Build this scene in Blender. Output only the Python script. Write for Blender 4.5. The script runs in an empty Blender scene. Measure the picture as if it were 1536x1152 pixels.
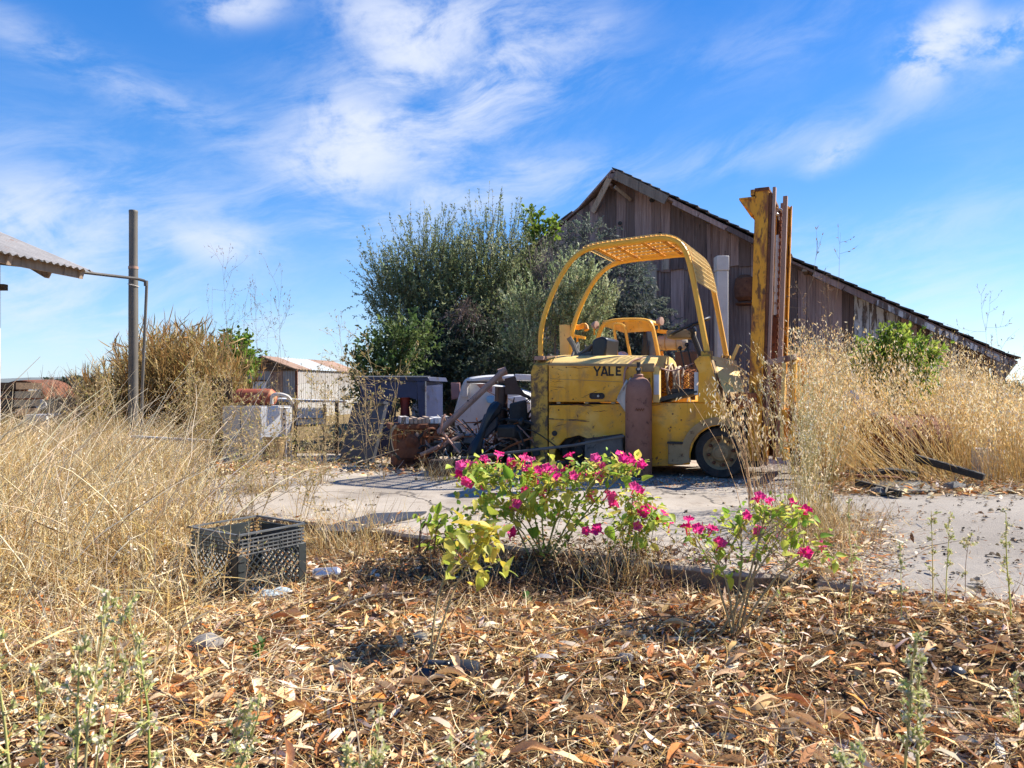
import bpy, bmesh, math, random
import numpy as np
from mathutils import Vector, Matrix

random.seed(11)
rng = np.random.default_rng(11)
scene = bpy.context.scene
COL = scene.collection

# ------------------------------------------------------------------ camera, sky, sun, exposure
F, CX, HY, CZ = 1109.0, 768.0, 585.0, 0.80      # focal length / centre / horizon in photo pixels, eye height in metres
cd = bpy.data.cameras.new('camera')
cam = bpy.data.objects.new('camera', cd); COL.objects.link(cam)
cam.location = (0, 0, CZ); cam.rotation_euler = (math.radians(90), 0, 0)
cd.sensor_width = 36.0; cd.lens = 36.0 * F / 1536.0
cd.shift_y = (HY - 576.0) / 1536.0
cd.clip_start = 0.05; cd.clip_end = 9000
cd.dof.use_dof = True; cd.dof.focus_distance = 5.0; cd.dof.aperture_fstop = 9.0
scene.camera = cam

SUN_EL, SUN_AZ = math.radians(42), math.radians(67)       # azimuth from +Y towards +X
sun_dir = Vector((math.cos(SUN_EL)*math.sin(SUN_AZ), math.cos(SUN_EL)*math.cos(SUN_AZ), math.sin(SUN_EL)))
sd = bpy.data.lights.new('sun', 'SUN'); sd.energy = 4.5; sd.angle = math.radians(0.53); sd.color = (1.0, .93, .82)
so = bpy.data.objects.new('sun', sd); COL.objects.link(so)
so.rotation_euler = sun_dir.to_track_quat('Z', 'Y').to_euler()

scene.view_settings.view_transform = 'Standard'; scene.view_settings.look = 'None'
scene.view_settings.gamma = 1.0; scene.view_settings.use_curve_mapping = False
scene.view_settings.exposure = 1.32
scene.cycles.max_bounces = 6; scene.cycles.transparent_max_bounces = 8
scene.cycles.use_denoising = True

SKY_K = 0.145
w = bpy.data.worlds.new('World'); scene.world = w; w.use_nodes = True
nt = w.node_tree; nt.nodes.clear()
def N(t, **kw):
    n = nt.nodes.new(t)
    for k, v in kw.items(): setattr(n, k, v)
    return n
def put(sock, v):
    if isinstance(v, bpy.types.NodeSocket): nt.links.new(v, sock)
    else: sock.default_value = v
def m(op, a, b=0.0, c=0.0):
    n = N('ShaderNodeMath', operation=op); put(n.inputs[0], a); put(n.inputs[1], b); put(n.inputs[2], c); return n.outputs[0]
def comb(x, y, z):
    n = N('ShaderNodeCombineXYZ'); put(n.inputs[0], x); put(n.inputs[1], y); put(n.inputs[2], z); return n.outputs[0]
def noise(vec, scale, detail=6.0, rough=.6, dist=0.0):
    n = N('ShaderNodeTexNoise'); put(n.inputs['Vector'], vec); n.inputs['Scale'].default_value = scale
    n.inputs['Detail'].default_value = detail; n.inputs['Roughness'].default_value = rough; n.inputs['Distortion'].default_value = dist
    return n.outputs[0]
def sstep(x, a, b):
    n = N('ShaderNodeMapRange', interpolation_type='SMOOTHSTEP'); put(n.inputs[0], x); n.inputs[1].default_value = a; n.inputs[2].default_value = b
    return n.outputs[0]
sky = N('ShaderNodeTexSky', sky_type='NISHITA', sun_disc=False, sun_elevation=SUN_EL, sun_rotation=SUN_AZ)
sky.air_density = 1.0; sky.dust_density = 0.3; sky.ozone_density = 2.5; sky.altitude = 50
tc = N('ShaderNodeTexCoord'); sep = N('ShaderNodeSeparateXYZ'); nt.links.new(tc.outputs['Generated'], sep.inputs[0])
X, Yd, Z = sep.outputs
AZ = m('ARCTAN2', X, Yd); EL = m('ARCSINE', Z)
gm = N('ShaderNodeGamma'); nt.links.new(sky.outputs[0], gm.inputs[0]); gm.inputs[1].default_value = 1.42
hs = N('ShaderNodeHueSaturation'); nt.links.new(gm.outputs[0], hs.inputs['Color']); hs.inputs['Saturation'].default_value = 1.15; hs.inputs['Value'].default_value = 0.47
hs.inputs['Hue'].default_value = 0.503
def aze(px, py):
    d = Vector(((px-CX)/F, 1, (HY-py)/F)).normalized(); return math.atan2(d.x, d.y), math.asin(d.z)
def blob(px, py, rx, ry, rot, k):
    a0, e0 = aze(px, py); c, s = math.cos(math.radians(rot)), math.sin(math.radians(rot))
    da = m('SUBTRACT', AZ, a0); de = m('SUBTRACT', EL, e0)
    u = m('DIVIDE', m('ADD', m('MULTIPLY', da, c), m('MULTIPLY', de, s)), rx/F)
    v = m('DIVIDE', m('SUBTRACT', m('MULTIPLY', de, c), m('MULTIPLY', da, s)), ry/F)
    r2 = m('ADD', m('MULTIPLY', u, u), m('MULTIPLY', v, v))
    return m('MULTIPLY', m('EXPONENT', m('MULTIPLY', r2, -1.0)), k)
def total(bl):
    t = blob(*bl[0])
    for b in bl[1:]: t = m('ADD', t, blob(*b))
    return t
# wispy, wind-drawn layer and soft puffs, both in direction space; the same noise carries on round the whole sky
cr, sr = math.cos(math.radians(14)), math.sin(math.radians(14))
U = m('ADD', m('MULTIPLY', AZ, cr), m('MULTIPLY', EL, sr)); V = m('SUBTRACT', m('MULTIPLY', EL, cr), m('MULTIPLY', AZ, sr))
warp = noise(comb(AZ, EL, 3.1), 3.0, 3, .5)
Vw = m('ADD', V, m('MULTIPLY', m('SUBTRACT', warp, .5), .10))
fib = noise(comb(m('MULTIPLY', U, 3.0), m('MULTIPLY', Vw, 9.5), 0.4), 1.9, 12, .66, .35)
puf = noise(comb(m('MULTIPLY', AZ, 1.0), m('MULTIPLY', EL, 1.4), 7.7), 9.5, 12, .62, .3)
broad = noise(comb(AZ, m('MULTIPLY', EL, 1.6), 11.0), 2.2, 3, .5)
A = total([(690,55,120,90,-6,.75),(640,150,190,80,16,.62),(560,225,130,110,20,.58),(760,120,150,60,22,.55),(150,110,260,26,-16,.5),
           (620,310,190,46,0,.55),(1270,195,180,20,10,.22),(1180,60,200,40,10,.22),(1060,235,300,30,8,.28),(60,330,150,110,0,.55),
           (250,345,180,70,0,.4),(1460,440,210,60,-8,.25),(1300,350,260,30,6,.30),(800,260,120,40,6,.4),(90,480,220,60,0,.4),(400,500,260,50,0,.3),(1250,470,300,80,0,.25)])
wisp = m('MULTIPLY', sstep(fib, .36, .74), m('ADD', A, m('MULTIPLY', sstep(broad, .5, .78), .08)))
B = total([(615,70,70,40,-5,1.5),(525,195,55,42,8,1.6),(510,255,80,28,0,1.1),(560,20,60,26,0,.9),(690,30,60,30,0,.8),(575,225,90,60,10,.5),(1388,84,38,32,34,1.8),(1432,38,26,20,34,1.4),(1515,58,50,24,0,1.5),(1250,232,40,16,20,.8),
           (325,365,60,22,0,1.1),(360,8,55,20,12,1.2),(30,320,90,55,0,.7),(800,250,50,18,0,.4),(870,60,60,24,20,.45),(40,420,90,60,0,.45)])
puff = m('MULTIPLY', sstep(puf, .34, .60), B)
cl = m('MULTIPLY', m('SUBTRACT', 1.0, m('EXPONENT', m('MULTIPLY', m('ADD', wisp, puff), -1.15))), 0.95)
up = sstep(Z, -0.02, 0.03)
cl = m('MULTIPLY', cl, up)
gr = N('ShaderNodeValToRGB'); put(gr.inputs[0], m('MAXIMUM', EL, 0.0)); ge = gr.color_ramp.elements
while len(ge) < 5: ge.new(.5)
for i_, (p_, c_) in enumerate(((0.0,(1.42,2.0,2.72)),(.10,(.82,1.52,2.55)),(.26,(.29,.95,2.3)),(.55,(.045,.54,1.9)),(1.0,(.03,.42,1.6)))): ge[i_].position = p_; ge[i_].color = (*c_, 1)
sm = N('ShaderNodeMix', data_type='RGBA'); sm.inputs[0].default_value = .82; nt.links.new(hs.outputs[0], sm.inputs[6]); nt.links.new(gr.outputs[0], sm.inputs[7])
mx = N('ShaderNodeMix', data_type='RGBA'); put(mx.inputs[0], cl); nt.links.new(sm.outputs[2], mx.inputs[6]); mx.inputs[7].default_value = (2.5, 2.65, 3.0, 1)
bg = N('ShaderNodeBackground'); nt.links.new(mx.outputs[2], bg.inputs[0]); bg.inputs[1].default_value = SKY_K
wo = N('ShaderNodeOutputWorld'); nt.links.new(bg.outputs[0], wo.inputs[0])

# ------------------------------------------------------------------ helpers
def W(px, py, Y):                       # a photo pixel at depth Y -> world point
    return Vector(((px-CX)/F*Y, Y, CZ-(py-HY)/F*Y))
def G(px, py, z=0.0):                   # a photo pixel on the horizontal plane z -> world point
    Y = (CZ-z)*F/(py-HY); return Vector(((px-CX)/F*Y, Y, z))
def tag(o, label=None, cat=None, group=None, kind=None):
    if label: o['label'] = label
    if cat: o['category'] = cat
    if group: o['group'] = group
    if kind: o['kind'] = kind
    return o
def thing(name, label, cat, loc=(0,0,0), rotz=0.0, group=None):
    o = bpy.data.objects.new(name, None); COL.objects.link(o); o.empty_display_size = .1
    o.location = loc; o.rotation_euler = (0, 0, rotz); tag(o, label, cat, group); return o
class MB:
    def __init__(s): s.v = []; s.f = []
    def add(s, vs, fs):
        b = len(s.v); s.v += [tuple(p) for p in vs]; s.f += [tuple(i+b for i in f) for f in fs]; return s
    def box(s, lo, hi):
        (a,b,c),(d,e,f) = lo, hi
        return s.add([(a,b,c),(d,b,c),(d,e,c),(a,e,c),(a,b,f),(d,b,f),(d,e,f),(a,e,f)],
                     [(0,3,2,1),(4,5,6,7),(0,1,5,4),(1,2,6,5),(2,3,7,6),(3,0,4,7)])
    def bar(s, p, q, w, h, up=(0,0,1)):
        p, q = Vector(p), Vector(q); d = (q-p).normalized(); u = Vector(up)
        if abs(d.dot(u)) > .97: u = Vector((1,0,0))
        a = d.cross(u).normalized()*w/2; b = a.cross(d).normalized()*h/2
        vs = [p-a-b, p+a-b, p+a+b, p-a+b, q-a-b, q+a-b, q+a+b, q-a+b]
        return s.add(vs, [(0,1,2,3),(7,6,5,4),(0,4,5,1),(1,5,6,2),(2,6,7,3),(3,7,4,0)])
    def tube(s, pts, r, n=8, cap=True):
        pts = [Vector(p) for p in pts]; k = len(pts)
        rs = [r]*k if not hasattr(r, '__len__') else list(r)
        vs = []; prev = None
        for i, p in enumerate(pts):
            d = (pts[min(i+1,k-1)]-pts[max(i-1,0)])
            d = d.normalized() if d.length > 1e-9 else Vector((0,0,1))
            if prev is None: a = d.orthogonal().normalized()
            else:
                a = prev - d*prev.dot(d); a = a.normalized() if a.length > 1e-6 else d.orthogonal().normalized()
            prev = a; b = d.cross(a)
            vs += [p+(a*math.cos(2*math.pi*j/n)+b*math.sin(2*math.pi*j/n))*rs[i] for j in range(n)]
        fs = [(i*n+j, i*n+(j+1)%n, (i+1)*n+(j+1)%n, (i+1)*n+j) for i in range(k-1) for j in range(n)]
        if cap: fs += [tuple(range(n-1,-1,-1)), tuple(range((k-1)*n, k*n))]
        return s.add(vs, fs)
    def lathe(s, prof, c, axis=(0,0,1), n=16, cap=True):      # profile of (radius, height along the axis)
        ax = Vector(axis).normalized(); a = ax.orthogonal().normalized(); b = ax.cross(a); c = Vector(c); vs = []
        for r, h in prof: vs += [c+ax*h+(a*math.cos(2*math.pi*j/n)+b*math.sin(2*math.pi*j/n))*r for j in range(n)]
        k = len(prof)
        fs = [(i*n+j, i*n+(j+1)%n, (i+1)*n+(j+1)%n, (i+1)*n+j) for i in range(k-1) for j in range(n)]
        if cap: fs += [tuple(range(n-1,-1,-1)), tuple(range((k-1)*n, k*n))]
        return s.add(vs, fs)
    def torus(s, c, axis, R, r, n=24, k=8, a0=0.0, a1=2*math.pi):
        ax = Vector(axis).normalized(); a = ax.orthogonal().normalized(); b = ax.cross(a); c = Vector(c)
        full = abs(a1-a0-2*math.pi) < 1e-6
        pts = [c+(a*math.cos(a0+(a1-a0)*i/n)+b*math.sin(a0+(a1-a0)*i/n))*R for i in range(n+1)]
        return s.tube(pts, r, k, cap=not full)
    def prism(s, poly, off):
        off = Vector(off); n = len(poly); p = [Vector(q) for q in poly]
        vs = p+[q+off for q in p]
        return s.add(vs, [tuple(range(n)), tuple(range(2*n-1, n-1, -1))]+[(i, i+n, (i+1)%n+n, (i+1)%n) for i in range(n)])
    def loft(s, rings, closed=False, caps=False):
        n = len(rings[0]); vs = [p for r in rings for p in r]; m_ = n if closed else n-1
        fs = [(i*n+j, i*n+(j+1)%n, (i+1)*n+(j+1)%n, (i+1)*n+j) for i in range(len(rings)-1) for j in range(m_)]
        if caps: fs += [tuple(range(n-1,-1,-1)), tuple(range((len(rings)-1)*n, len(rings)*n))]
        return s.add(vs, fs)
    def sphere(s, c, r, n=10, k=6, sc=(1,1,1), jit=0.0):
        c = Vector(c); rings = []
        for i in range(k+1):
            th = math.pi*i/k
            rings.append([c+Vector((math.sin(th)*math.cos(2*math.pi*j/n)*sc[0], math.sin(th)*math.sin(2*math.pi*j/n)*sc[1], math.cos(th)*sc[2]))*r*(1+(random.uniform(-jit,jit) if 0<i<k else 0)) for j in range(n)])
        return s.loft(rings, closed=True)
    def mesh(s, name, off=(0,0,0), smooth=.6):
        me = bpy.data.meshes.new(name); o = Vector(off)
        me.from_pydata([Vector(p)-o for p in s.v], [], s.f)
        bm = bmesh.new(); bm.from_mesh(me); bmesh.ops.recalc_face_normals(bm, faces=bm.faces); bm.to_mesh(me); bm.free()
        if smooth:
            me.polygons.foreach_set('use_smooth', [True]*len(me.polygons)); me.set_sharp_from_angle(angle=smooth)
        me.update(); return me
    def build(s, name, mat, parent=None, off=(0,0,0), bevel=0.0, smooth=.6, seg=2):
        o = bpy.data.objects.new(name, s.mesh(name, off, smooth)); COL.objects.link(o)
        o.data.materials.append(mat)
        if parent: o.parent = parent
        if bevel:
            b = o.modifiers.new('edge', 'BEVEL'); b.width = bevel; b.segments = seg; b.limit_method = 'ANGLE'; b.angle_limit = .6
        return o
def np_mesh(name, verts, tris, mat, cols=None, parent=None, smooth=False):
    me = bpy.data.meshes.new(name); nv, nf = len(verts), len(tris)
    me.vertices.add(nv); me.vertices.foreach_set('co', np.ascontiguousarray(verts, dtype=np.float32).ravel())
    me.loops.add(nf*3); me.loops.foreach_set('vertex_index', np.ascontiguousarray(tris, dtype=np.int32).ravel())
    me.polygons.add(nf); me.polygons.foreach_set('loop_start', np.arange(0, nf*3, 3, dtype=np.int32))
    if smooth: me.polygons.foreach_set('use_smooth', np.ones(nf, dtype=bool))
    me.update(calc_edges=True)
    if cols is not None:
        at = me.color_attributes.new('col', 'FLOAT_COLOR', 'POINT')
        c4 = np.ones((nv, 4), dtype=np.float32); c4[:, :3] = cols; at.data.foreach_set('color', c4.ravel())
    me.materials.append(mat)
    o = bpy.data.objects.new(name, me); COL.objects.link(o)
    if parent: o.parent = parent
    return o
def spline(pts, k=6):
    p = [Vector(q) for q in pts]; out = []
    for i in range(len(p)-1):
        a, b, c, d = p[max(i-1,0)], p[i], p[i+1], p[min(i+2,len(p)-1)]
        for j in range(k):
            t = j/k
            out.append(.5*((2*b)+(c-a)*t+(2*a-5*b+4*c-d)*t*t+(3*b-a-3*c+d)*t**3))
    return out+[p[-1]]

# ------------------------------------------------------------------ materials
def newmat(name):
    global nt
    mt = bpy.data.materials.new(name); mt.use_nodes = True; nt = mt.node_tree; nt.nodes.clear(); return mt
def ramp(fac, stops):
    r = N('ShaderNodeValToRGB'); put(r.inputs[0], fac); e = r.color_ramp.elements
    while len(e) < len(stops): e.new(.5)
    for i, (p, c) in enumerate(stops): e[i].position = p; e[i].color = (*c, 1)
    return r.outputs[0]
def mixc(f, a, b):
    n = N('ShaderNodeMix', data_type='RGBA'); put(n.inputs[0], f)
    for s_, v in ((n.inputs[6], a), (n.inputs[7], b)):
        if isinstance(v, bpy.types.NodeSocket): nt.links.new(v, s_)
        else: s_.default_value = (*v, 1)
    return n.outputs[2]
def mulc(a, b):
    n = N('ShaderNodeMix', data_type='RGBA', blend_type='MULTIPLY'); n.inputs[0].default_value = 1
    for s_, v in ((n.inputs[6], a), (n.inputs[7], b)):
        if isinstance(v, bpy.types.NodeSocket): nt.links.new(v, s_)
        else: s_.default_value = (*v, 1)
    return n.outputs[2]
def coords(kind='Object', stretch=(1,1,1), rot=(0,0,0)):
    t = N('ShaderNodeTexCoord'); mp = N('ShaderNodeMapping'); nt.links.new(t.outputs[kind], mp.inputs[0])
    mp.inputs['Scale'].default_value = stretch; mp.inputs['Rotation'].default_value = rot; return mp.outputs[0]
def finish(mt, col, rough=.7, metal=0.0, bump=None, bstr=.3, bdist=.01, transl=0.0, spec=.4):
    p = N('ShaderNodeBsdfPrincipled'); put(p.inputs['Roughness'], rough); put(p.inputs['Metallic'], metal)
    p.inputs['Specular IOR Level'].default_value = spec
    if isinstance(col, bpy.types.NodeSocket): nt.links.new(col, p.inputs['Base Color'])
    else: p.inputs['Base Color'].default_value = (*col, 1)
    if bump is not None:
        b = N('ShaderNodeBump'); put(b.inputs['Height'], bump); b.inputs['Strength'].default_value = bstr; b.inputs['Distance'].default_value = bdist
        nt.links.new(b.outputs[0], p.inputs['Normal'])
    o = N('ShaderNodeOutputMaterial'); sh = p.outputs[0]
    if transl:
        tr = N('ShaderNodeBsdfTranslucent')
        if isinstance(col, bpy.types.NodeSocket): nt.links.new(col, tr.inputs[0])
        else: tr.inputs[0].default_value = (*col, 1)
        mxs = N('ShaderNodeMixShader'); mxs.inputs[0].default_value = transl; nt.links.new(sh, mxs.inputs[1]); nt.links.new(tr.outputs[0], mxs.inputs[2]); sh = mxs.outputs[0]
    nt.links.new(sh, o.inputs[0]); return mt
def pm(name, c1, c2, scale=6, rough=.75, metal=0.0, bstr=.3, stretch=(1,1,1), spot=None, spot_scale=9, thr=(.56,.66), rand=0.0, bdist=.006, spot2=None, spec=.4, thr2=(.6,.68)):
    mt = newmat(name); v = coords('Object', stretch)
    if rand:
        oi = N('ShaderNodeObjectInfo'); add = N('ShaderNodeVectorMath', operation='ADD'); nt.links.new(v, add.inputs[0])
        nt.links.new(comb(m('MULTIPLY', oi.outputs['Random'], 37.0), 0.0, 0.0), add.inputs[1]); v = add.outputs[0]
    n1 = noise(v, scale, 9, .65)
    c = ramp(n1, [(.3, c1), (.7, c2)])
    h = n1
    if spot:
        n2 = noise(v, spot_scale, 8, .7, .4); f = sstep(n2, *thr); c = mixc(f, c, spot); h = m('ADD', n1, m('MULTIPLY', f, -.35))
    if spot2:
        n3 = noise(v, spot_scale*2.7, 6, .65); c = mixc(m('MULTIPLY', sstep(n3, *thr2), .85), c, spot2)
    if rand:
        k = m('ADD', m('MULTIPLY', oi.outputs['Random'], 2*rand), 1-rand); c = mulc(c, comb(k, k, k))
    return finish(mt, c, rough, metal, h, bstr, bdist, spec=spec)
def attr_mat(name, rough=.75, transl=.3, spec=.25, bscale=0):
    mt = newmat(name); a = N('ShaderNodeAttribute', attribute_name='col')
    c = a.outputs['Color']
    if bscale:
        n1 = noise(coords('Object'), bscale, 4, .6); k = m('ADD', m('MULTIPLY', n1, .7), .65); c = mulc(c, comb(k, k, k))
    return finish(mt, c, rough, 0, None, transl=transl, spec=spec)
def rand_mat(name, stops, rough=.6, transl=.3, spec=.35, vscale=25, spots=None):
    mt = newmat(name); oi = N('ShaderNodeObjectInfo')
    c = ramp(oi.outputs['Random'], stops); n1 = noise(coords('Object'), vscale, 5, .6)
    k = m('ADD', m('MULTIPLY', n1, .8), .6); c = mulc(c, comb(k, k, k))
    if spots: c = mixc(sstep(noise(coords('Object'), vscale*2.5, 3, .6), .62, .7), c, spots)
    return finish(mt, c, rough, 0, n1, .25, .003, transl=transl, spec=spec)

M = {}
RUST = (.16,.055,.022)
mt = newmat('worn_yellow_paint'); v = coords('Object'); vs_ = coords('Object', (16, 16, .9)); vf = coords('Object', (1,1,1))
n1 = noise(v, 2.3, 8, .62); n2 = noise(v, 4.1, 9, .7, .5); n3 = noise(vs_, 1.0, 6, .6); n4 = noise(v, 34, 5, .65); n5 = noise(v, 11, 8, .7, .3); n6 = noise(v, 1.3, 4, .5)
c_ = ramp(n1, [(.28,(.70,.285,.012)),(.5,(.84,.385,.022)),(.66,(.88,.52,.12))])
c_ = mixc(m('MULTIPLY', sstep(n2, .48, .66), .75), c_, (.44,.22,.07))
c_ = mixc(m('MULTIPLY', m('MULTIPLY', sstep(n3, .54, .72), sstep(n6, .42, .6)), .6), c_, (.24,.095,.03))
c_ = mixc(m('MULTIPLY', sstep(n4, .655, .70), .9), c_, (.13,.05,.022))
c_ = mixc(sstep(n5, .605, .65), c_, (.17,.068,.03))
M['yellow'] = finish(mt, c_, m('ADD', m('MULTIPLY', n2, .35), .38), 0, m('SUBTRACT', m('MULTIPLY', n6, 1.2), sstep(n5, .63, .68)), .22, .012)
M['yellow_tube'] = pm('guard_yellow_paint', (.80,.38,.03), (.88,.48,.065), 4, .42, 0, .1, spot=(.25,.10,.03), spot_scale=10, thr=(.66,.72))
M['yellow_rust'] = pm('rusty_yellow_paint', (.70,.28,.016), (.82,.38,.03), 3, .65, 0, .35, stretch=(1.6,1.6,.55), spot=(.25,.085,.025), spot_scale=4.6, thr=(.48,.62), spot2=(.075,.03,.018), thr2=(.54,.64))
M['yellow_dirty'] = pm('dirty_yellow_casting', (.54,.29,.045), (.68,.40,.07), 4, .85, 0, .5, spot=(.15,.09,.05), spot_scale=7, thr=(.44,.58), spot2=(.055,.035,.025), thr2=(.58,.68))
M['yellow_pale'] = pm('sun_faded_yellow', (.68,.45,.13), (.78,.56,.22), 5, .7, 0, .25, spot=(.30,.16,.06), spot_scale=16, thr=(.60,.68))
M['dusty'] = pm('dusty_tan_metal', (.26,.17,.08), (.38,.27,.14), 7, .9, 0, .3, spot=(.12,.07,.04), spot_scale=12)
M['rust'] = pm('rust', (.10,.035,.018), (.22,.085,.04), 9, .9, 0, .5, spot=(.05,.02,.014), spot_scale=14)
M['rust_orange'] = pm('orange_rust', (.24,.07,.025), (.38,.14,.05), 8, .9, 0, .4, spot=(.10,.03,.015), spot_scale=12)
M['rust_pink'] = pm('pale_rusted_steel', (.30,.17,.12), (.42,.27,.20), 10, .7, .1, .3, stretch=(1,1,.2), spot=(.14,.06,.04), spot_scale=8)
M['cylinder'] = pm('brown_cylinder_paint', (.215,.09,.058), (.32,.15,.10), 6, .6, 0, .2, spot=(.07,.026,.02), spot_scale=11, thr=(.55,.68), spot2=(.30,.17,.13), thr2=(.66,.74))
M['dark'] = pm('black_grease', (.022,.020,.018), (.06,.05,.043), 9, .75, 0, .4)
M['maroon'] = pm('dark_brown_steel', (.030,.014,.012), (.07,.032,.026), 9, .38, .2, .2, stretch=(1,1,.3))
M['black_rubber'] = pm('worn_rubber', (.015,.014,.013), (.05,.045,.04), 14, .85, 0, .3)
M['black_shiny'] = pm('black_plastic', (.010,.010,.012), (.022,.022,.025), 10, .3, 0, .05)
M['letter'] = pm('black_lettering', (.008,.008,.008), (.02,.017,.014), 30, .6, 0, .05)
M['black_wood'] = pm('charred_plank', (.02,.018,.016), (.05,.042,.036), 8, .85, 0, .5, stretch=(.4,6,6))
M['wood'] = pm('weathered_barn_wood', (.155,.092,.078), (.37,.25,.212), 4.0, .88, 0, .8, stretch=(8,8,.3), spot=(.085,.055,.048), spot_scale=2.2, thr=(.56,.70), spot2=(.58,.48,.42), thr2=(.62,.74), rand=.5)
M['wood_light'] = pm('sunned_grey_wood', (.25,.18,.13), (.42,.32,.24), 5, .85, 0, .6, stretch=(5,5,.5), spot=(.12,.08,.06), spot_scale=3, rand=.3)
M['wood_white'] = pm('peeling_white_board', (.10,.07,.06), (.18,.14,.12), 4, .88, 0, .6, stretch=(4,4,.5), spot=(.62,.60,.58), spot_scale=2.6, thr=(.47,.55), rand=.2)
M['shingle'] = pm('old_roof_shingle', (.045,.036,.032), (.13,.10,.085), 7, .9, 0, .7, rand=.35)
M['timber'] = pm('old_timber', (.055,.035,.022), (.13,.085,.055), 6, .9, 0, .7, stretch=(.4,6,6), spot=(.03,.02,.014), spot_scale=5)
M['white_paint'] = pm('dirty_white_paint', (.50,.50,.50), (.66,.66,.66), 4, .5, 0, .08, spot=(.33,.27,.22), spot_scale=7, thr=(.62,.72))
M['white_pipe'] = pm('white_pipe', (.46,.42,.38), (.58,.54,.49), 6, .5, 0, .08, spot=(.36,.30,.24), spot_scale=9, thr=(.63,.72))
M['grey_panel'] = pm('grey_enamel_and_shade', (.40,.38,.34), (.52,.50,.45), 3, .6, 0, .1, spot=(.28,.22,.16), spot_scale=8, thr=(.6,.7))  # own grey elsewhere; painted shade on the appliance side
M['galv'] = pm('galvanised_steel', (.085,.075,.065), (.175,.16,.14), 5, .65, .2, .15, stretch=(1,1,.25), spot=(.20,.13,.08), spot_scale=6, thr=(.62,.72))
M['corr'] = pm('weathered_corrugated_iron', (.25,.235,.225), (.38,.36,.34), 3, .6, .15, .1, stretch=(2,2,.3), spot=(.24,.10,.05), spot_scale=3, thr=(.58,.70), rand=.15)
M['corr_white'] = pm('whitewashed_corrugated_iron', (.33,.32,.305), (.46,.45,.43), 3, .6, .05, .1, stretch=(2,2,.3), spot=(.30,.22,.15), spot_scale=3, thr=(.62,.70), rand=.1)
M['corr_rust'] = pm('rusted_corrugated_roof', (.25,.155,.11), (.37,.25,.185), 3, .8, .05, .2, spot=(.14,.06,.035), spot_scale=4, rand=.2)
M['corr_blue'] = pm('bare_zinc_roof_sheet', (.42,.46,.47), (.54,.58,.58), 3, .5, .3, .1, spot=(.30,.2,.14), spot_scale=4, thr=(.62,.7))
M['blue'] = pm('chipped_dark_blue_paint', (.015,.022,.060), (.028,.040,.10), 3, .45, 0, .12, spot=(.012,.012,.022), spot_scale=5, thr=(.52,.66), spot2=(.16,.18,.24), thr2=(.69,.75))
M['slate'] = pm('dark_slate_sheet', (.030,.034,.045), (.058,.062,.075), 4, .5, 0, .1, spot=(.10,.09,.08), spot_scale=8, thr=(.64,.72))
M['red'] = pm('dull_red_paint', (.16,.022,.018), (.26,.04,.03), 5, .6, 0, .1)
M['red_tank'] = pm('rusty_red_tank', (.24,.05,.025), (.36,.10,.05), 5, .8, 0, .3, spot=(.40,.24,.12), spot_scale=6, thr=(.55,.66))
M['lightblue'] = pm('light_blue_plastic', (.16,.36,.55), (.22,.44,.62), 5, .4, 0, .05)
M['pink'] = pm('faded_red_panel', (.30,.14,.12), (.42,.22,.19), 5, .7, 0, .1)
M['steel'] = pm('bright_worn_steel', (.34,.32,.30), (.48,.46,.43), 7, .4, .5, .15, spot=(.2,.11,.07), spot_scale=8)
M['hose'] = pm('pinkish_rubber_hose', (.34,.17,.12), (.48,.27,.2), 10, .6, 0, .1)
M['canvas'] = pm('stained_cloth', (.52,.46,.38), (.66,.60,.52), 8, .95, 0, .3, spot=(.34,.27,.2), spot_scale=6)
M['olive_tank'] = pm('grey_tan_tank', (.27,.23,.18), (.38,.33,.27), 6, .55, .1, .15, spot=(.18,.12,.08), spot_scale=9)
M['wire'] = pm('straw_coloured_hose', (.42,.32,.22), (.56,.45,.32), 9, .7, 0, .2)
M['crate'] = pm('dark_grey_green_plastic', (.022,.027,.027), (.05,.056,.056), 12, .45, 0, .1, spot=(.16,.15,.13), spot_scale=20, thr=(.60,.70))
M['crate_lit'] = pm('sunlit_crate_plastic', (.055,.06,.06), (.17,.17,.165), 14, .5, 0, .1, spot=(.07,.075,.075), spot_scale=16)  # lighter copy of the crate plastic, with sunlight put into the colour
M['alu'] = pm('crushed_aluminium', (.58,.58,.58), (.70,.70,.70), 12, .3, .75, .2)
M['glassdark'] = pm('dusty_black_plastic', (.016,.018,.022), (.045,.05,.058), 9, .22, 0, .15, spot=(.20,.19,.18), spot_scale=12, thr=(.60,.72))
M['stone'] = pm('grey_stone', (.16,.15,.14), (.28,.26,.24), 14, .9, 0, .4)
M['greybox'] = pm('grimy_grey_box', (.10,.095,.085), (.19,.18,.16), 9, .9, 0, .5, spot=(.05,.045,.04), spot_scale=10)
M['plaster'] = pm('white_wall', (.60,.58,.55), (.72,.70,.68), 5, .8, 0, .15)
M['plastic_sheet'] = pm('pale_plastic', (.34,.42,.46), (.48,.55,.58), 8, .4, 0, .2)
M['bark'] = pm('grey_bark', (.09,.07,.055), (.18,.15,.12), 10, .9, 0, .6, stretch=(1,1,.3))
M['stem_green'] = pm('green_stem', (.20,.22,.06), (.30,.29,.09), 20, .6, 0, .1)
M['stem_brown'] = pm('tan_stem', (.28,.19,.08), (.42,.30,.13), 20, .7, 0, .1)
M['stem_red'] = pm('reddish_stem', (.10,.045,.03), (.18,.08,.045), 20, .7, 0, .1)
M['petal'] = rand_mat('magenta_petal', [(0,(.80,.015,.20)),(.5,(.90,.05,.30)),(1,(.92,.14,.42))], .5, .5, .3, 40)
M['leaf_green'] = rand_mat('green_leaf', [(0,(.16,.31,.03)),(.35,(.34,.48,.055)),(.7,(.54,.57,.085)),(1,(.70,.60,.13))], .55, .45, .25, 30)
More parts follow.
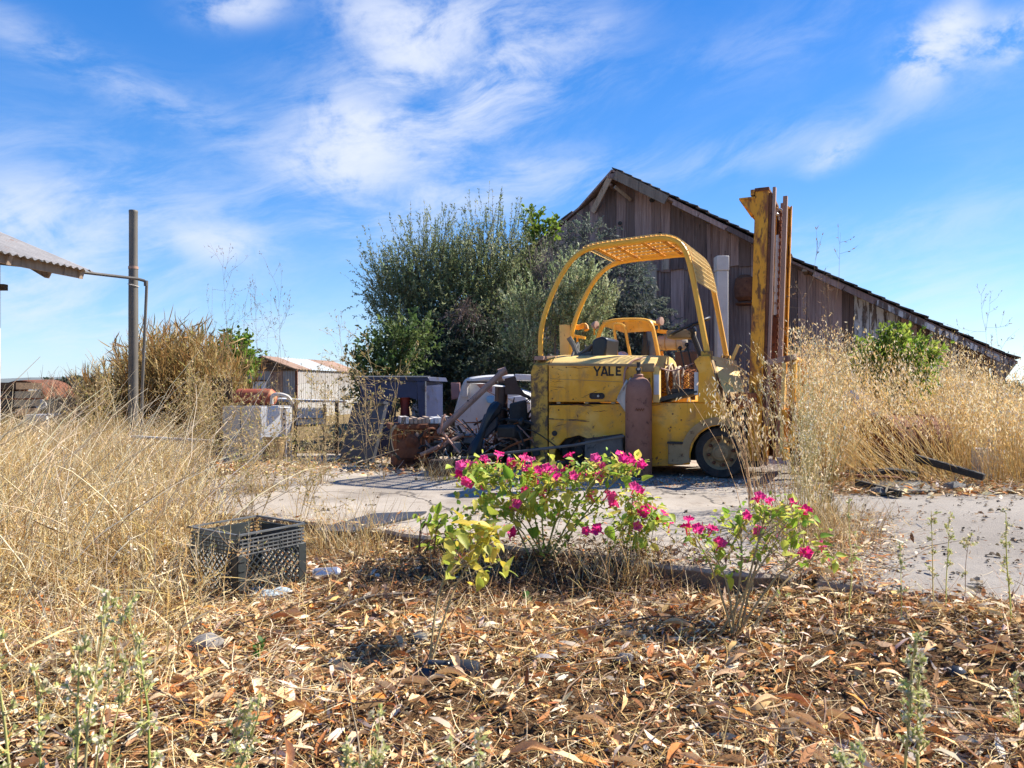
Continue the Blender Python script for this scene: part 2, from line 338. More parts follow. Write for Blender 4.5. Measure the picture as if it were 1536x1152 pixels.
M['leaf_yellow'] = rand_mat('yellowing_leaf', [(0,(.28,.34,.045)),(.4,(.50,.46,.06)),(1,(.66,.50,.07))], .5, .40, .4, 30, spots=(.2,.11,.03))
M['litter_leaf'] = rand_mat('dry_gum_leaf', [(0,(.72,.50,.28)),(.3,(.66,.42,.20)),(.45,(.48,.17,.045)),(.58,(.72,.56,.36)),(.72,(.34,.12,.035)),(.82,(.62,.34,.13)),(1,(.80,.64,.42))], .8, .12, .12, 18, spots=(.16,.09,.05))
M['attr_leaf'] = attr_mat('small_leaves', .55, .40, .3)
M['attr_grass'] = attr_mat('dry_grass', .75, .3, .15)
M['attr_litter'] = attr_mat('dry_litter', .85, .12, .1)
M['attr_twig'] = attr_mat('twigs', .85, 0, .2)
# ================================================================== SETTING
def hashn(ix, iy):
    h = np.sin(ix*127.1+iy*311.7)*43758.5453; return h-np.floor(h)
def vn(x, y):
    ix, iy = np.floor(x), np.floor(y); fx, fy = x-ix, y-iy; fx = fx*fx*(3-2*fx); fy = fy*fy*(3-2*fy)
    a, b, c, d = hashn(ix,iy), hashn(ix+1,iy), hashn(ix,iy+1), hashn(ix+1,iy+1)
    return (a*(1-fx)+b*fx)*(1-fy)+(c*(1-fx)+d*fx)*fy
def ss(x, a, b):
    t = np.clip((x-a)/(b-a), 0, 1); return t*t*(3-2*t)
PA = np.array([-.63, 4.13]); PD = np.array([.88, -.475]); PN = np.array([.475, .88])   # slab edge: a point, its direction, its inward normal
def slab_d(x, y): return (x-PA[0])*PN[0]+(y-PA[1])*PN[1]
def ground_z(x, y):
    x = np.asarray(x, float); y = np.asarray(y, float); d = slab_d(x, y)
    bumps = .05*(vn(x*1.3, y*1.3)-.5)+.035*(vn(x*4.1+9, y*4.1)-.5)+.018*(vn(x*11, y*11+5)-.5)
    flat = -.10+.095*ss(x, .75, 1.7)*ss(y, 1.9, 2.7)-.03*ss(y, 2.2, 1.6)
    near = ss(np.hypot(x, y), 30, 12)
    z = flat+bumps*near*(1-ss(d, -.25, .1)*.6)+.05*np.exp(-((d+.02)/.16)**2)*ss(x,.9,.5)*ss(vn(x*2.3+3,y*2.3),.2,.7)
    inside = ss(d, 0.0, .12)*ss(x, -2.9, -2.5)*(1-ss(y, 9.2, 9.8))
    return np.where(inside > 0, z*(1-inside)+(-.11)*inside, z)+ss(y, 30, 200)*-.3
xs = np.concatenate([[-4000,-1500,-500,-200,-80,-40,-25,-16,-12], np.arange(-9,-3.2,.3), np.arange(-3.2,3.4,.045), np.arange(3.4,9,.3), [12,16,25,40,80,200,500,1500,4000]])
ys = np.concatenate([[-40,-15,-5,-1,0,.5], np.arange(.8,5.4,.045), np.arange(5.4,13,.3), [15,18,22,28,36,50,80,150,400,1000,2500,6000]])
gx, gy = np.meshgrid(xs, ys); gz = ground_z(gx, gy); nx, ny = len(xs), len(ys)
ii = (np.arange(ny-1)[:,None]*nx+np.arange(nx-1)[None,:]).ravel()
gt = np.concatenate([np.stack([ii, ii+1, ii+nx+1],1), np.stack([ii, ii+nx+1, ii+nx],1)])
mt = newmat('dry_soil'); v = coords('Object')
n1 = noise(v, 2.2, 8, .65); n2 = noise(v, 38, 6, .7); n3 = noise(v, 9, 6, .6)
c = ramp(n1, [(.3,(.09,.045,.020)),(.55,(.19,.105,.05)),(.75,(.32,.20,.10))]); c = mixc(m('MULTIPLY', sstep(n2, .5, .68), .75), c, (.33,.23,.13)); c = mixc(m('MULTIPLY', sstep(n3, .55, .7), .5), c, (.06,.036,.022))
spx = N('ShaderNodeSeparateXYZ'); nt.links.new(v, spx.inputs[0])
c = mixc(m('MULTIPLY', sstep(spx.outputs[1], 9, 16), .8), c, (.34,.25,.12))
n9 = noise(v, 95, 4, .7); c = mixc(m('MULTIPLY', sstep(n9, .55, .66), .6), c, (.46,.31,.17)); c = mixc(m('MULTIPLY', sstep(n9, .46, .36), .7), c, (.07,.038,.02))
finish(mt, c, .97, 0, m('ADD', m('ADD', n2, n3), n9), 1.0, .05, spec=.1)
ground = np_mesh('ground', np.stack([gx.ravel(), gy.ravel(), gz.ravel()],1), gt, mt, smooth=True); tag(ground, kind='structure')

def slab(name, poly, top, bottom, mat, jag=.03, kind='structure'):
    pts = []
    for i in range(len(poly)):
        a, b = Vector(poly[i]), Vector(poly[(i+1)%len(poly)]); k = max(1, int((b-a).length/.09)) if (b-a).length < 7 else 1
        nrm = Vector((-(b-a).y, (b-a).x)).normalized()
        for j in range(k):
            p = a+(b-a)*j/k; jj = (float(vn(np.float64(p.x*5), np.float64(p.y*5)))-.5)*2*jag+random.uniform(-.4,.4)*jag
            pts.append(p+nrm*jj)
    mb = MB(); n = len(pts)
    ins = [p+(Vector((sum(q[0] for q in poly)/len(poly), sum(q[1] for q in poly)/len(poly)))-p).normalized()*.015 for p in pts]
    r0 = [(p.x,p.y,bottom) for p in pts]; r1 = [(p.x,p.y,top-.015) for p in pts]; r2 = [(p.x,p.y,top) for p in ins]
    mb.loft([r0, r1, r2], closed=True); mb.f.append(tuple(range(2*n, 3*n)))
    o = mb.build(name, mat, smooth=0); tag(o, kind=kind); return o
mt = newmat('old_concrete'); v = coords('Object')
n1 = noise(v, 1.1, 8, .6); n2 = noise(v, 60, 5, .7); n3 = noise(v, 5, 8, .65, .3)
c = ramp(n1, [(.3,(.27,.23,.185)),(.7,(.41,.36,.30))]); c = mixc(m('MULTIPLY', sstep(n3, .50, .68), .6), c, (.19,.15,.115)); c = mixc(m('MULTIPLY', sstep(n2, .60, .72), .45), c, (.22,.19,.16))
vo = N('ShaderNodeTexVoronoi', feature='DISTANCE_TO_EDGE'); vo.inputs['Scale'].default_value = .62
dv = N('ShaderNodeVectorMath', operation='ADD'); nt.links.new(v, dv.inputs[0]); sc_ = N('ShaderNodeVectorMath', operation='SCALE'); nn = N('ShaderNodeTexNoise'); nn.inputs['Scale'].default_value = 3.5; nn.inputs['Detail'].default_value = 6; nt.links.new(v, nn.inputs['Vector'])
nt.links.new(nn.outputs['Color'], sc_.inputs[0]); sc_.inputs['Scale'].default_value = .35; nt.links.new(sc_.outputs[0], dv.inputs[1]); nt.links.new(dv.outputs[0], vo.inputs['Vector'])
crk = sstep(vo.outputs['Distance'], .010, .002); c = mixc(m('MULTIPLY', crk, .8), c, (.06,.05,.04))
sp2 = N('ShaderNodeSeparateXYZ'); nt.links.new(v, sp2.inputs[0]); c = mixc(m('MULTIPLY', sstep(sp2.outputs[2], -.008, -.022), .9), c, ramp(noise(v, 14, 6, .7), [(.35,(.075,.052,.036)),(.7,(.20,.15,.105))]))
ns_ = noise(v, .7, 6, .6, .4); c = mixc(m('MULTIPLY', sstep(ns_, .53, .62), .5), c, (.15,.125,.10)); nd_ = noise(v, 22, 6, .75); c = mixc(m('MULTIPLY', sstep(nd_, .60, .68), .55), c, (.14,.10,.07))
M['concrete'] = finish(mt, c, .92, 0, m('SUBTRACT', m('ADD', n2, n3), m('MULTIPLY', crk, 1.5)), .35, .012)
mt = newmat('worn_asphalt'); v = coords('Object')
n1 = noise(v, .9, 8, .6); n2 = noise(v, 90, 4, .7); n3 = noise(v, 12, 7, .7, .3)
c = ramp(n1, [(.3,(.20,.175,.15)),(.7,(.30,.27,.235))]); c = mixc(m('MULTIPLY', sstep(n2, .55, .68), .55), c, (.13,.115,.10)); c = mixc(m('MULTIPLY', sstep(n3, .58, .72), .5), c, (.42,.39,.35))
M['asphalt'] = finish(mt, c, .95, 0, m('ADD', n2, n3), .6, .012)
conc = slab('concrete_slab', [(-2.7,5.25),(-.63,4.13),(.82,3.345),(1.22,3.13),(1.95,4.6),(2.42,5.75),(3.4,8.2),(3.0,9.3),(-2.75,9.3)], 0.0, -.17, M['concrete'], .045)
asph = slab('asphalt_yard', [(1.27,3.10),(1.86,2.78),(2.6,2.36),(4.2,1.5),(9,1.2),(9,5.6),(4.2,5.68),(3.2,5.76),(2.46,5.72),(1.99,4.58)], -.004, -.17, M['asphalt'], .03)

mt = newmat('hazed_chaparral'); v = coords('Object'); n1 = noise(v, .012, 8, .65)  # scrub green shifted to grey-blue, distance haze put into the colour
finish(mt, ramp(n1, [(.35,(.085,.105,.115)),(.65,(.16,.175,.17))]), 1.0)
hb = MB(); rows = []
for (Y, hs_) in ((1500, 0), (1900, .45), (2400, 1.0), (3000, .9), (3800, 0)):
    row = []
    for i in range(120):
        x = -3600+i*60
        prof = 24+22*math.exp(-((x+1750)/420)**2)+8*math.sin(x*.004)+5*math.sin(x*.013+1)
        if x > 300: prof *= max(.25, 1-(x-300)/1500)
        row.append((x, Y+40*math.sin(x*.01), -1+prof*hs_*(1+.06*math.sin(x*.031+Y))))
    rows.append(row)
hb.loft(rows); hills = hb.build('hills', mt, smooth=3); tag(hills, kind='structure')

# ------------------------------------------------------------------ barn
BY = math.radians(25); bu = Vector((math.cos(BY), -math.sin(BY), 0)); bv = Vector((math.sin(BY), math.cos(BY), 0))
BP = Vector((.1353*16.5, 16.5, 0))
def Bc(px, py, off):                    # pixel -> (s along the gable, off behind the rake plane, z)
    k = (px-CX)/F; p0 = BP+bv*off; s = (k*p0.y-p0.x)/(bu.x-k*bu.y); Y = p0.y+bu.y*s
    return Vector((s, off, CZ-(py-HY)/F*Y))
barn = thing('barn', 'weathered brown board barn with a peaked gable and long sloping roof behind the forklift', 'barn', BP, -BY)
apex, kink, kink2, eave = Bc(918,252,0), Bc(1176,374,0), Bc(1172,380,0), Bc(1527,540,0)
WO = .55
lft = Bc(842,334,WO); apw = Vector((0, WO, apex.z)); lsl = (apw.z-lft.z)/(-lft.x)
s_left = -5.6
def roof_z(s):
    if s < 0: return apex.z+lsl*s
    if s < kink.x: return apex.z+(kink.z-apex.z)*s/kink.x
    return kink2.z+(eave.z-kink2.z)*(s-kink2.x)/(eave.x-kink2.x)
wall = MB(); s_wr = Bc(1484,600,WO).x
poly = [(s_left,WO+.03,-.2),(s_wr,WO+.03,-.2),(s_wr,WO+.03,roof_z(s_wr)-.12),(kink.x,WO+.03,roof_z(kink.x)-.14),(0,WO+.03,apex.z-.10),(s_left,WO+.03,roof_z(s_left)-.12)]
wall.prism(poly, (0,.10,0))
wall.prism([(s_left,WO+.16,-.2),(s_left,WO+.16,roof_z(s_left)-.14),(s_left,9,roof_z(s_left)-.14),(s_left,9,-.2)], (.1,0,0))
wall.prism([(s_wr-.1,WO+.16,-.2),(s_wr-.1,WO+.16,roof_z(s_wr)-.14),(s_wr-.1,9,roof_z(s_wr)-.14),(s_wr-.1,9,-.2)], (.09,0,0))
gw = wall.build('gable_wall', pm('dark_gap_wood', (.018,.013,.011), (.04,.03,.026), 5, .95), barn, smooth=0)
seam = Bc(1060,403,WO).z
s = s_left; bi = 0
white_cols = {}
while s < s_wr-.05:
    wd = random.choice([.17,.22,.24,.28,.30,.20]); e = min(s+wd, s_wr); g = random.uniform(.003,.012)
    pr = random.uniform(0,.014)
    a, b = s+g/2, e-g/2
    za, zb = roof_z(a)-.11, roof_z(b)-.11
    def brd(name_mat, z0a, z0b, z1a, z1b, y0):
        mb = MB(); mb.prism([(a,y0,z0a),(b,y0,z0b),(b,y0,z1b),(a,y0,z1a)], (0,.026,0)); return mb.build('board', name_mat, gw, smooth=0)
    lean = s > kink.x-.2
    mat = M['wood']
    px_ = CX+F*(BP+bu*(s+.12)+bv*WO).x/(BP+bu*(s+.12)+bv*WO).y
    if 1290 < px_ < 1440 and random.random() < .7: mat = M['wood_white']
    if not lean and za > seam+.3:
        j = random.uniform(-.03,.03)
        brd(mat, seam+j, seam+j+random.uniform(-.02,.02), za, zb, WO-.045-pr)
        brd(mat, -.15, -.15, seam+.06, seam+.06, WO-.004-pr*.4)
    else:
        brd(mat, -.15, -.15, za-random.uniform(0,.03), zb-random.uniform(0,.03), WO-.016-pr)
    if random.random() < .12 and not lean and za > seam+.3:
        mb = MB(); mb.box((b-.03, WO-.072-pr, seam+.02), (b+.05, WO-.050-pr, min(za,zb)-.05)); mb.build('batten', M['wood'], gw, smooth=0)
    s = e; bi += 1
for i in range(26):
    q = Bc(random.uniform(880,1120), random.uniform(330,395), WO-.062); L_ = random.uniform(.12,.5)
    if q.z > roof_z(q.x)-.25: continue
    mb = MB(); mb.prism([(q.x,WO-.0615,q.z),(q.x+random.uniform(.006,.02),WO-.0615,q.z),(q.x+random.uniform(-.005,.01),WO-.0615,q.z-L_)], (0,.004,0)); mb.build('split', M['dark'], gw, smooth=0)
for (px,py,r) in ((978,300,.06),(930,335,.05),(990,352,.06)):   # knot holes
    q = Bc(px,py,WO-.075); kb = MB(); kb.lathe([(r,0),(r*.8,.006)], q, (0,-1,0), 9); kb.build('knot_hole', M['dark'], gw, smooth=0)
mb = MB(); p, q = Bc(993,382,WO-.085), Bc(1003,404,WO-.085); mb.box((p.x,WO-.085,q.z),(q.x,WO-.066,p.z)); mb.build('patch_board', M['wood_light'], gw, smooth=0)
mb = MB(); p, q = Bc(966,398,WO-.06), Bc(985,470,WO-.06); mb.box((p.x,WO-.06,q.z),(q.x,WO-.035,p.z)); mb.build('patch_board', M['wood_light'], gw, smooth=0)
def roof_strip(name, s0, z0, s1, z1, y0, y1, th, mat, parent):
    mb = MB(); mb.prism([(s0,y0,z0),(s1,y0,z1),(s1,y0,z1-th),(s0,y0,z0-th)], (0,y1-y0,0)); return mb.build(name, mat, parent, smooth=0)
rr = roof_strip('roof', 0, apex.z-.02, kink.x+.15, roof_z(kink.x)-.07, 0.02, 10, .05, M['wood'], barn)
roof_strip('roof', kink2.x-.05, kink2.z-.02, eave.x, eave.z-.02, 0.02, 10, .05, M['wood'], barn)
roof_strip('roof', s_left-.4, roof_z(s_left-.4)-.02, -.02, apex.z-.03, WO-.1, 10, .05, M['wood'], barn)
mb = MB(); mb.prism([(-.02,0.02,apex.z-.02),(-.02,WO-.11,apex.z-.02),(-.95,WO-.11,roof_z(-.95)-.02)], (0,0,-.05)); hood = mb.build('hay_hood', M['wood'], barn, smooth=0)
# shingle courses, ragged at the rake
def courses(s0, s1, y0, parent, step=.20, side=1, th=.026):
    n = int(abs(s1-s0)/step)
    for i in range(n):
        a = s0+(s1-s0)*i/n; b = a+(s1-s0)/n*1.25
        za, zb = roof_z(a), roof_z(b if side*(b-s1) < 0 else s1)
        yo = y0-random.uniform(0,.07)
        if side < 0: yo = max(y0, WO+a*(-.47)) if a > -1.0 else y0
        mb = MB(); lift = random.uniform(.0,.022)
        mb.prism([(a,yo,za-.012),(b,yo,zb+.012+lift),(b,yo,zb+.012+lift+th),(a,yo,za+th-.012)], (0,9.9-yo,0)); mb.build('shingle_course', M['shingle'], parent, smooth=0)
courses(.0, kink.x+.1, .0, rr); courses(kink2.x-.1, eave.x-.02, .0, rr, .24)
courses(-.0, s_left-.4, WO-.12, rr, .22, -1)
# boards of the rake
def plank(name, p, q, w_, h_, mat, parent): mb = MB(); mb.bar(p, q, w_, h_, (0,1,0)); return mb.build(name, mat, parent, smooth=0)
o_ = -.015
p, q = Bc(922,262,o_), Bc(1000,300,o_)
plank('bargeboard', p, q, .20, .035, M['wood_light'], barn)
plank('bargeboard', Vector((-.06,.06,apex.z-.18)), Bc(889,318,WO-.1), .13, .04, M['wood_light'], hood)
plank('hood_brace', Bc(922,280,.1), Bc(946,300,WO-.1), .07, .06, M['wood_light'], hood)
plank('hood_brace', Bc(915,276,.12), Bc(922,285,WO-.1), .06, .06, M['wood'], hood)
plank('ridge_beam', Vector((-.02,.03,apex.z-.16)), Vector((-.02,WO+.1,apex.z-.16)), .10, .14, M['wood'], hood)
for i in range(11):
    a, b = 1.35+(eave.x-1.4)*i/11, 1.35+(eave.x-1.4)*(i+1)/11
    if a < kink.x < b: continue
    plank('bargeboard', Vector((a+.01,.03,roof_z(a)-.12)), Vector((b-.01,.03,roof_z(b)-.12)), .10, .03, M['wood_white' if i > 6 else 'wood'], barn)
for i in range(16):
    sx = 1.0+i*.5
    if sx < eave.x-.3: plank('lookout_rafter', Vector((sx,.05,roof_z(sx)-.12)), Vector((sx,WO+.02,roof_z(sx)-.12)), .05, .09, M['wood_light'], barn)
mb = MB(); mb.prism([(eave.x-.02,0.03,eave.z-.07),(s_wr+.02,.03,roof_z(s_wr)-.16),(s_wr+.02,.03,eave.z-.42),(s_wr+.12,.03,eave.z-.42)], (0,WO-.1,0)); mb.build('eave_bracket', M['wood_light'], barn, smooth=0)
# the rusty housing on the wall and the tall white post in front of it
o = thing('wall_housing', 'rust brown metal housing fixed to the barn wall just left of the mast', 'metal box', BP, -BY)
c = Bc(1117,432,WO-.25)
MB().lathe([(.12,-.28),(.20,-.2),(.22,0),(.19,.2),(.10,.27)], c, (0,0,1), 12).build('housing', M['rust'], o)
MB().lathe([(.17,0),(.20,.03),(.17,.06)], c+Vector((0,0,-.36)), (0,0,1), 12).build('flange', M['rust'], o)
MB().box((c.x-.05,c.y+.1,c.z+.1),(c.x+.05,WO-.07,c.z+.18)).build('bracket', M['rust'], o, smooth=0)
pb = W(1082,585,12); o = thing('white_post', 'tall pale square post standing before the barn wall beside the forklift guard', 'post', (pb.x, 12, -.1))
top = .8+200/F*12+.1
MB().box((-.09,-.09,0),(.09,.09,top-.24)).build('shaft', M['white_pipe'], o, bevel=.012)
MB().box((-.10,-.10,top-.24),(.10,.10,top)).build('cap', M['white_pipe'], o, bevel=.012)

# ------------------------------------------------------------------ corrugated sheets
def corrugated(p0, du, dv, nw, amp, per=6):      # sheet spanned by du (across the waves) and dv
    p0, du, dv = Vector(p0), Vector(du), Vector(dv); n = du.cross(dv).normalized(); mb = MB(); k = nw*per
    def row(t, o_): return [p0+du*(i/k)+dv*t+n*(amp*math.sin(2*math.pi*i/per)+o_) for i in range(k+1)]
    mb.loft([row(0,0), row(1,0)]); mb.loft([row(0,-.003), row(1,-.003)]); return mb
SY = 24.0
sl, sr_, rr0, ap = W(340,560,SY), W(443,553,SY), W(543,560,SY+3.6), W(393,535,SY)
shed = thing('shed', 'small corrugated iron shed with a rusty gable roof beyond the scrap', 'shed', (0,0,0))
gz0 = -.2
fr = W(445,600,SY); fl = W(345,600,SY)
dpt = Vector((W(543,560,SY+4.6).x-fr.x, 4.6, 0))
nsh = 5
for i in range(nsh):
    x0, x1 = fl.x+(fr.x-fl.x)*i/nsh, fl.x+(fr.x-fl.x)*(i+1)/nsh
    def gz_(x): return sl.z+(ap.z-sl.z)*(x-sl.x)/(ap.x-sl.x) if x < ap.x else sr_.z+(ap.z-sr_.z)*(sr_.x-x)/(sr_.x-ap.x)
    corrugated((x0,SY,gz0),(x1-x0+.01,0,0),(0,0,W(393,556,SY).z-gz0),5,.014).build('wall_sheet', M['corr_rust'] if i == 3 else M['corr'], shed, smooth=1)
for i in range(4):
    z = W(393,556,SY).z+i*.115; f_ = max(.03,(ap.z-.1-z)/(ap.z-W(393,556,SY).z+.0)); 
    MB().box((ap.x-(ap.x-fl.x)*f_, SY-.05, z),(ap.x+(fr.x-ap.x)*f_, SY+.0, z+.105)).build('gable_board', M['timber'], shed, smooth=0)
for i in range(5):
    a = Vector((fr.x,SY+.02,0))+dpt*(i/5); corrugated((a.x,a.y,gz0),dpt/5*1.02,(0,0,W(448,575,SY).z-gz0),7,.014).build('wall_sheet', M['corr_white'], shed, smooth=1)
    corrugated((a.x,a.y,W(448,575,SY).z),dpt/5*1.02,(0,0,sr_.z-W(448,575,SY).z-.02),7,.010).build('wall_sheet', M['corr'], shed, smooth=1)
    for sd_, base in ((1, sr_),(-1, sl)):
        r0 = Vector((ap.x,SY-.12,ap.z+.02))+dpt*(i/5); e0 = Vector((base.x+.08*sd_,SY-.12,base.z-.02))+dpt*(i/5)
        corrugated(r0, dpt/5*1.03, e0-r0, 5, .012).build('roof_sheet', M[['corr_rust','corr_blue','corr_blue','corr_rust','corr_rust'][i]], shed, smooth=1)
MB().box((fr.x-.04,SY-.06,gz0),(fr.x+.04,SY+.0,sr_.z)).build('corner_post', M['rust'], shed, smooth=0)
p, q = W(378,596,SY), W(400,571,SY)
fo = MB().box((p.x,SY-.07,p.z),(q.x,SY-.02,q.z)).build('window', M['white_paint'], shed, smooth=0)
MB().bar((p.x,SY-.08,q.z),(q.x,SY-.08,q.z),.03,.05).build('frame', M['timber'], fo, smooth=0)
MB().bar((p.x,SY-.08,p.z),(p.x,SY-.08,q.z),.03,.08).build('frame', M['timber'], fo, smooth=0)
for sd_, base in ((1, sr_),(-1, sl)): MB().bar((ap.x,SY-.14,ap.z-.02),(base.x+.08*sd_,SY-.14,base.z-.06),.04,.09,(0,1,0)).build('bargeboard', M['timber'], shed, smooth=0)

# ------------------------------------------------------------------ building at the left, pole and conduit
E1 = Vector((-4.53,8.0,2.08)); ed = Vector((-.19,-.98,0)).normalized(); rd = Vector((-.98,.19,.40))
lb = thing('outbuilding', 'white walled outbuilding with a corrugated iron roof at the left edge', 'building', (0,0,0))
for i in range(6): corrugated(E1+ed*(.66*i), ed*.68, rd*3.2, 8, .011, 8).build('roof_sheet', M['corr'], lb, smooth=1)
wc = Vector((-5.225,7.55,0)); wd_ = Vector((-.19,-.98,0)).normalized(); wb = Vector((-.98,.19,0)).normalized()
MB().prism([wc+Vector((0,0,-.2)), wc+wd_*4+Vector((0,0,-.2)), wc+wd_*4+Vector((0,0,2.2)), wc+Vector((0,0,2.2))], wb*.15).build('wall', M['plaster'], lb, smooth=0)
MB().prism([wc+wb*.152+Vector((0,0,-.2)), wc+wb*3+Vector((0,0,-.2)), wc+wb*3+Vector((0,0,3.3)), wc+wb*.152+Vector((0,0,2.25))], wd_*.15).build('wall', M['plaster'], lb, smooth=0)
for k_ in (0.10, 1.0, 2.0, 3.0): 
    a = E1+ed*k_-Vector((0,0,.06)); MB().bar(a+rd*.05, a+rd*2.6, .05, .11).build('rafter', M['wood_light'], lb, smooth=0)
a = E1+ed*.05+Vector((0,0,-.07)); MB().bar(a+rd*.10, a+rd*.10+ed*3.6, .03, .10).build('fascia', M['wood_light'], lb, smooth=0)
MB().prism([E1+rd*.36+ed*.1+Vector((0,0,-.03)), E1+rd*.75+ed*.1+Vector((0,0,-.03)), E1+rd*.75+ed*.1+Vector((0,0,-.22)), E1+rd*.46+ed*.1+Vector((0,0,-.26))], ed*.06).build('bracket', M['wood_light'], lb, smooth=0)
MB().bar(W(-6,431,7.42), W(9,431,7.42), .06, .06).build('bracket', M['timber'], lb, smooth=0)
pb = W(200,585,8.5); pole = thing('metal_pole', 'tall weathered steel pole rising from the dry grass at left', 'pole', (pb.x,8.5,-.1))
MB().lathe([(.052,0),(.052,1.9),(.050,2.3)], (0,0,0), n=14).build('lower_tube', M['galv'], pole)
MB().lathe([(.047,2.3),(.047,2.93),(.049,2.94),(.049,2.96),(.046,2.965)], (0,0,0), n=14).build('upper_tube', M['galv'], pole)
MB().lathe([(.054,2.29),(.054,2.32)], (0,0,0), n=14).build('collar', M['rust_pink'], pole)
cond = thing('conduit_pipe', 'thin grey conduit running from the outbuilding roof to the pole and down', 'pipe', W(220,585,8.45))
cl_ = cond.location.copy()
P = [W(-30,392,7.2), W(60,401,7.7), W(205,418,8.42), W(216,421,8.45), W(219,424,8.45), W(220,430,8.45), W(217,500,8.45), W(213,590,8.45), W(212,690,8.45)]
MB().tube(P, .017, 8).build('tube', M['galv'], cond, off=cl_)
MB().lathe([(.024,-.03),(.024,.03)], W(219,425,8.45), (0,0,1), 10).build('elbow', M['galv'], cond, off=cl_)
MB().torus(W(200,428,8.5)+Vector((0,0,0)), (.25,0,1), .057, .006, 16, 5).build('wire_tie', M['white_pipe'], cond, off=cl_)
# ================================================================== FORKLIFT  (local x forward, y away from the camera, z up)
TA = math.radians(26); tcs, tsn = math.cos(TA), math.sin(TA); TX, TY = 1.816, 6.67
def T(px, py, v=0.0):
    k = (px-CX)/F; t = (k*(TY+tcs*v)-TX-tsn*v)/(tcs+k*tsn); Yd_ = TY-tsn*t+tcs*v
    return Vector((t, v, CZ-(py-HY)/F*Yd_))
tr = thing('forklift', 'worn yellow forklift with mesh overhead guard and tall rusty mast on the concrete', 'forklift', (TX,TY,0), -TA)
WV = 1.06
Y1, YT, YR, YD = M['yellow'], M['yellow_tube'], M['yellow_rust'], M['yellow_dirty']
def plate(pts, v, th): 
    q = [T(x,y) for x, y in pts]; mb = MB(); mb.prism([(p.x,v,p.z) for p in q], (0,th,0)); return mb
low = [(823,608),(1042,604),(1081,605),(1092,622),(1097,640),(1085,637),(1066,640),(1050,650),(1040,664),(1035,680),(1034,697),(1000,699),(907,702),(905,690),(900,673),(888,660),(868,653),(848,658),(835,671),(829,686),(827,702),(823,702)]
chs = plate(low, 0, .035).build('chassis_side', Y1, tr, bevel=.006)
plate(low, WV-.035, .035).build('chassis_side', Y1, tr)
# seams and dents on the chassis side
sm = MB(); p, q = T(823,628), T(884,632); sm.bar((p.x,-.004,p.z),(q.x,-.004,q.z),.006,.012); sm.build('weld_seam', YD, chs, smooth=0)
p, q = T(1003,665), T(1025,697); stp = MB().box((p.x,-.035,q.z),(q.x,.0,p.z)).build('step_box', M['dusty'], tr, bevel=.01)
MB().box((p.x-.004,-.045,p.z),(q.x+.004,.0,p.z+.018)).build('lip', M['dark'], stp, smooth=0)
hole = T(832,650); MB().lathe([(.028,0),(.028,.02)], (hole.x,.012,hole.z), (0,-1,0), 14).build('tie_down_hole', M['dark'], chs)
for px, py in ((1009,621),(1006,641),(838,615),(960,622),(1022,630)):
    p = T(px,py); MB().lathe([(.008,0),(.006,.006)], (p.x,0,p.z), (0,-1,0), 7).build('bolt', M['rust'], chs, smooth=0)
# fender arc
fc = T(1080,683); ring = []
for i in range(13):
    a = math.radians(195-i*11.5); c, s_ = math.cos(a), math.sin(a)
    ring.append([(fc.x+c*.275,-.02,fc.z+s_*.275),(fc.x+c*.345,-.035,fc.z+s_*.345),(fc.x+c*.345,.03,fc.z+s_*.345),(fc.x+c*.275,.03,fc.z+s_*.275)])
MB().loft(ring, closed=True, caps=True).build('fender', M['dusty'], tr)
# inner frame block, coloured dark to stand for the shade inside the chassis
a, b = T(823,604).x, T(1080,604).x
MB().box((a,.30,.13),(b,.76,.60)).build('inner_frame', M['dark'], tr, smooth=0)
MB().box((a,.036,.585),(T(978,600).x,WV-.036,.655)).build('inner_sill', M['dark'], tr, smooth=0)
MB().box((T(980,600).x,.036,.615),(b,WV-.036,.662)).build('floor_plate', YD, tr, smooth=0)
# hood
hs_pts = [(823,547),(978,549),(978,603),(823,603)]
hside = plate(hs_pts, -.006, .03).build('hood_side', Y1, tr, bevel=.008)
plate(hs_pts, WV-.024, .03).build('hood_side', Y1, tr)
ze = T(823,547).z; x0, x1 = T(823,547).x, T(978,549).x
cs = [(-.004,0),(.06,.012),(.14,.065),(.26,.10),(.42,.115),(.64,.115),(.80,.10),(.92,.065),(1.0,.012),(WV+.004,0)]
def crown(xa, za, xb, zb): return MB().loft([[(xa,v,za+h) for v,h in cs]+[(xa,WV,za-.02),(xa,0,za-.02)], [(xb,v,zb+h) for v,h in cs]+[(xb,WV,zb-.02),(xb,0,zb-.02)]], closed=True, caps=True)
zf = T(978,549).z
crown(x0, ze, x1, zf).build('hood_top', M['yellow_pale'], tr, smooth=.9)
p = T(856,547); MB().bar((x0,-.012,ze+.004),(x1,-.012,zf+.004),.012,.026).build('hood_edge', M['dusty'], tr, bevel=.004)
p = T(972,553); MB().box((p.x-.05,-.02,p.z-.03),(p.x+.06,.02,p.z+.05)).build('hinge', M['dusty'], tr, bevel=.005)
lc = T(896,594); rs = []
for s0_, d_ in ((1.18,-.014),(1.0,-.016),(.94,-.008)): 
    rs.append([(lc.x+s0_*(.042*(1 if math.cos(2*math.pi*i/20) > 0 else -1)+.024*math.cos(2*math.pi*i/20)), d_, lc.z+s0_*.026*math.sin(2*math.pi*i/20)) for i in range(20)])
hd = MB(); hd.loft(rs, closed=True); hd.f.append(tuple(range(40,60))); hd.build('latch_recess', M['dark'], hside)
MB().lathe([(.013,0),(.010,.008)], (lc.x+.012,-.008,lc.z), (0,-1,0), 8).build('latch', M['steel'], hside)
for k_ in ((825,568,980,569),): 
    p, q = T(k_[0],k_[1]), T(934,573); MB().bar((p.x,-.008,p.z),(q.x,-.008,q.z),.004,.004).build('crease', M['dusty'], hside, smooth=0)
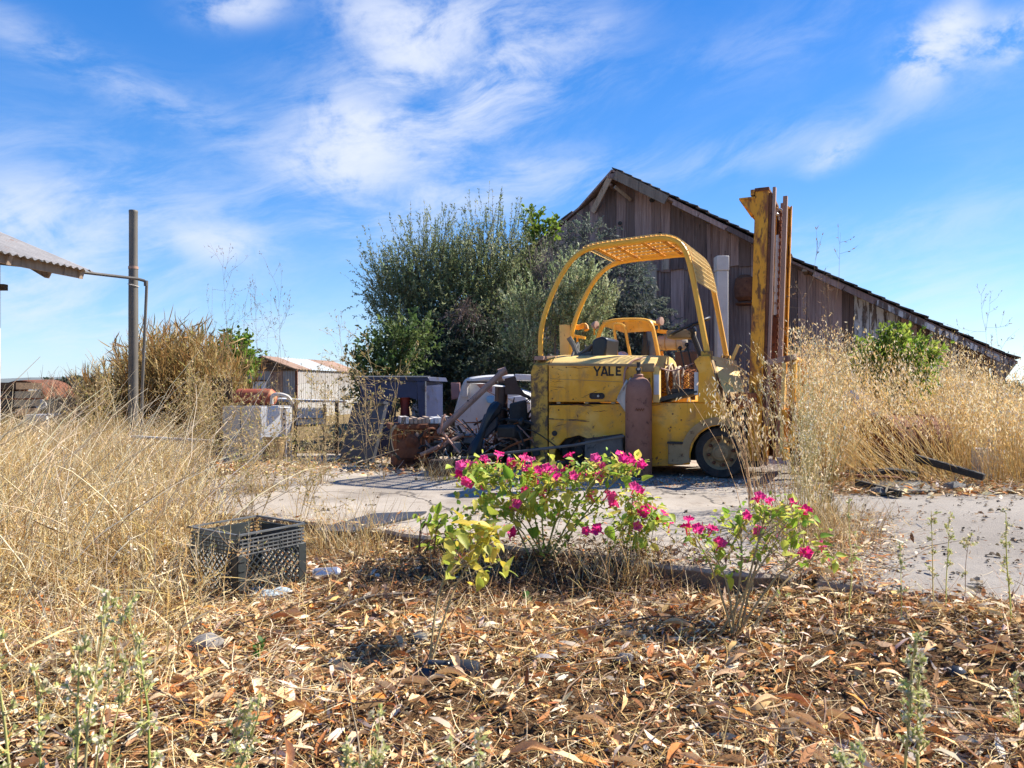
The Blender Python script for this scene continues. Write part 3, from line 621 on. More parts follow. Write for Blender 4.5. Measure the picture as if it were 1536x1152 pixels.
p, q = T(937,551), T(937,602); MB().bar((p.x,-.008,p.z),(q.x,-.008,q.z),.006,.008).build('crease', M['dusty'], hside, smooth=0)
# scratches: bare rusty streaks with ragged outlines lying on the paint
for (xa,ya,xb,yb,w_) in ((826,573,846,572,.8),(826,579,850,583,.7),(872,597,900,585,.9),(833,553,846,556,.8),(826,586,838,584,.7),(845,551.5,890,551.5,.7),(890,618,912,616,1.0),(826,630,884,629,1.0),(832,640,850,636,.8),(855,607.5,900,608.5,1.6),(945,607,1000,607,1.2)):
    a, b = T(xa,ya), T(xb,yb); n_ = 9; up, dn = [], []
    for i in range(n_):
        f_ = i/(n_-1); c = a.lerp(b, f_)+Vector((0,0,random.uniform(-.006,.006))); hw = .0034*w_*math.sin(math.pi*(f_*.9+.05))*random.uniform(.4,1.3)
        up.append((c.x,-.0095 if ya < 603 else -.003,c.z+hw)); dn.append((c.x,-.0095 if ya < 603 else -.003,c.z-hw))
    MB().loft([up, dn]).build('paint_scar', M['rust'], hside if ya < 603 else chs, smooth=0)
for px, py in ((829,551),(850,551),(905,551),(930,552),(829,598),(860,599),(925,599),(942,552),(974,600)):
    p = T(px,py); MB().lathe([(.007,0),(.007,.003),(.004,.006)], (p.x,-.006,p.z), (0,-1,0), 7).build('screw', M['rust'], hside, smooth=0)
for px in (838,880,920,965):
    p = T(px,604.5); MB().box((p.x-.02,-.004,p.z-.01),(p.x+.02,.02,p.z+.012)).build('hinge_tab', M['dusty'], chs, bevel=.003)
p, q = T(905,653), T(938,661); MB().box((p.x,-.006,q.z),(q.x,.0,p.z)).build('patch_plate', M['yellow_pale'], chs, smooth=0)
# lettering
def stroke(mb, x, y, pts, w_, s_):
    for a, b in zip(pts, pts[1:]):
        mb.bar((x+a[0]*s_, -.0095, y+a[1]*s_), (x+b[0]*s_, -.0095, y+b[1]*s_), .004, w_*s_, (0,1,0)) if False else None
        A = Vector((x+a[0]*s_,0,y+a[1]*s_)); B = Vector((x+b[0]*s_,0,y+b[1]*s_)); d = (B-A).normalized(); n_ = Vector((-d.z,0,d.x))*w_*s_/2
        mb.prism([A-n_+Vector((0,-.0065,0)), B-n_+Vector((0,-.0065,0)), B+n_+Vector((0,-.0065,0)), A+n_+Vector((0,-.0065,0))], (0,-.0025,0))
l0, l1 = T(891,564), T(935,564); lh = T(891,550).z-l0.z; cell = (l1.x-l0.x)/4
for i, (nm, strokes) in enumerate((('y', [[(-.02,1),(.40,.46)],[(.86,1),(.42,.46)],[(.41,.50),(.41,0)]]), ('a', [[(0,0),(.42,1)],[(.42,1),(.84,0)],[(.18,.28),(.66,.28)]]), ('l', [[(.08,1),(.08,0)],[(.0,.09),(.70,.09)]]), ('e', [[(.08,1),(.08,0)],[(0,.09),(.70,.09)],[(0,.5),(.60,.5)],[(0,.91),(.70,.91)]]))):
    mb = MB()
    for j, st in enumerate(strokes):
        b4 = len(mb.v); stroke(mb, l0.x+cell*i+.004, l0.z, [(u*cell/lh*1.0, v_) for u, v_ in st], .19, lh)
        mb.v[b4:] = [(p[0], p[1]-.0004*j, p[2]) for p in mb.v[b4:]]
    o = mb.build('letter', M['letter'], hside, smooth=0)
# counterweight
cw0, cw1 = T(794,547).x, T(822,547).x; zb = .07
prof = [(cw0+.02,zb),(cw0,zb+.10),(cw0,ze-.07),(cw0+.03,ze+.0),(cw1-.004,ze+.004),(cw1-.004,zb)]
rows = []
for v, sh, h in ((-.008,.05,0),(.0,.015,.0),(.07,.0,.02),(.14,0,.065),(.28,0,.10),(.53,0,.115),(.78,0,.10),(.92,0,.065),(1.0,0,.02),(1.06,.015,0),(1.068,.05,0)):
    rows.append([(x+(sh if x < cw0+.04 else 0), v, z+(h if z > ze-.03 else 0)) for x, z in prof])
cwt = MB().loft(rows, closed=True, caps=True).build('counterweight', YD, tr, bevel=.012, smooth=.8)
MB().lathe([(.022,0),(.02,.01)], (cw0+.10,.17,ze+.072), (0,-.45,1), 10).build('filler_hole', M['dark'], cwt)
# guard: two bent tubes, cross ties, mesh
gp = [(811,536),(811,505),(815,480),(824,452),(838,420),(853,396),(868,381),(886,372),(910,367),(950,362),(985,357.5),(1003,358),(1018,364),(1028,377),(1035,398),(1043,435),(1052,482),(1061,530)]
g2 = [T(x,y,.07) for x, y in gp]
prof = spline([(p.x,0,p.z) for p in g2], 4)
near = MB().tube([(p.x,.07,p.z) for p in prof], .0265, 10).build('guard_rail', YT, tr)
NP = len(prof)-1
def fv(i): return .91+.15*min(1, max(0, (i/NP-.15)/.6))
far = MB().tube([(p.x,fv(i),p.z) for i, p in enumerate(prof)], .0265, 10).build('guard_rail', YT, tr)
for i in (29, 33, 37, 41, 45): 
    p = prof[i]; MB().bar((p.x,.09,p.z-.005),(p.x,fv(i)-.02,p.z-.005),.045,.012).build('roof_bar', YR, tr, bevel=.003)
for k_ in (.24,.40,.56,.72,.88): MB().tube([(prof[i].x, k_, prof[i].z+.008) for i in range(28, 47)], .011, 6).build('roof_slat', YT, tr)
mi0, mi1 = 26, 59
cum = [0]
for i in range(mi0+1, mi1+1): cum.append(cum[-1]+(prof[i]-prof[i-1]).length)
def at_len(L):
    for i in range(1, len(cum)):
        if cum[i] >= L: f_ = (L-cum[i-1])/(cum[i]-cum[i-1]); return prof[mi0+i-1].lerp(prof[mi0+i], f_), (prof[mi0+i]-prof[mi0+i-1]).normalized()
    return prof[mi1], (prof[mi1]-prof[mi1-1]).normalized()
ms = MB(); L = 0.0; row = 0
pitch, half = .027, .021
while L < cum[-1]:
    p, d = at_len(L); nrm = Vector((-d.z,0,d.x)); c = p+nrm*.032
    ms.bar((c.x,.045,c.z),(c.x,1.025,c.z),.007,.005,nrm); L += .048
for j in range(18):
    v = .05+j*.0575; pts = []
    for i in range(mi0, mi1+1):
        d = (prof[min(i+1,mi1)]-prof[i-1]).normalized(); nrm = Vector((-d.z,0,d.x)); c = prof[i]+nrm*.034; pts.append((c.x,v,c.z))
    ms.tube(pts, .0048, 4)
ms.build('roof_mesh', M['yellow_pale'], tr, smooth=0)
for v in (.07,1.0):
    v = v if v < .5 else .91; p = prof[0]; MB().box((p.x-.05,v-.05,p.z-.03),(p.x+.05,v+.05,p.z+.012)).build('guard_foot', M['rust_pink'], tr, bevel=.004)
    v = v if v < .5 else 1.05; p = prof[-1]; MB().box((p.x-.05,v-.04,p.z-.06),(p.x+.04,v+.04,p.z+.02)).build('guard_foot', YD, tr, bevel=.004)
# cowl, dash panel, floor, pedals, wheel
cow = [(1041,542),(1049,534),(1064,534),(1072,565),(1081,604),(1047,604),(1048,557)]
plate(cow, -.008, .035).build('cowl_side', Y1, tr, bevel=.006)
plate(cow, WV-.03, .035).build('cowl_side', Y1, tr)
p, q = T(1064,536), T(1081,604); MB().prism([(p.x-.05,.05,p.z-.02),(p.x,.05,p.z-.02),(q.x,.05,q.z),(q.x-.05,.05,q.z)], (0,.96,0)).build('cowl_front', M['dusty'], tr, smooth=0)
c = [T(1066,534,.35), T(1101,541,.60), T(1113,588,.10), T(1086,588,-.05)]
dp = MB().prism(c, (.02,.012,.0)).build('dash_panel', M['yellow_pale'], tr, smooth=0)

p, q = T(1098,540,.45), T(1108,517,.45); MB().bar(p, q, .03, .03).build('light_bracket', M['yellow_pale'], tr, smooth=0)
p = T(1003,603,.02); q = T(1046,590,.02)
fl_ = MB(); fl_.prism([T(984,604,.03), T(1000,600,.03), T(1046,589,.03), T(1046,586,.03), T(1010,590,.03), T(985,598,.03)], (0,.55,0)).build('floor_mat', M['black_shiny'], tr, smooth=0)
MB().box((T(1006,590,.1).x,.1,T(1006,590,.1).z),(T(1044,590,.1).x,.5,T(1044,583,.1).z)).build('pedal_box', M['dark'], tr, bevel=.01)
p, q = T(979,549), T(991,604); MB().box((p.x,.02,q.z),(q.x-.02,WV-.02,p.z-.01)).build('seat_box', YD, tr, bevel=.008) if False else None
p, q = T(979,551), T(989,604); fr_ = MB().box((p.x,.0,q.z),(q.x,.06,p.z+.01)).build('rear_pillar', M['yellow_pale'], tr, bevel=.005)
p, q = T(981,562,-.01), T(988.5,592,-.01); MB().box((p.x,-.012,q.z),(q.x,-.002,p.z)).build('white_plate', M['white_paint'], fr_, smooth=0)
p, q = T(1041,558,.02), T(1047,592,.02); MB().box((p.x,.03,q.z),(q.x,.05,p.z)).build('white_plate', M['white_paint'], tr, smooth=0)
col0, col1 = T(1056,545,.5), T(1036,494,.5)
stc = MB().tube([col0, col1], .026, 10).build('steering_column', M['dark'], tr)
ax = Vector((-.38,-.12,.92)).normalized(); wc_ = col1+ax*.03
sw = MB().torus(wc_, ax, .205, .0145, 32, 8).build('steering_wheel', M['black_shiny'], tr)
hb_ = MB().lathe([(.05,-.04),(.055,0),(.03,.02)], wc_-ax*.03, ax, 12).build('hub', M['black_shiny'], sw)
aa = ax.orthogonal().normalized(); ab = ax.cross(aa)
for k_ in range(3):
    a = k_*2.094+.6; MB().tube([wc_-ax*.02, wc_+(aa*math.cos(a)+ab*math.sin(a))*.2], .010, 6).build('spoke', M['black_shiny'], sw)
for px, py in ((1020,522),(1030,517),(1061,527)):
    p = T(px,py,.45); MB().tube([p, p+Vector((.05,0,-.22))], .009, 6).build('lever', M['dark'], tr)
    MB().sphere(p, .022, 8, 6).build('lever_knob', M['black_shiny'], tr)
p = T(1018,505,.55); MB().box((p.x-.1,.45,p.z-.02),(p.x+.14,.72,p.z+.06)).build('instrument_box', M['dusty'], tr, bevel=.012)
# seat backrest on the hood
sc = T(908,524,.52)
seat = MB().prism([(sc.x-.10,.33,sc.z-.13),(sc.x+.06,.33,sc.z-.13),(sc.x+.085,.33,sc.z+.10),(sc.x+.02,.33,sc.z+.125),(sc.x-.075,.33,sc.z+.09)], (0,.40,0)).build('seat_back', M['black_shiny'], tr, bevel=.02)
p = T(862,528,.95)
# wheels
def wheel(tx, v, r, w_, nm, mat_rim, hub=True):
    tyre = MB().lathe([(r*.66,-w_/2),(r*.94,-w_/2),(r,-w_/2+.02),(r,w_/2-.02),(r*.94,w_/2),(r*.66,w_/2)], (tx,v,r), (0,1,0), 36, cap=False).build(nm, M['black_rubber'], tr)
    s_ = -1 if v < .5 else 1
    rim = MB().lathe([(r*.70,w_/2-.008),(r*.66,w_/2-.004),(r*.62,w_/2-.03),(r*.56,w_/2-.055),(r*.40,w_/2-.055),(r*.34,w_/2-.03),(r*.30,w_/2-.015),(r*.20,w_/2-.010),(r*.18,w_/2+.01),(0.001,w_/2+.012)], (tx,v,r), (0,s_,0), 32, cap=False).build('rim', mat_rim, tyre)
    for k_ in range(8):
        a = k_*math.pi/4+.2; c = Vector((tx+math.cos(a)*r*.48, v+s_*(w_/2-.055), r+math.sin(a)*r*.48))
        MB().lathe([(.017,0),(.017,.018),(.010,.03)], c, (0,s_,0), 6).build('wheel_nut', M['rust'], tyre, smooth=0)
    return tyre
fx = T(1079,682).x
wheel(fx, .13, .232, .20, 'front_wheel', M['dusty']); wheel(fx, WV-.13, .232, .20, 'front_wheel', M['dusty'])
rx = T(866,693).x
wheel(rx, .15, .20, .16, 'rear_wheel', M['dark']); wheel(rx, WV-.15, .20, .16, 'rear_wheel', M['dark'])
MB().tube([(fx,.24,.232),(fx,WV-.24,.232)], .07, 10).build('front_axle', M['dark'], tr)
MB().tube([(rx,.24,.20),(rx,WV-.24,.20)], .05, 10).build('rear_axle', M['dark'], tr)
# mast
def tilt(x, z): return x+(z-.5)*.030
def channel(xa, xb, z0, z1, v, out, mat, name, fl=.10, th=.014):
    mb = MB()
    for (a0,a1,v0,v1) in ((xa,xb,v,v+out*th),(xa,xa+th,v+out*th,v+out*fl),(xb-th,xb,v+out*th,v+out*fl)):
        lo, hi = min(v0,v1), max(v0,v1)
        mb.add([(tilt(a0,z0),lo,z0),(tilt(a1,z0),lo,z0),(tilt(a1,z0),hi,z0),(tilt(a0,z0),hi,z0),(tilt(a0,z1),lo,z1),(tilt(a1,z1),lo,z1),(tilt(a1,z1),hi,z1),(tilt(a0,z1),hi,z1)],
               [(0,3,2,1),(4,5,6,7),(0,1,5,4),(1,2,6,5),(2,3,7,6),(3,0,4,7)])
    return mb.build(name, mat, tr, smooth=0)
mz = T(1145,300,.2); m0, m1 = T(1129,440,.2).x-tilt(0,1.63), T(1149,440,.2).x-tilt(0,1.63)
MV0, MV1 = .16, .90
zt = T(1145,288,.2).z
channel(m0, m1, .16, zt, MV0, 1, YR, 'outer_channel'); channel(m0, m1, .16, zt, MV1, -1, YR, 'outer_channel')
i0, i1 = m1+.012, m1+.072
channel(m1+.002, m1+.026, .16, zt-.02, MV0+.012, 1, M['rust'], 'channel_flange', .09, .006); channel(m1+.002, m1+.026, .16, zt-.02, MV1-.012, -1, M['rust'], 'channel_flange', .09, .006)
channel(i0+.018, i1-.016, .12, zt+.03, MV0+.018, 1, M['rust_pink'], 'inner_channel', .07, .012); channel(i0+.018, i1-.016, .12, zt+.03, MV1-.018, -1, M['rust_pink'], 'inner_channel', .07, .012)
zc = T(1175,302,.5).z
for v in (.30,.76): channel(i1+.035, i1+.072, .30, zc, v, 1 if v < .5 else -1, YR if v > .5 else M['rust_pink'], 'lift_rail', .05, .010)
MB().tube([(tilt(i1-.02,.3),.53,.3),(tilt(i1-.02,1.5),.53,1.5)], .045, 12).build('lift_cylinder', M['rust'], tr)
MB().tube([(tilt(i1-.02,1.5),.53,1.5),(tilt(i1-.02,2.25),.53,2.25)], .024, 10).build('lift_ram', M['steel'], tr)
for v in (.40,.64):
    ch = MB(); z = .45
    k_ = 0
    while z < zt-.18:
        w2 = .011 if k_ % 2 else .006; x = tilt(i1+.012,z); ch.box((x-w2,v-.012,z),(x+w2,v+.012,z+.030)); z += .033; k_ += 1
    ch.build('chain', M['rust'], tr, smooth=0)
    MB().torus((tilt(i1-.004,zt-.15),v,zt-.15),(0,1,0),.026,.012,14,6).build('chain_pulley', M['steel'], tr)
for z, mat in ((zt-.06,YR),(1.35,M['rust']),(.75,YR)):
    MB().box((tilt(m0+.02,z),MV0+.015,z-.05),(tilt(m0+.05,z),MV1-.015,z+.05)).build('mast_tie', mat, tr, smooth=0)
top_p = T(1145,289,.2); 
MB().box((tilt(m0,zt)-.005,MV0-.012,zt),(tilt(m1,zt)+.005,MV1+.012,zt+.03)).build('top_plate', M['rust'], tr, bevel=.004)
for v in (MV0, MV0+.3, MV1-.02):
    z1 = T(1120,301,.2).z; xa = T(1111,305,.2).x
    MB().prism([(xa,v,z1),(tilt(m0,z1)-.002,v,z1),(tilt(m0,z1)-.002,v,z1-.16)], (0,.016,0)).build('gusset', YR, tr, smooth=0)
z1 = T(1120,301,.2).z; xa = T(1110,305,.2).x
MB().box((xa,MV0-.01,z1+.001),(tilt(m0,z1)-.002,MV1+.01,z1+.018)).build('top_tie', YR, tr, smooth=0)
MB().box((xa+.10,MV0-.01,zt-.03),(tilt(m0,zt)-.006,MV1+.01,zt+.02)).build('upper_tie', YR, tr, smooth=0)
# foot of the mast: rusty block, axle brackets, tilt cylinder
p, q = T(1103,589,.1), T(1134,611,.1); MB().box((p.x,.06,q.z),(q.x,.92,p.z)).build('mast_bracket', M['rust_orange'], tr, bevel=.01)
p, q = T(1112,612,.2), T(1150,705,.2); MB().box((p.x,.20,.10),(q.x-.06,.86,p.z)).build('axle_housing', M['dark'], tr, bevel=.015)
MB().tube([T(1060,610,.3), T(1128,600,.3)], .03, 10).build('tilt_cylinder', M['rust'], tr)
p = T(1150,640,.1); MB().box((p.x-.03,.12,.16),(p.x+.0,.2,p.z)).build('mast_shoe', YR, tr, smooth=0)
# carriage, load backrest and forks
cx0 = i1+.09
bz0, bz1 = .30, T(1210,540,.3).z
def cbar(nm, a, b, w_, h_, mat=YR): return MB().bar(a, b, w_, h_, (1,0,0)).build(nm, mat, tr, bevel=.004)
for z in (.24,.58): cbar('carriage_bar', (cx0+.05,-.02,z),(cx0+.05,1.08,z),.10,.045,YR)
pts = [(cx0+.10,.02,.30),(cx0+.12,.02,bz1-.10),(cx0+.12,.06,bz1-.02),(cx0+.12,.14,bz1),(cx0+.12,.92,bz1),(cx0+.12,1.0,bz1-.02),(cx0+.12,1.04,bz1-.1),(cx0+.10,1.04,.30)]
MB().tube(spline(pts,3), .028, 8).build('backrest_frame', YR, tr)
for v in (.28,.53,.78): cbar('backrest_bar', (cx0+.11,v,.6),(cx0+.12,v,bz1-.02),.04,.02,M['yellow_pale'])
MB().bar((cx0-.10,.10,bz1-.03),(cx0+.14,.02,bz1+.02),.05,.05).build('backrest_stay', M['rust_pink'], tr, bevel=.004)
cbar('backrest_post', (cx0+.02,.06,.25),(cx0+.04,.06,bz1-.03),.07,.03,M['yellow_pale'])
p, q = T(1174,612,.12), T(1189,662,.12); MB().box((p.x,.08,q.z),(q.x,.13,p.z)).build('carriage_plate', Y1, tr, bevel=.005)
for v in (.22,.80):
    mb = MB(); mb.prism([(cx0+.08,v,.66),(cx0+.12,v,.66),(cx0+.12,v,.085),(cx0+1.0,v,.06),(cx0+1.0,v,.048),(cx0+.08,v,.045)], (0,.11,0)); mb.build('fork', M['rust'], tr, smooth=0)

# ------------------------------------------------------------------ gas cylinder, rag, hoses, box and pipe by the truck
cc = G(958,717); cc.y += .12; cc.x += .02
gc = thing('gas_cylinder', 'tall brown gas cylinder standing upright against the side of the yellow forklift', 'gas cylinder', cc)
r = .122; H = CZ+(HY-566)/F*cc.y
MB().lathe([(r*.9,0),(r,.02),(r,H-.17),(r*.97,H-.11),(r*.86,H-.055),(r*.66,H-.018),(r*.42,H)], (0,0,0), n=28).build('body', M['cylinder'], gc)
MB().lathe([(.045,H-.004),(.045,H+.022),(.036,H+.03)], (0,0,0), n=14).build('neck_ring', M['cylinder'], gc)
vv = MB().lathe([(.020,H+.03),(.020,H+.06),(.026,H+.062),(.026,H+.085),(.016,H+.09),(.016,H+.12),(.020,H+.122),(.018,H+.14)], (0,0,0), n=12).build('valve', M['dark'], gc)
MB().tube([(0,0,H+.075),(-.012,-.05,H+.075)], .011, 8).build('outlet', M['steel'], vv)
MB().torus((0,0,.018), (0,0,1), r*.985, .010, 28, 6).build('foot_ring', M['rust'], gc)
for i in range(7):
    a_ = -1.9+i*.09; zq = H-.30-.01*(i%2); MB().box((math.cos(a_)*r-.004,math.sin(a_)*r-.003,zq),(math.cos(a_)*r+.006,math.sin(a_)*r+.002,zq+.018)).build('stamp_mark', M['rust'], gc, smooth=0)
rp = T(936,600,-.08); rg = thing('rag', 'pale rag hanging between the brown cylinder and the forklift', 'rag', (0,0,0))
Mtr = Matrix.Translation((TX,TY,0)) @ Matrix.Rotation(-TA,4,'Z')
rows = []
for i in range(9):
    f_ = i/8; y_ = 569+f_*50; l_ = 940-15*math.sin(min(1,f_*1.4)*math.pi*.55)+max(0,f_-.62)*30; r_ = 950
    rows.append([Mtr @ (T(l_+(r_-l_)*j/6, y_+3*math.sin(j*1.3+i*.6), -.035-.014*math.sin(j*1.9+i*.5))) for j in range(7)])
o = MB().loft(rows); o = o.build('cloth', M['canvas'], rg, smooth=2); sm_ = o.modifiers.new('t','SOLIDIFY'); sm_.thickness = .004
ho = thing('loose_hose', 'thin pinkish hose looped over the yellow hood edge above the cylinder', 'hose', (0,0,0))
MB().tube(spline([Mtr @ T(x,y,v) for x,y,v in ((937,600,-.02),(936,575,-.025),(938,555,-.03),(948,542,.06),(964,537,.2),(985,540,.35),(1000,548,.5))],6), .009, 6).build('hose', M['hose'], ho)
MB().tube(spline([Mtr @ T(x,y,v) for x,y,v in ((943,550,-.02),(951,540,.05),(968,541,.16),(990,552,.02),(1012,556,.1),(1040,545,.2))],6), .007, 6).build('hose', M['hose'], ho)
gb = thing('scrap_box', 'grimy grey metal box set against the forklift rear wheel', 'metal box', (0,0,0))
b = [Mtr @ T(876,690,-.14), Mtr @ T(936,692,-.10), Mtr @ T(933,654,-.10), Mtr @ T(905,657,-.12), Mtr @ T(877,661,-.14)]
dz = Mtr.to_3x3() @ Vector((0,.12,0)); zoff = Vector((0,0,-b[0].z+.002))
b[0].z = .004; b[1].z = .004
MB().prism(b, dz).build('box', M['greybox'], gb, bevel=.012)
MB().bar(b[4]+Vector((0,-.02,.01)), b[2]+Vector((0,-.02,.014)), .03, .02).build('lid_edge', M['dark'], gb, smooth=0)
sp_ = thing('steel_pipe', 'long thin steel pipe resting slantwise from timber beam to grey box before rear wheel', 'pipe', (0,0,0))
MB().tube([W(692,687.5,6.93), W(738,682,6.8), W(860,668,6.66), W(936,654,6.60)], .013, 8).build('pipe', M['galv'], sp_)

# ------------------------------------------------------------------ second yellow machine behind the forklift
KX, KY = W(940,585,9.3).x, 9.3
k2 = thing('small_loader', 'second yellow machine behind the forklift with low roll bar and lamps', 'loader', (KX,KY,0), -TA)
def K(px, py, v=0.0):
    k = (px-CX)/F; t = (k*(KY+tcs*v)-KX-tsn*v)/(tcs+k*tsn); Yd_ = KY-tsn*t+tcs*v; return Vector((t, v, CZ-(py-HY)/F*Yd_))
MB().box((-.75,.1,.25),(.75,1.0,1.02)).build('body', Y1, k2, bevel=.04)
for x in (-.5,.5):
    for v in (.12,.98): MB().lathe([(.2,-.09),(.3,-.09),(.33,-.06),(.33,.06),(.3,.09),(.2,.09)], (x,v,.33), (0,1,0), 24).build('wheel', M['black_rubber'], k2)
arch = [(889,540),(893,520),(899,500),(906,487),(920,481.5),(945,480),(968,481),(977,487),(982,505),(990,545)]
for v in (.0,.62): MB().tube(spline([K(x,y,v) for x,y in arch],3), .028, 8).build('roll_bar', YT, k2)
pl = [(903,483),(975,482),(982,496),(935,499),(908,490)]
for v in (.0,): MB().prism([K(x,y,v-.02) for x,y in pl], (0,.03,0)).build('roof_panel', Y1, k2, smooth=0)
MB().prism([K(905,480,.0),K(974,479,.0),K(974,482,.0),K(905,483,.0)], (0,.62,0)).build('roof_plate', M['yellow_pale'], k2, smooth=0)
MB().tube(spline([K(x,y,-.1) for x,y in ((926,540),(924,515),(921,490),(925,486),(936,489),(940,505),(946,540))],3), .018, 8).build('grab_loop', YT, k2)
for px, py, v in ((891,488,-.05),(988,482,-.03)):
    c = K(px,py,v); la = MB().lathe([(.004,-.03),(.03,-.026),(.045,0),(.052,.03),(.052,.045),(.004,.05)], c, (.95,-.3,0), 14).build('head_lamp', M['rust_pink'], k2)
    MB().tube([c, c+Vector((0,.02,-.12))], .012, 6).build('bracket', YR, la)
c = K(968,515,.2); MB().prism([(c.x-.07,.2,c.z-.2),(c.x+.05,.2,c.z-.2),(c.x+.02,.2,c.z+.16),(c.x-.03,.2,c.z+.18)], (0,.35,0)).build('seat_back', M['black_shiny'], k2, bevel=.02)
c = K(933,540,.1); MB().lathe([(.16,0),(.10,.05),(.05,.10),(.0,.12)], c, (.2,-.5,1), 12).build('air_cleaner', M['alu'], k2)
gt_ = K(1008,514,.3); tk = MB().tube([gt_+Vector((-.19,0,0)), gt_+Vector((-.165,0,0)), gt_+Vector((.15,0,0)), gt_+Vector((.19,0,0))], [.05,.095,.095,.05], 16).build('fuel_tank', M['olive_tank'], k2)
for dx in (-.07,.07): MB().torus(gt_+Vector((dx,0,0)), (1,0,0), .097, .007, 20, 6).build('strap', M['dusty'], tk)
for px in (992,1019): MB().bar(K(px,527,.3), K(px+3,560,.3), .04, .04).build('tank_post', YR, k2, smooth=0)
MB().prism([K(985,494,.25),K(1024,497,.25),K(1024,501,.25),K(985,499,.25)], (0,.2,0)).build('tank_cover', YT, k2, smooth=0)
MB().prism([K(1012,528,.25),K(1046,527,.25),K(1042,600,.25),K(1016,600,.25)], (0,.03,0)).build('radiator_panel', M['maroon'], k2, smooth=0)
pp = thing('yellow_bracket', 'upright flat yellow steel plate with crossbars standing behind the forklift hood', 'steel frame', Vector((0,0,0)))
Y_ = 8.35
MB().prism([W(839,487,Y_),W(855,487,Y_),W(856,560,Y_),W(841,560,Y_)], (0,.03,0)).build('plate', M['yellow_pale'], pp, smooth=0)
MB().prism([W(839,560,Y_),W(857,560,Y_),W(857,698,Y_),W(839,698,Y_)], (0,.03,0)).build('stand', Y1, pp, smooth=0)
MB().tube(spline([W(857,488,Y_-.02),W(868,491,Y_-.05),W(877,488,Y_-.07),W(880,495,Y_-.1)],3), .03, 8).build('arm', YR, pp)
MB().bar(W(857,503,Y_), W(878,507,Y_-.1), .03, .03).build('crossbar', YT, pp, smooth=0)
MB().bar(W(866,505,Y_-.04), W(867,560,Y_-.04), .02, .02).build('upright', YR, pp, smooth=0)
jl = thing('cable_heap', 'grey tangle of dusty cables and fittings heaped on the forklift hood', 'cable heap', Mtr @ T(885,541,.4))
mb = MB(); zb_ = (T(885,541,.4)).z
for i in range(9):
    a = random.uniform(0,6.28); pts = [Vector((random.uniform(-.22,.12),random.uniform(-.1,.12),random.uniform(0,.05))) for _ in range(4)]; pts[1].z += random.uniform(0,.16); mb.tube(spline(pts,4), random.uniform(.008,.018), 5)
mb.tube(spline([(-.22,0,.24),(-.17,.0,.16),(-.12,-.02,.05),(.0,0,.02)],4), .028, 7)
mb.build('cables', M['greybox'], jl); 
wr = thing('hose_coil', 'straw coloured coil of old hose lying on the forklift floor', 'hose coil', (0,0,0))
wcx = Mtr @ T(1017,572,.62)
for i in range(7):
    MB().torus(wcx+Vector((random.uniform(-.03,.03)+(i-3)*.024, random.uniform(-.03,.03), random.uniform(-.02,.02))), (1,random.uniform(-.3,.1)-.25,random.uniform(-.2,.3)), .155+random.uniform(-.02,.02), .011, 22, 6).build('loop', M['wire'], wr)
mb = MB()
for i in range(13):
    a = i/13*math.pi*2
    for sg in (1,-1): mb.tube([wcx+Vector((-.17+.34*j/6, math.cos(a+sg*j*.45)*.12, math.sin(a+sg*j*.45)*.12)) for j in range(7)], .004, 4)
mb.build('wire_cage', M['rust_orange'], wr, smooth=0)
# ================================================================== SCRAP LEFT OF THE FORKLIFT
Z0 = Vector((0,0,0))
o = thing('steel_post', 'dark brown steel post with a clamped head standing among the scrap', 'post', W(752,699,7.8))
b = o.location.copy()
top_ = W(752,580,7.8).z
mb = MB(); mb.tube([(0,0,.0),(0,0,top_)], .068, 14); sh = mb.build('shaft', M['maroon'], o)
MB().lathe([(.12,0),(.12,.02),(.075,.03)], (0,0,0), n=14).build('base_flange', M['maroon'], o)
MB().prism([W(757,568,7.74)-b, W(773,564,7.74)-b, W(777,578,7.74)-b, W(787,590,7.74)-b, W(797,596,7.74)-b, W(796,600,7.74)-b, W(778,592,7.74)-b, W(758,592,7.74)-b], (0,.05,0)).build('bracket_plate', M['maroon'], o, smooth=0)
MB().tube([W(738,574,7.72)-b, W(754,568,7.72)-b], .032, 10).build('clamp_roller', M['rust_pink'], o)
MB().torus(W(745,570,7.70)-b, (1,0,.35), .035, .010, 14, 6).build('clamp_ring', M['steel'], o)
MB().tube([W(748,560,7.8)-b, W(760,556,7.8)-b], .045, 9).build('cap_block', M['rust_pink'], o)
MB().bar(W(700,573,7.7)-b, W(763,574,7.7)-b, .02, .02).build('cross_rod', M['maroon'], o, smooth=0)
o = thing('diagonal_bar', 'pale grey angle bar leaning diagonally against the dark post', 'steel bar', Z0)
MB().tube([W(656,650,7.55), W(690,618,7.6), W(757,555,7.68)], .033, 8).build('bar', M['rust_pink'], o); 
q = W(702,601,7.56); MB().lathe([(.010,0),(.010,.006)], q, (0,-1,0), 8).build('bolt_hole', M['dark'], o, smooth=0)
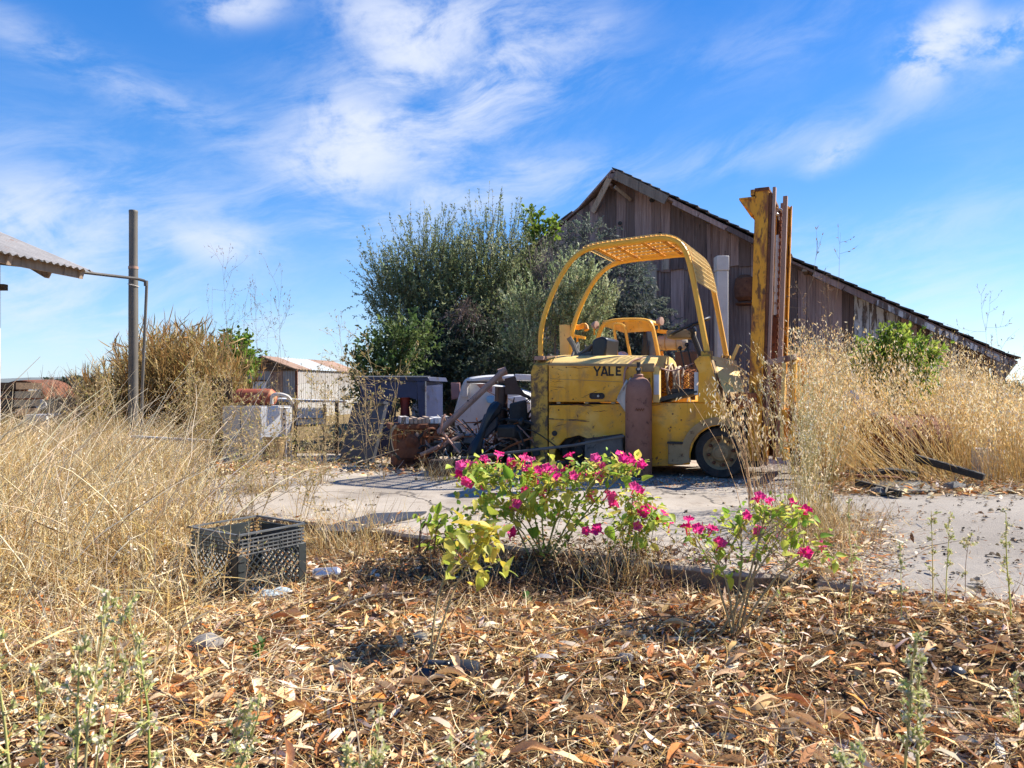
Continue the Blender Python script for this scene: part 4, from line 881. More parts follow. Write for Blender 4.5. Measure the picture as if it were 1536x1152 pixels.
# white vehicle wreck
Y_ = 10.2; o = thing('white_wreck', 'white scrapped vehicle body with a curved rim behind the dark post', 'vehicle wreck', Z0)
MB().prism([W(681,617,Y_),W(693,576,Y_-.1),W(706,573,Y_-.1),W(760,580,Y_),W(797,592,Y_),W(800,673,Y_),W(684,673,Y_)], (.15,1.2,0)).build('body_panel', M['white_paint'], o, bevel=.02)
MB().tube(spline([W(697,594,Y_-.12),W(698,580,Y_-.15),W(702,572,Y_-.18),W(712,569.5,Y_-.18),W(735,567,Y_-.1),W(770,566,Y_)],4), .045, 8).build('rim', M['white_paint'], o)
MB().prism([W(772,561,Y_-.2),W(800,562,Y_-.2),W(800,571,Y_-.2),W(772,570,Y_-.2)], (0,.6,0)).build('roof_rail', M['white_paint'], o, bevel=.01)
MB().prism([W(676,574,Y_+.2),W(690,574,Y_+.2),W(690,597,Y_+.2),W(677,600,Y_+.2)], (0,.1,0)).build('red_panel', M['pink'], o, bevel=.01)
MB().prism([W(714,576,Y_-.08),W(738,575,Y_-.08),W(738,588,Y_-.08),W(722,584,Y_-.08)], (0,.03,0)).build('red_panel', M['pink'], o, smooth=0)
MB().prism([W(729,598,Y_-.12),W(731,594,Y_-.12),W(741,594,Y_-.12),W(741,606,Y_-.12),W(731,604,Y_-.12)], (0,.06,0)).build('blue_fitting', M['lightblue'], o, bevel=.01)
MB().bar(W(704,577,Y_-.14), W(706,618,Y_-.14), .008, .008).build('door_seam', M['grey_panel'], o, smooth=0)
MB().prism([W(760,596,Y_-.4),W(786,592,Y_-.4),W(797,604,Y_-.4),W(778,607,Y_-.4)], (0,.1,-.02)).build('bumper', M['white_paint'], o, bevel=.02)
# tangled scrap behind the flowers
o = thing('scrap_heap', 'tangle of black hoses, bent rods and rusty metal around the dark post', 'scrap heap', W(720,690,7.7)); b = o.location.copy()
mats = [M['black_rubber'], M['dark'], M['rust_orange'], M['rust_pink'], M['steel'], M['rust'], M['black_rubber'], M['dark'], M['black_rubber']]
def near_pt(): return Vector((random.uniform(-.55,.62), random.uniform(-.35,.3), 0))
for i in range(26):
    p = near_pt(); p.z = random.uniform(.06,.30 if p.x < .05 else .5); ax_ = (random.uniform(-1,1),-1+random.uniform(-.3,.3),random.uniform(-.6,.6))
    a0 = random.uniform(0,6.28); MB().torus(p, ax_, random.uniform(.06,.16), random.uniform(.006,.016), 18, 6, a0, a0+random.uniform(2.5,6)).build('hose_loop', random.choice(mats), o)
for i in range(52):
    p = near_pt(); p.z = random.uniform(.02,.28 if p.x < .05 else .45); d = Vector((random.uniform(-.3,.3),random.uniform(-.12,.12),random.uniform(-.15,.22)))
    MB().tube(spline([p-d, p+Vector((0,random.uniform(-.05,.05),random.uniform(-.05,.08))), p+d],4), random.uniform(.006,.022), 6).build('rod', random.choice(mats), o)
for i in range(22):
    p = near_pt(); p.z = random.uniform(.02,.22 if p.x < .05 else .36); s_ = random.uniform(.05,.13); mb = MB(); mb.box((-s_,-s_*.5,-s_*.6),(s_,s_*.5,s_*.6))
    R_ = Matrix.Rotation(random.uniform(0,3),3,'Z') @ Matrix.Rotation(random.uniform(-.6,.6),3,'X'); mb.v = [tuple(R_ @ Vector(v)+p) for v in mb.v]; mb.build('metal_lump', random.choice([M['dark'],M['rust'],M['dark'],M['greybox']]), o, bevel=.012)
for i in range(46):
    p = near_pt(); p.z = random.uniform(.05,.40 if p.x < .05 else .55); d = Vector((random.uniform(-.22,.22),random.uniform(-.1,.1),random.uniform(-.2,.2)))
    MB().tube(spline([p-d, p+Vector((random.uniform(-.06,.06),-.03,random.uniform(-.08,.08))), p+d*.4, p+d+Vector((0,0,random.uniform(-.08,.08)))],4), random.uniform(.003,.008), 5).build('wire', random.choice([M['wire'],M['canvas'],M['rust_orange'],M['hose'],M['steel'],M['dark']]), o)
for i in range(9):
    p = near_pt(); p.z = random.uniform(.05,.30); q_ = [p+Vector((random.uniform(-.12,.12),random.uniform(-.03,.03),random.uniform(-.09,.09))) for _ in range(3)]
    q_.append(q_[0]+(q_[2]-q_[1])); MB().prism(q_, (.004,.012,.004)).build('bent_sheet', random.choice([M['rust'],M['rust_orange'],M['greybox'],M['white_paint'],M['rust_pink']]), o, smooth=0)
sp = spline([W(706,690,7.3)-b, W(718,660,7.32)-b, W(735,625,7.35)-b, W(748,606,7.4)-b],4)
MB().tube(sp, [.05+.02*math.sin(i*.8) for i in range(len(sp))], 9).build('black_fender', M['black_shiny'], o)
MB().prism([W(716,650,7.45)-b,W(726,622,7.45)-b,W(745,608,7.45)-b,W(747,640,7.45)-b,W(728,660,7.45)-b], (0,.05,.0)).build('dark_sheet', M['slate'], o, bevel=.02)
MB().prism([W(765,660,7.5)-b,W(764,606,7.5)-b,W(790,600,7.6)-b,W(796,690,7.6)-b,W(770,698,7.5)-b], (0,.3,.0)).build('dark_sheet', M['dark'], o, bevel=.02)
MB().tube(spline([W(661,650,7.3)-b, W(664,628,7.3)-b, W(668,622,7.32)-b],4), .012, 6).build('red_hose', M['hose'], o)
MB().tube(spline([W(664,648,7.3)-b, W(680,668,7.28)-b, W(690,680,7.25)-b],4), .012, 6).build('red_hose', M['hose'], o)
# rusty engine block with slats
eb = G(612,704); eb.y += .25; o = thing('engine_block', 'rust brown engine block on the concrete beside the timber beam', 'engine block', eb, .25)
MB().box((-.20,-.2,.0),(.14,.2,.14)).build('sump', M['rust'], o, bevel=.03)
MB().lathe([(.12,-.2),(.15,-.18),(.15,.18),(.12,.2)], (-.04,0,.17), (0,1,0), 18).build('flywheel_housing', M['rust'], o)
MB().box((-.20,-.17,.15),(.18,.2,.42)).build('block', M['rust'], o, bevel=.025)
MB().box((-.24,-.2,.40),(.26,.22,.455)).build('head', M['rust'], o, bevel=.01)
for i in range(4): MB().lathe([(.018,0),(.018,.02)], (-.16+i*.1,-.2,.425), (0,-1,0), 6).build('bolt', M['rust_orange'], o, smooth=0)
for i in range(5): MB().box((-.19+i*.085,-.185,.16),(-.165+i*.085,-.168,.40)).build('rib', M['rust_orange'], o, bevel=.005)
for i in range(4): MB().lathe([(.022,0),(.026,.012),(.012,.02)], (-.135+i*.085,-.17,.34), (0,-1,0), 10).build('core_plug', M['rust_pink' if i == 2 else 'rust_orange'], o)
MB().tube(spline([(-.18,-.2,.44),(-.24,-.25,.36),(-.22,-.26,.2),(-.14,-.24,.1)],4), .016, 7).build('oil_pipe', M['dark'], o)
MB().lathe([(.05,0),(.055,.02),(.055,.03),(.02,.05)], (.10,.0,.455), (0,0,1), 12).build('filler_neck', M['rust_orange'], o)
MB().box((.14,-.21,.02),(.19,-.1,.16)).build('mount_foot', M['rust_orange'], o, bevel=.01)
MB().lathe([(.06,0),(.07,.03),(.04,.05)], (-.02,-.17,.28), (0,-1,0), 14).build('water_port', M['rust'], o)
for i in range(3): MB().box((.19,-.16,.18+i*.07),(.30,.0,.22+i*.07)).build('manifold', M['rust'], o, bevel=.01)
sl_ = thing('slat_stack', 'short row of pale wooden slats lying on the rusty engine block', 'wood slats', eb+Vector((0,0,.458)), .25)
for i in range(12):
    x = -.12+i*.042; MB().box((x,-.19+random.uniform(-.02,.02),.0),(x+.034,.16,.04+random.uniform(0,.03))).build('slat', random.choice([M['wood_light'],M['wood_white'],M['white_paint'],M['wood_light']]), sl_, smooth=0)
tb = G(682,714); o = thing('timber_beam', 'short dark timber beam lying on the concrete left of the flowers', 'timber', tb, -.12)
MB().box((-.25,.0,.0),(.27,.17,.145)).build('beam', M['timber'], o, bevel=.014)
# blue bench and things beside it
Y_ = 8.7; o = thing('blue_cabinet', 'chipped dark blue metal bench with one leg and pale top edge', 'bench', Z0)
MB().prism([W(532,565,Y_),W(642,565,Y_),W(645,572,Y_),W(532,571,Y_)], (.15,.7,0)).build('top', M['blue'], o, bevel=.008)
MB().bar(W(532,564.6,Y_-.01), W(645,564.6,Y_-.01), .02, .014).build('top_edge', M['steel'], o, smooth=0)
MB().prism([W(625,572,Y_),W(638,572,Y_),W(638,634,Y_),W(630,634,Y_),W(627,610,Y_)], (.15,.6,0)).build('leg', M['blue'], o, bevel=.006)
MB().bar(W(638.5,572,Y_-.012), W(638.5,634,Y_-.012), .012, .012).build('edge_strip', M['steel'], o, smooth=0)
MB().prism([W(584,572,Y_+.02),W(626,572,Y_+.02),W(626,600,Y_+.02),W(614,596,Y_+.02),W(590,597,Y_+.02),W(584,640,Y_+.02)], (0,.03,0)).build('front_panel', M['blue'], o, smooth=0)
MB().prism([W(540,572,Y_+.02),W(584,572,Y_+.02),W(584,690,Y_+.02),W(540,690,Y_+.02)], (0,.5,0)).build('side_panel', M['blue'], o, smooth=0)
MB().prism([W(640,634,Y_),W(586,634,Y_),W(586,690,Y_),W(640,690,Y_)], (0,.03,0)).build('base', M['dark'], o, smooth=0)
MB().prism([W(641,625.5,Y_-.02),W(586,625.5,Y_-.02),W(586,634,Y_-.02),W(641,634,Y_-.02)], (.1,.55,0)).build('shelf', M['blue'], o, smooth=0)
rb = W(606,623,Y_+.06); o = thing('red_drum', 'small dark red drum standing under the blue bench', 'drum', rb+Vector((0,.08,.0)))
MB().lathe([(.055,-.02),(.06,0),(.05,.10),(.062,.20),(.066,.22)], (0,0,0), n=16).build('shell', M['red'], o)
MB().torus((0,0,.22), (0,0,1), .064, .006, 18, 6).build('rim', M['red'], o)
Y_ = 7.7; o = thing('dark_sheet', 'large dark slate coloured metal sheet leaning left of the engine block', 'metal sheet', Z0)
p = [G(508,693), G(556,697), W(578,604,G(556,697).y+.15), W(529,606,G(508,693).y+.15)]
MB().prism(p, (.03,.05,0)).build('sheet', M['slate'], o, bevel=.004)
MB().bar(p[3]+Vector((0,-.01,.0)), p[2]+Vector((0,-.01,0)), .05, .03).build('folded_edge', M['slate'], o, smooth=0)
MB().bar(p[0]+Vector((0,-.01,.02)), p[1]+Vector((0,-.01,.02)), .04, .03).build('folded_edge', M['dark'], o, smooth=0)
# appliance, tank, bucket
e0 = G(390,694); o = thing('white_appliance', 'white enamel appliance cabinet, shaded side coloured grey, with a sunlit front in the dry grass', 'appliance', e0)
a = Vector((-.47,.15,0)); bq = Vector((.27,.22,0)); hgt = Vector((0,0,W(390,611,e0.y).z))
MB().prism([Z0, a, a+hgt, hgt], Vector((.02,.03,0))).build('side_panel', M['grey_panel'], o, smooth=0)  # side turned from the sun; its shade is put into the grey colour
MB().prism([Vector((.004,-.004,.22)), bq+Vector((.004,-.004,.22)), bq+hgt+Vector((.004,-.004,0)), hgt+Vector((.004,-.004,0))], (-.02,.02,0)).build('front_panel', M['white_paint'], o, bevel=.008)
MB().prism([hgt, a+hgt, a+bq+hgt, bq+hgt], (0,0,.015)).build('top_panel', M['white_paint'], o, smooth=0)
MB().prism([bq+Vector((0,.01,0)), bq+a, bq+a+hgt, bq+hgt+Vector((0,.01,0))], (.01,.015,0)).build('back_panel', M['grey_panel'], o, smooth=0)
MB().bar(bq*.06+Vector((0,-.03,.56*hgt.z)), bq*.06+Vector((0,-.03,.8*hgt.z)), .03, .02).build('handle', M['steel'], o, smooth=0)
MB().bar(a*.5+Vector((-.003,-.006,.03)), a*.5+hgt+Vector((-.003,-.006,-.03)), .01, .008).build('panel_seam', M['greybox'], o, smooth=0)
MB().prism([Vector((-.47,.15,-.02)),Vector((-.47,.15,-.0)),Vector((.27,.22,0)),Vector((.27,.22,-.02))], (.05,.05,0)).build('foot', M['dark'], o, smooth=0)
tk = e0+Vector((-.13,.22,hgt.z+.105)); o = thing('red_tank', 'short rusty red tank lying on top of the white appliance', 'tank', tk, -.1)
MB().tube([(-.25,0,0),(-.23,0,0),(-.19,0,0),(.19,0,0),(.23,0,0),(.25,0,0)], [.03,.07,.10,.10,.07,.03], 18).build('shell', M['red_tank'], o)
for x in (-.12,.12): MB().torus((x,0,0), (1,0,0), .101, .006, 18, 5).build('band', M['rust'], o)
o = thing('curved_pipe', 'white curved pipe lying beside the rusty red tank', 'pipe', e0+Vector((.18,.15,hgt.z+.015)))
MB().tube(spline([(-.10,0,.02),(-.09,-.02,.10),(-.02,-.03,.13),(.08,0,.10),(.13,.02,.02)],4), .022, 8).build('pipe', M['white_pipe'], o)
bk = G(413,693); o = thing('bucket', 'beige bucket with a thin wire handle in front of the white appliance', 'bucket', bk)
MB().lathe([(.095,0),(.10,.01),(.125,.26),(.132,.265),(.132,.285),(.122,.285),(.10,.03),(.001,.03)], (0,0,0), n=20, cap=False).build('shell', M['dusty'], o)
MB().torus((0,0,.27), (0,1,.1), .13, .004, 20, 5, 0, math.pi).build('handle', M['galv'], o)
sl2 = W(426,612,8.2); o = thing('slotted_strip', 'white slotted metal strip standing upright beside the white appliance', 'metal strip', Vector((sl2.x,8.2,0)))
MB().box((-.03,-.006,0),(.03,.006,sl2.z)).build('strip', M['white_pipe'], o, smooth=0)
for i in range(9): MB().box((-.006,-.010,.10+i*.06),(.012,-.004,.125+i*.06)).build('slot', M['dark'], o, smooth=0)
cp = W(465,632,8.4); o = thing('corrugated_scrap', 'small loose panel of pale corrugated iron propped below the shed', 'metal sheet', Z0)
corrugated(W(444,638,8.4), (.34,0,0), (0,.05,.20), 9, .008).build('sheet', M['corr_white'], o, smooth=1)
MB().bar(W(441,639,8.38), W(489,637,8.38), .04, .02).build('rail', M['timber'], o, smooth=0); MB().bar(W(441,628,8.36), W(489,628,8.36), .03, .012).build('rail', M['timber'], o, smooth=0)
for px in (443,487): MB().bar(W(px,606,8.43), W(px,697,8.43), .03, .03).build('stake', M['timber'], o, smooth=0)
o = thing('pale_gutter', 'pale bent sheet lying flat above the scrap in front of the shed', 'metal sheet', Z0)
MB().prism([W(412,597,9),W(440,599,9),W(520,601,9.2),W(520,604,9.2),W(440,603,9),W(413,600,9)], (0,.35,0)).build('sheet', M['white_paint'], o, smooth=0)
for px in (430,505): MB().bar(W(px,603,9.1), W(px,690,9.1), .04, .04).build('stand', M['timber'], o, smooth=0)
o = thing('board_stack', 'dark boards standing on edge left of the shed behind the reeds', 'boards', Z0)
for i in range(5): MB().prism([W(318+i*6,566+i%3,10.2),W(323.5+i*6,566+i%2,10.2),W(323.5+i*6,684,10.2),W(318+i*6,684,10.2)], (0,.03,0)).build('board', M['timber'], o, smooth=0)
# dark sheet standing in for the mast shadow on the slab
fp = thing('mast_shadow_sheet', 'thin flat grey sheet standing in for the mast shadow near the slab edge left of the flowers', 'painted shadow', G(560,788,.006))
b = fp.location.copy(); MB().prism([G(470,797,.004)-b,G(560,772,.004)-b,G(640,769,.004)-b,G(626,776,.004)-b,G(520,800,.004)-b], (0,0,.010)).build('plate', M['slate'], fp, smooth=0)
# long white pipe in the field, rusty hood and pale blocks far left
o = thing('white_pipe', 'long white pipe lying level in the dry field right of the metal pole', 'pipe', Z0)
MB().tube([W(196,655,7.0), W(250,658,7.0), W(320,662,6.9)], .016, 8).build('pipe', M['white_pipe'], o)
Y_ = 14.0; o = thing('rusty_hood', 'rusty curved machine hood showing above the grass at far left', 'machine hood', Z0); c0 = W(46,597,Y_)
R0 = .47; rows = []
for j, y in enumerate((0,.15,.5,.9)):
    rows.append([c0+Vector((math.cos(math.pi*i/14)*R0*(.96+.04*j), y-.3, math.sin(math.pi*i/14)*(.33+.01*j))) for i in range(15)])
MB().loft(rows).build('shell', M['rust'], o).modifiers.new('t','SOLIDIFY').thickness = .02
MB().torus(c0+Vector((0,-.3,0)), (0,1,0), .44, .02, 18, 6, 0, 6.283).build('rim', M['rust_orange'], o) if False else None
MB().bar(c0+Vector((-.5,-.32,.0)), c0+Vector((.52,-.32,.0)), .06, .06).build('cross_beam', M['rust_orange'], o, smooth=0)
MB().box(tuple(c0+Vector((-.42,-.2,-1.0))), tuple(c0+Vector((.42,.6,-.03)))).build('chassis', M['dark'], o, smooth=0)
q = W(62,607,Y_-.4); MB().lathe([(.07,-.03),(.10,0),(.10,.02)], q, (0,-1,0), 12).build('head_lamp', M['white_pipe'], o)
MB().prism([W(55,583,Y_-.1),W(67,583,Y_-.1),W(66,588,Y_-.1),W(56,588,Y_-.1)], (0,.02,0)).build('opening', M['steel'], o, smooth=0)
o = thing('pale_block', 'pale concrete block in the grass below the rusty hood', 'block', Z0)
MB().prism([W(36,622,11),W(70,621,11),W(71,655,11),W(36,655,11)], (0,.4,0)).build('block', M['plaster'], o, bevel=.02)
o = thing('pallet_stack', 'stack of dark weathered planks at the far left edge', 'plank stack', Z0)
for i in range(8): 
    z = i*.13; c = W(6,690,11); MB().box((c.x-.35+random.uniform(-.05,.05),10.9,z-.1),(c.x+.22+random.uniform(-.05,.05),11.5,z+.0)).build('plank', random.choice([M['timber'],M['dark']]), o, smooth=0)

# ================================================================== RIGHT-HAND SCRAP
o = thing('dark_plank', 'charred plank with a raised end lying at the back of the asphalt', 'plank', Z0)
MB().bar(W(1372,686,6.3), W(1476,716,5.95), .07, .055).build('plank', M['black_wood'], o, bevel=.006)
o = thing('grey_board', 'flat grey weathered board lying on the back edge of the asphalt', 'board', Z0)
MB().prism([G(1292,721,.01),G(1348,739,.01),G(1405,739,.01),G(1385,724,.03)], (0,0,.018)).build('board', M['greybox'], o, bevel=.004)
MB().bar(G(1285,724,.05), G(1350,741,.03), .03, .05).build('edge_strip', M['black_wood'], o, smooth=0)
o = thing('bent_strip', 'curved black rubber strip lying behind the flat grey board', 'rubber strip', Z0)
MB().tube(spline([W(1268,709,6.5),W(1300,712,6.4),W(1335,706,6.4),W(1375,712,6.4)],5), .028, 6).build('strip', M['black_rubber'], o)
for i, (px, py, s_, lb_) in enumerate(((1322,742,.06,'dark lump of debris by the front edge of the grey board'),(1340,737,.045,'small dark stone beside the lump of debris'),(1432,735,.07,'dark clod at the right end of the grey board'))):
    c = G(px,py); o = thing('debris_lump', lb_, 'debris', c); MB().sphere((0,0,s_*.4), s_, 9, 6, (1.3,1,.55), .25).build('lump', M['stone' if i == 1 else 'greybox'], o)
c = W(1424,664,7.6); o = thing('rusty_drum', 'dark rusty drum lying on its side behind the fallen oat stems', 'drum', Vector((c.x,7.6,0)), .3)
MB().lathe([(.24,-.42),(.27,-.42),(.275,-.40),(.27,-.38),(.27,-.15),(.28,-.14),(.27,-.13),(.27,.13),(.28,.14),(.27,.15),(.27,.40),(.24,.42)], (-.28,.3,.27), (1,.15,0), 28).build('shell', M['rust'], o)
c = W(1285,609,8.4); o = thing('white_bag', 'torn white plastic bag caught in the oats right of the mast', 'bag', c)
MB().sphere((0,0,0), .22, 12, 9, (.9,.6,.85), .16).build('bag', M['plaster'], o)
MB().sphere((.16,-.02,-.16), .12, 10, 7, (.8,.6,1.2), .2).build('torn_corner', M['plaster'], o)
c = W(1435,578,11); o = thing('white_trough', 'long white tank showing above the oats at right', 'tank', c)
MB().box((-.2,-.1,-.055),(.2,.25,.055)).build('tank', M['white_paint'], o, bevel=.02)
MB().box((-.17,-.05,-.22),(.19,.2,-.07)).build('lower_tank', M['grey_panel'], o, bevel=.02)
for x in (-.15,.15): MB().box((x-.03,0,-.9),(x+.03,.1,-.056)).build('leg', M['timber'], o, smooth=0)
c = W(1490,664,7.4); o = thing('white_jug', 'white plastic jug on a pale block at the right edge', 'jug', c+Vector((0,0,-.06)))
MB().lathe([(.045,0),(.05,.01),(.05,.08),(.03,.12),(.016,.14),(.016,.155)], (0,0,0), n=14).build('body', M['white_pipe'], o)
MB().torus((.045,0,.095), (0,1,0), .03, .007, 12, 6).build('handle', M['white_pipe'], o)
o = thing('pale_block', 'pale concrete block under the white jug among the oats', 'block', c+Vector((0,.05,-.06)))
MB().box((-.12,-.06,-.33),(.10,.12,-.002)).build('block', M['plaster'], o, bevel=.012)
o = thing('far_shed', 'low grey flat roofed shed far off at the right edge', 'shed', Z0)
Y_ = 30; MB().prism([W(1505,582,Y_),W(1600,582,Y_),W(1600,612,Y_),W(1505,612,Y_)], (0,3,0)).build('wall', M['grey_panel'], o, smooth=0)
MB().prism([W(1496,578,Y_-.4),W(1610,579,Y_-.4),W(1610,582,Y_-.4),W(1496,581,Y_-.4)], (0,4,0)).build('roof', M['slate'], o, smooth=0)

# ================================================================== MILK CRATE, CAN AND SMALL THINGS IN FRONT
cr0 = Vector((-1.15,3.10,-.10)); ca = math.atan2(.82,.57)
S, H = .36, .29
crt = thing('milk_crate', 'dark plastic milk crate with lattice sides half sunk in dry grass', 'crate', cr0+Vector((0,0,-.004)), ca)
# local: x along the right-hand face (away), y along the left-hand face
def wallmap(k):
    o_ = [Vector((0,0,0)), Vector((S,0,0)), Vector((S,S,0)), Vector((0,S,0))][k]; d = [Vector((1,0,0)), Vector((0,1,0)), Vector((-1,0,0)), Vector((0,-1,0))][k]; n_ = [Vector((0,1,0)), Vector((-1,0,0)), Vector((0,-1,0)), Vector((1,0,0))][k]
    return lambda x, z, t=0.0: o_+d*x+n_*t+Vector((0,0,z))
for k in range(4):
    wm = wallmap(k); mb = MB(); cm = M['crate_lit'] if k == 0 else M['crate']  # right-hand wall takes the colour with painted sunlight
    if k in (1,2): bk_ = MB(); bk_.prism([wm(.05,.15,.008),wm(S-.05,.15,.008),wm(S-.05,H-.02,.008),wm(.05,H-.02,.008)], wm(0,0,.004)-wm(0,0,0)); bk_.build('inner_panel', M['crate'], crt, smooth=0)
    for z in (.272,.256,.240,.224,.208): mb.bar(wm(.012,z-.003,.004), wm(S-.012,z-.003,.004), .006, .005)
    for i in range(1,14): mb.bar(wm(S*i/14,.205,.0042), wm(S*i/14,.270,.0042), .004, .004)
    hnd = [(.105,.205),(.10,.24),(.12,.25),(.196,.25),(.216,.24),(.221,.205)]
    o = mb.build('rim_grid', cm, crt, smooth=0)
    mb = MB()
    mb.box((0,0,0),(0,0,0)) if False else None
    x0_, x1_, z0_, z1_ = .045, S-.045, .035, .200; st = .034
    for sg in (1,-1):
        n_ = int((x1_-x0_+z1_-z0_)/st)+1
        for i in range(n_):
            c_ = i*st
            pts = []
            xa = max(0, c_-(z1_-z0_)); xb = min(x1_-x0_, c_)
            if xb-xa < .008: continue
            p_ = (xa, c_-xa); q_ = (xb, c_-xb)
            X_ = lambda u: (x0_+u) if sg > 0 else (x1_-u)
            mb.bar(wm(X_(p_[0]), z0_+p_[1], .0045 if sg > 0 else .0052), wm(X_(q_[0]), z0_+q_[1], .0045 if sg > 0 else .0052), .0062, .005)
    mb.build('lattice_panel', M['crate'], crt, smooth=0)
    mb = MB(); mb.tube(spline([wm(.10,.205,.004),wm(.10,.235,.004),wm(.115,.248,.004),wm(.20,.248,.004),wm(.216,.235,.004),wm(.216,.205,.004)],3), .0045, 6); mb.build('handle_frame', M['crate'], crt)
    mb = MB(); mb.prism([wm(0,.0,0),wm(.042,.0,0),wm(.042,.205,0),wm(0,.205,0)], wm(0,0,.006)-wm(0,0,0)); mb.build('corner_post', M['crate'], crt, bevel=.002); mb = MB(); mb.prism([wm(S-.042,.0,0),wm(S,.0,0),wm(S,.205,0),wm(S-.042,.205,0)], wm(0,0,.006)-wm(0,0,0)); mb.build('corner_post', M['crate'], crt, bevel=.002)
    mb = MB(); mb.bar(wm(.0,.0145,.005), wm(S,.0145,.005), .006, .028); mb.build('bottom_rail', M['crate'], crt, smooth=0)
    mb = MB(); mb.bar(wm(-.004,H+.002,.003), wm(S+.004,H+.002,.003), .014, .007); mb.build('top_rim', M['crate_lit'], crt, smooth=0)
    for i in range(4): mb = MB(); z = .06+i*.04; mb.bar(wm(.006,z,-.002), wm(.036,z,-.002), .004, .004); mb.build('rib', M['crate'], crt, smooth=0)
mb = MB()
for i in range(9): mb.bar((.012+i*.0365,.01,.012),(.012+i*.0365,S-.01,.012),.006,.006); mb.bar((.01,.012+i*.0365,.013),(S-.01,.012+i*.0365,.013),.006,.006)
mb.build('base_grid', M['crate'], crt, smooth=0)
def gpt(px, py, dz=0.0):                    # pixel -> point on the uneven ground
    Y = .9*F/(py-HY)
    for _ in range(12): Y = (CZ-float(ground_z((px-CX)/F*Y, Y)))*F/(py-HY)
    x = (px-CX)/F*Y; return Vector((x, Y, float(ground_z(x, Y))+dz))
c = gpt(490,872,.033); o = thing('drink_can', 'silver drink can lying on its side right of the milk crate', 'can', c, .25)
MB().tube([(-.062,0,0),(-.060,0,0),(-.05,0,0),(.05,0,0),(.058,0,0),(.062,0,0)], [.024,.027,.033,.033,.027,.025], 20).build('can_body', M['alu'], o)
MB().lathe([(.024,0),(.024,.003)], (-.063,0,0), (1,0,0), 16).build('can_end', M['dark'], o)
MB().torus((-.063,0,0), (1,0,0), .0255, .002, 18, 5).build('rim', M['alu'], o)
c = gpt(405,900,.03); o = thing('plastic_sheet', 'crumpled pale blue plastic poking out below the milk crate', 'plastic sheet', c)
o2 = MB().loft([[(-.09+.03*i, -.02+.02*j+.006*math.sin(i*2), -.02+.008*math.sin(i*1.7+j*2.2)+.028*j/3) for i in range(7)] for j in range(4)]).build('sheet', M['plastic_sheet'], o, smooth=.2); o2.modifiers.new('t','SOLIDIFY').thickness = .003
c = gpt(690,1016,.022); o = thing('broken_bottle', 'broken black bottle lying in the leaves below the flowers', 'bottle', c, -.12)
rows = []
for i, (x, rr_) in enumerate(((-.035,.030),(-.02,.034),(.02,.034),(.05,.032),(.06,.027),(.064,.012))): rows.append([(x+(random.uniform(-.012,.012) if i == 0 else 0), math.cos(a_)*rr_, math.sin(a_)*rr_) for a_ in [2*math.pi*j/18 for j in range(18)]])
MB().loft(rows, closed=True).build('bottle_body', M['glassdark'], o).modifiers.new('t','SOLIDIFY').thickness = .003
rows = []
for i in range(5): rows.append([(-.10+i*.017+random.uniform(-.004,.004), -.01+.03*math.cos(a_), .004+.028*math.sin(a_)) for a_ in [math.pi*(.05+.11*j) for j in range(7)]])
MB().loft(rows).build('curved_shard', M['glassdark'], o).modifiers.new('t','SOLIDIFY').thickness = .003
rows = []
for i in range(4): rows.append([(-.14+i*.022, -.03-.006*i+.014*j, .0+.016*math.sin(j*.8)-.01) for j in range(5)])
MB().loft(rows).build('flat_shard', M['slate'], o).modifiers.new('t','SOLIDIFY').thickness = .003
for px, py, s_, lb_, mt_ in ((938,993,.026,'round grey stone among the leaves right of the broken bottle','stone'),(976,981,.024,'bluish grey stone next to the round grey stone','stone'),(630,962,.03,'brown clod up the slope from the broken bottle','greybox'),(1436,1013,.026,'glossy black cap half buried in leaves at lower right','glassdark'),(310,975,.05,'flat grey stone in the straw below the milk crate','stone')):
    c = gpt(px,py,s_*.35); o = thing('small_stone' if mt_ != 'glassdark' else 'round_lid', lb_, 'stone' if mt_ != 'glassdark' else 'bottle cap', c); MB().sphere((0,0,0), s_, 10, 7, (1.15,.95,.75), .12).build('stone' if mt_ != 'glassdark' else 'cap', M[mt_], o)
c = gpt(1225,868,.03); o = thing('bark_branch', 'pale curved dead branch lying at the leafy edge of the asphalt', 'branch', Z0)
pts = spline([gpt(1175,888,.015), gpt(1220,868,.03), gpt(1262,853,.035), gpt(1300,846,.04), gpt(1322,832,.05)],5)
MB().tube(pts, [.010+.006*i/len(pts) for i in range(len(pts))], 7).build('branch', M['wood_light'], o)
MB().tube(spline([gpt(1262,853,.03), gpt(1275,838,.05), gpt(1285,828,.04)],4), .006, 6).build('twig', M['wood_light'], o)
c = gpt(800,985,0); o = thing('dead_branch', 'thin dry stick lying across the leaves below the magenta flowers', 'branch', Z0)
MB().tube(spline([gpt(690,935,.02), gpt(760,925,.03), gpt(830,930,.02)],5), .006, 6).build('stick', M['stem_brown'], o)
o = thing('fallen_stick', 'long grey stick on the ground between the crate and the flowers', 'branch', Z0)
MB().tube(spline([gpt(500,922,.02), gpt(560,908,.04), gpt(640,900,.03), gpt(665,893,.03)],5), .008, 6).build('stick', M['bark'], o)
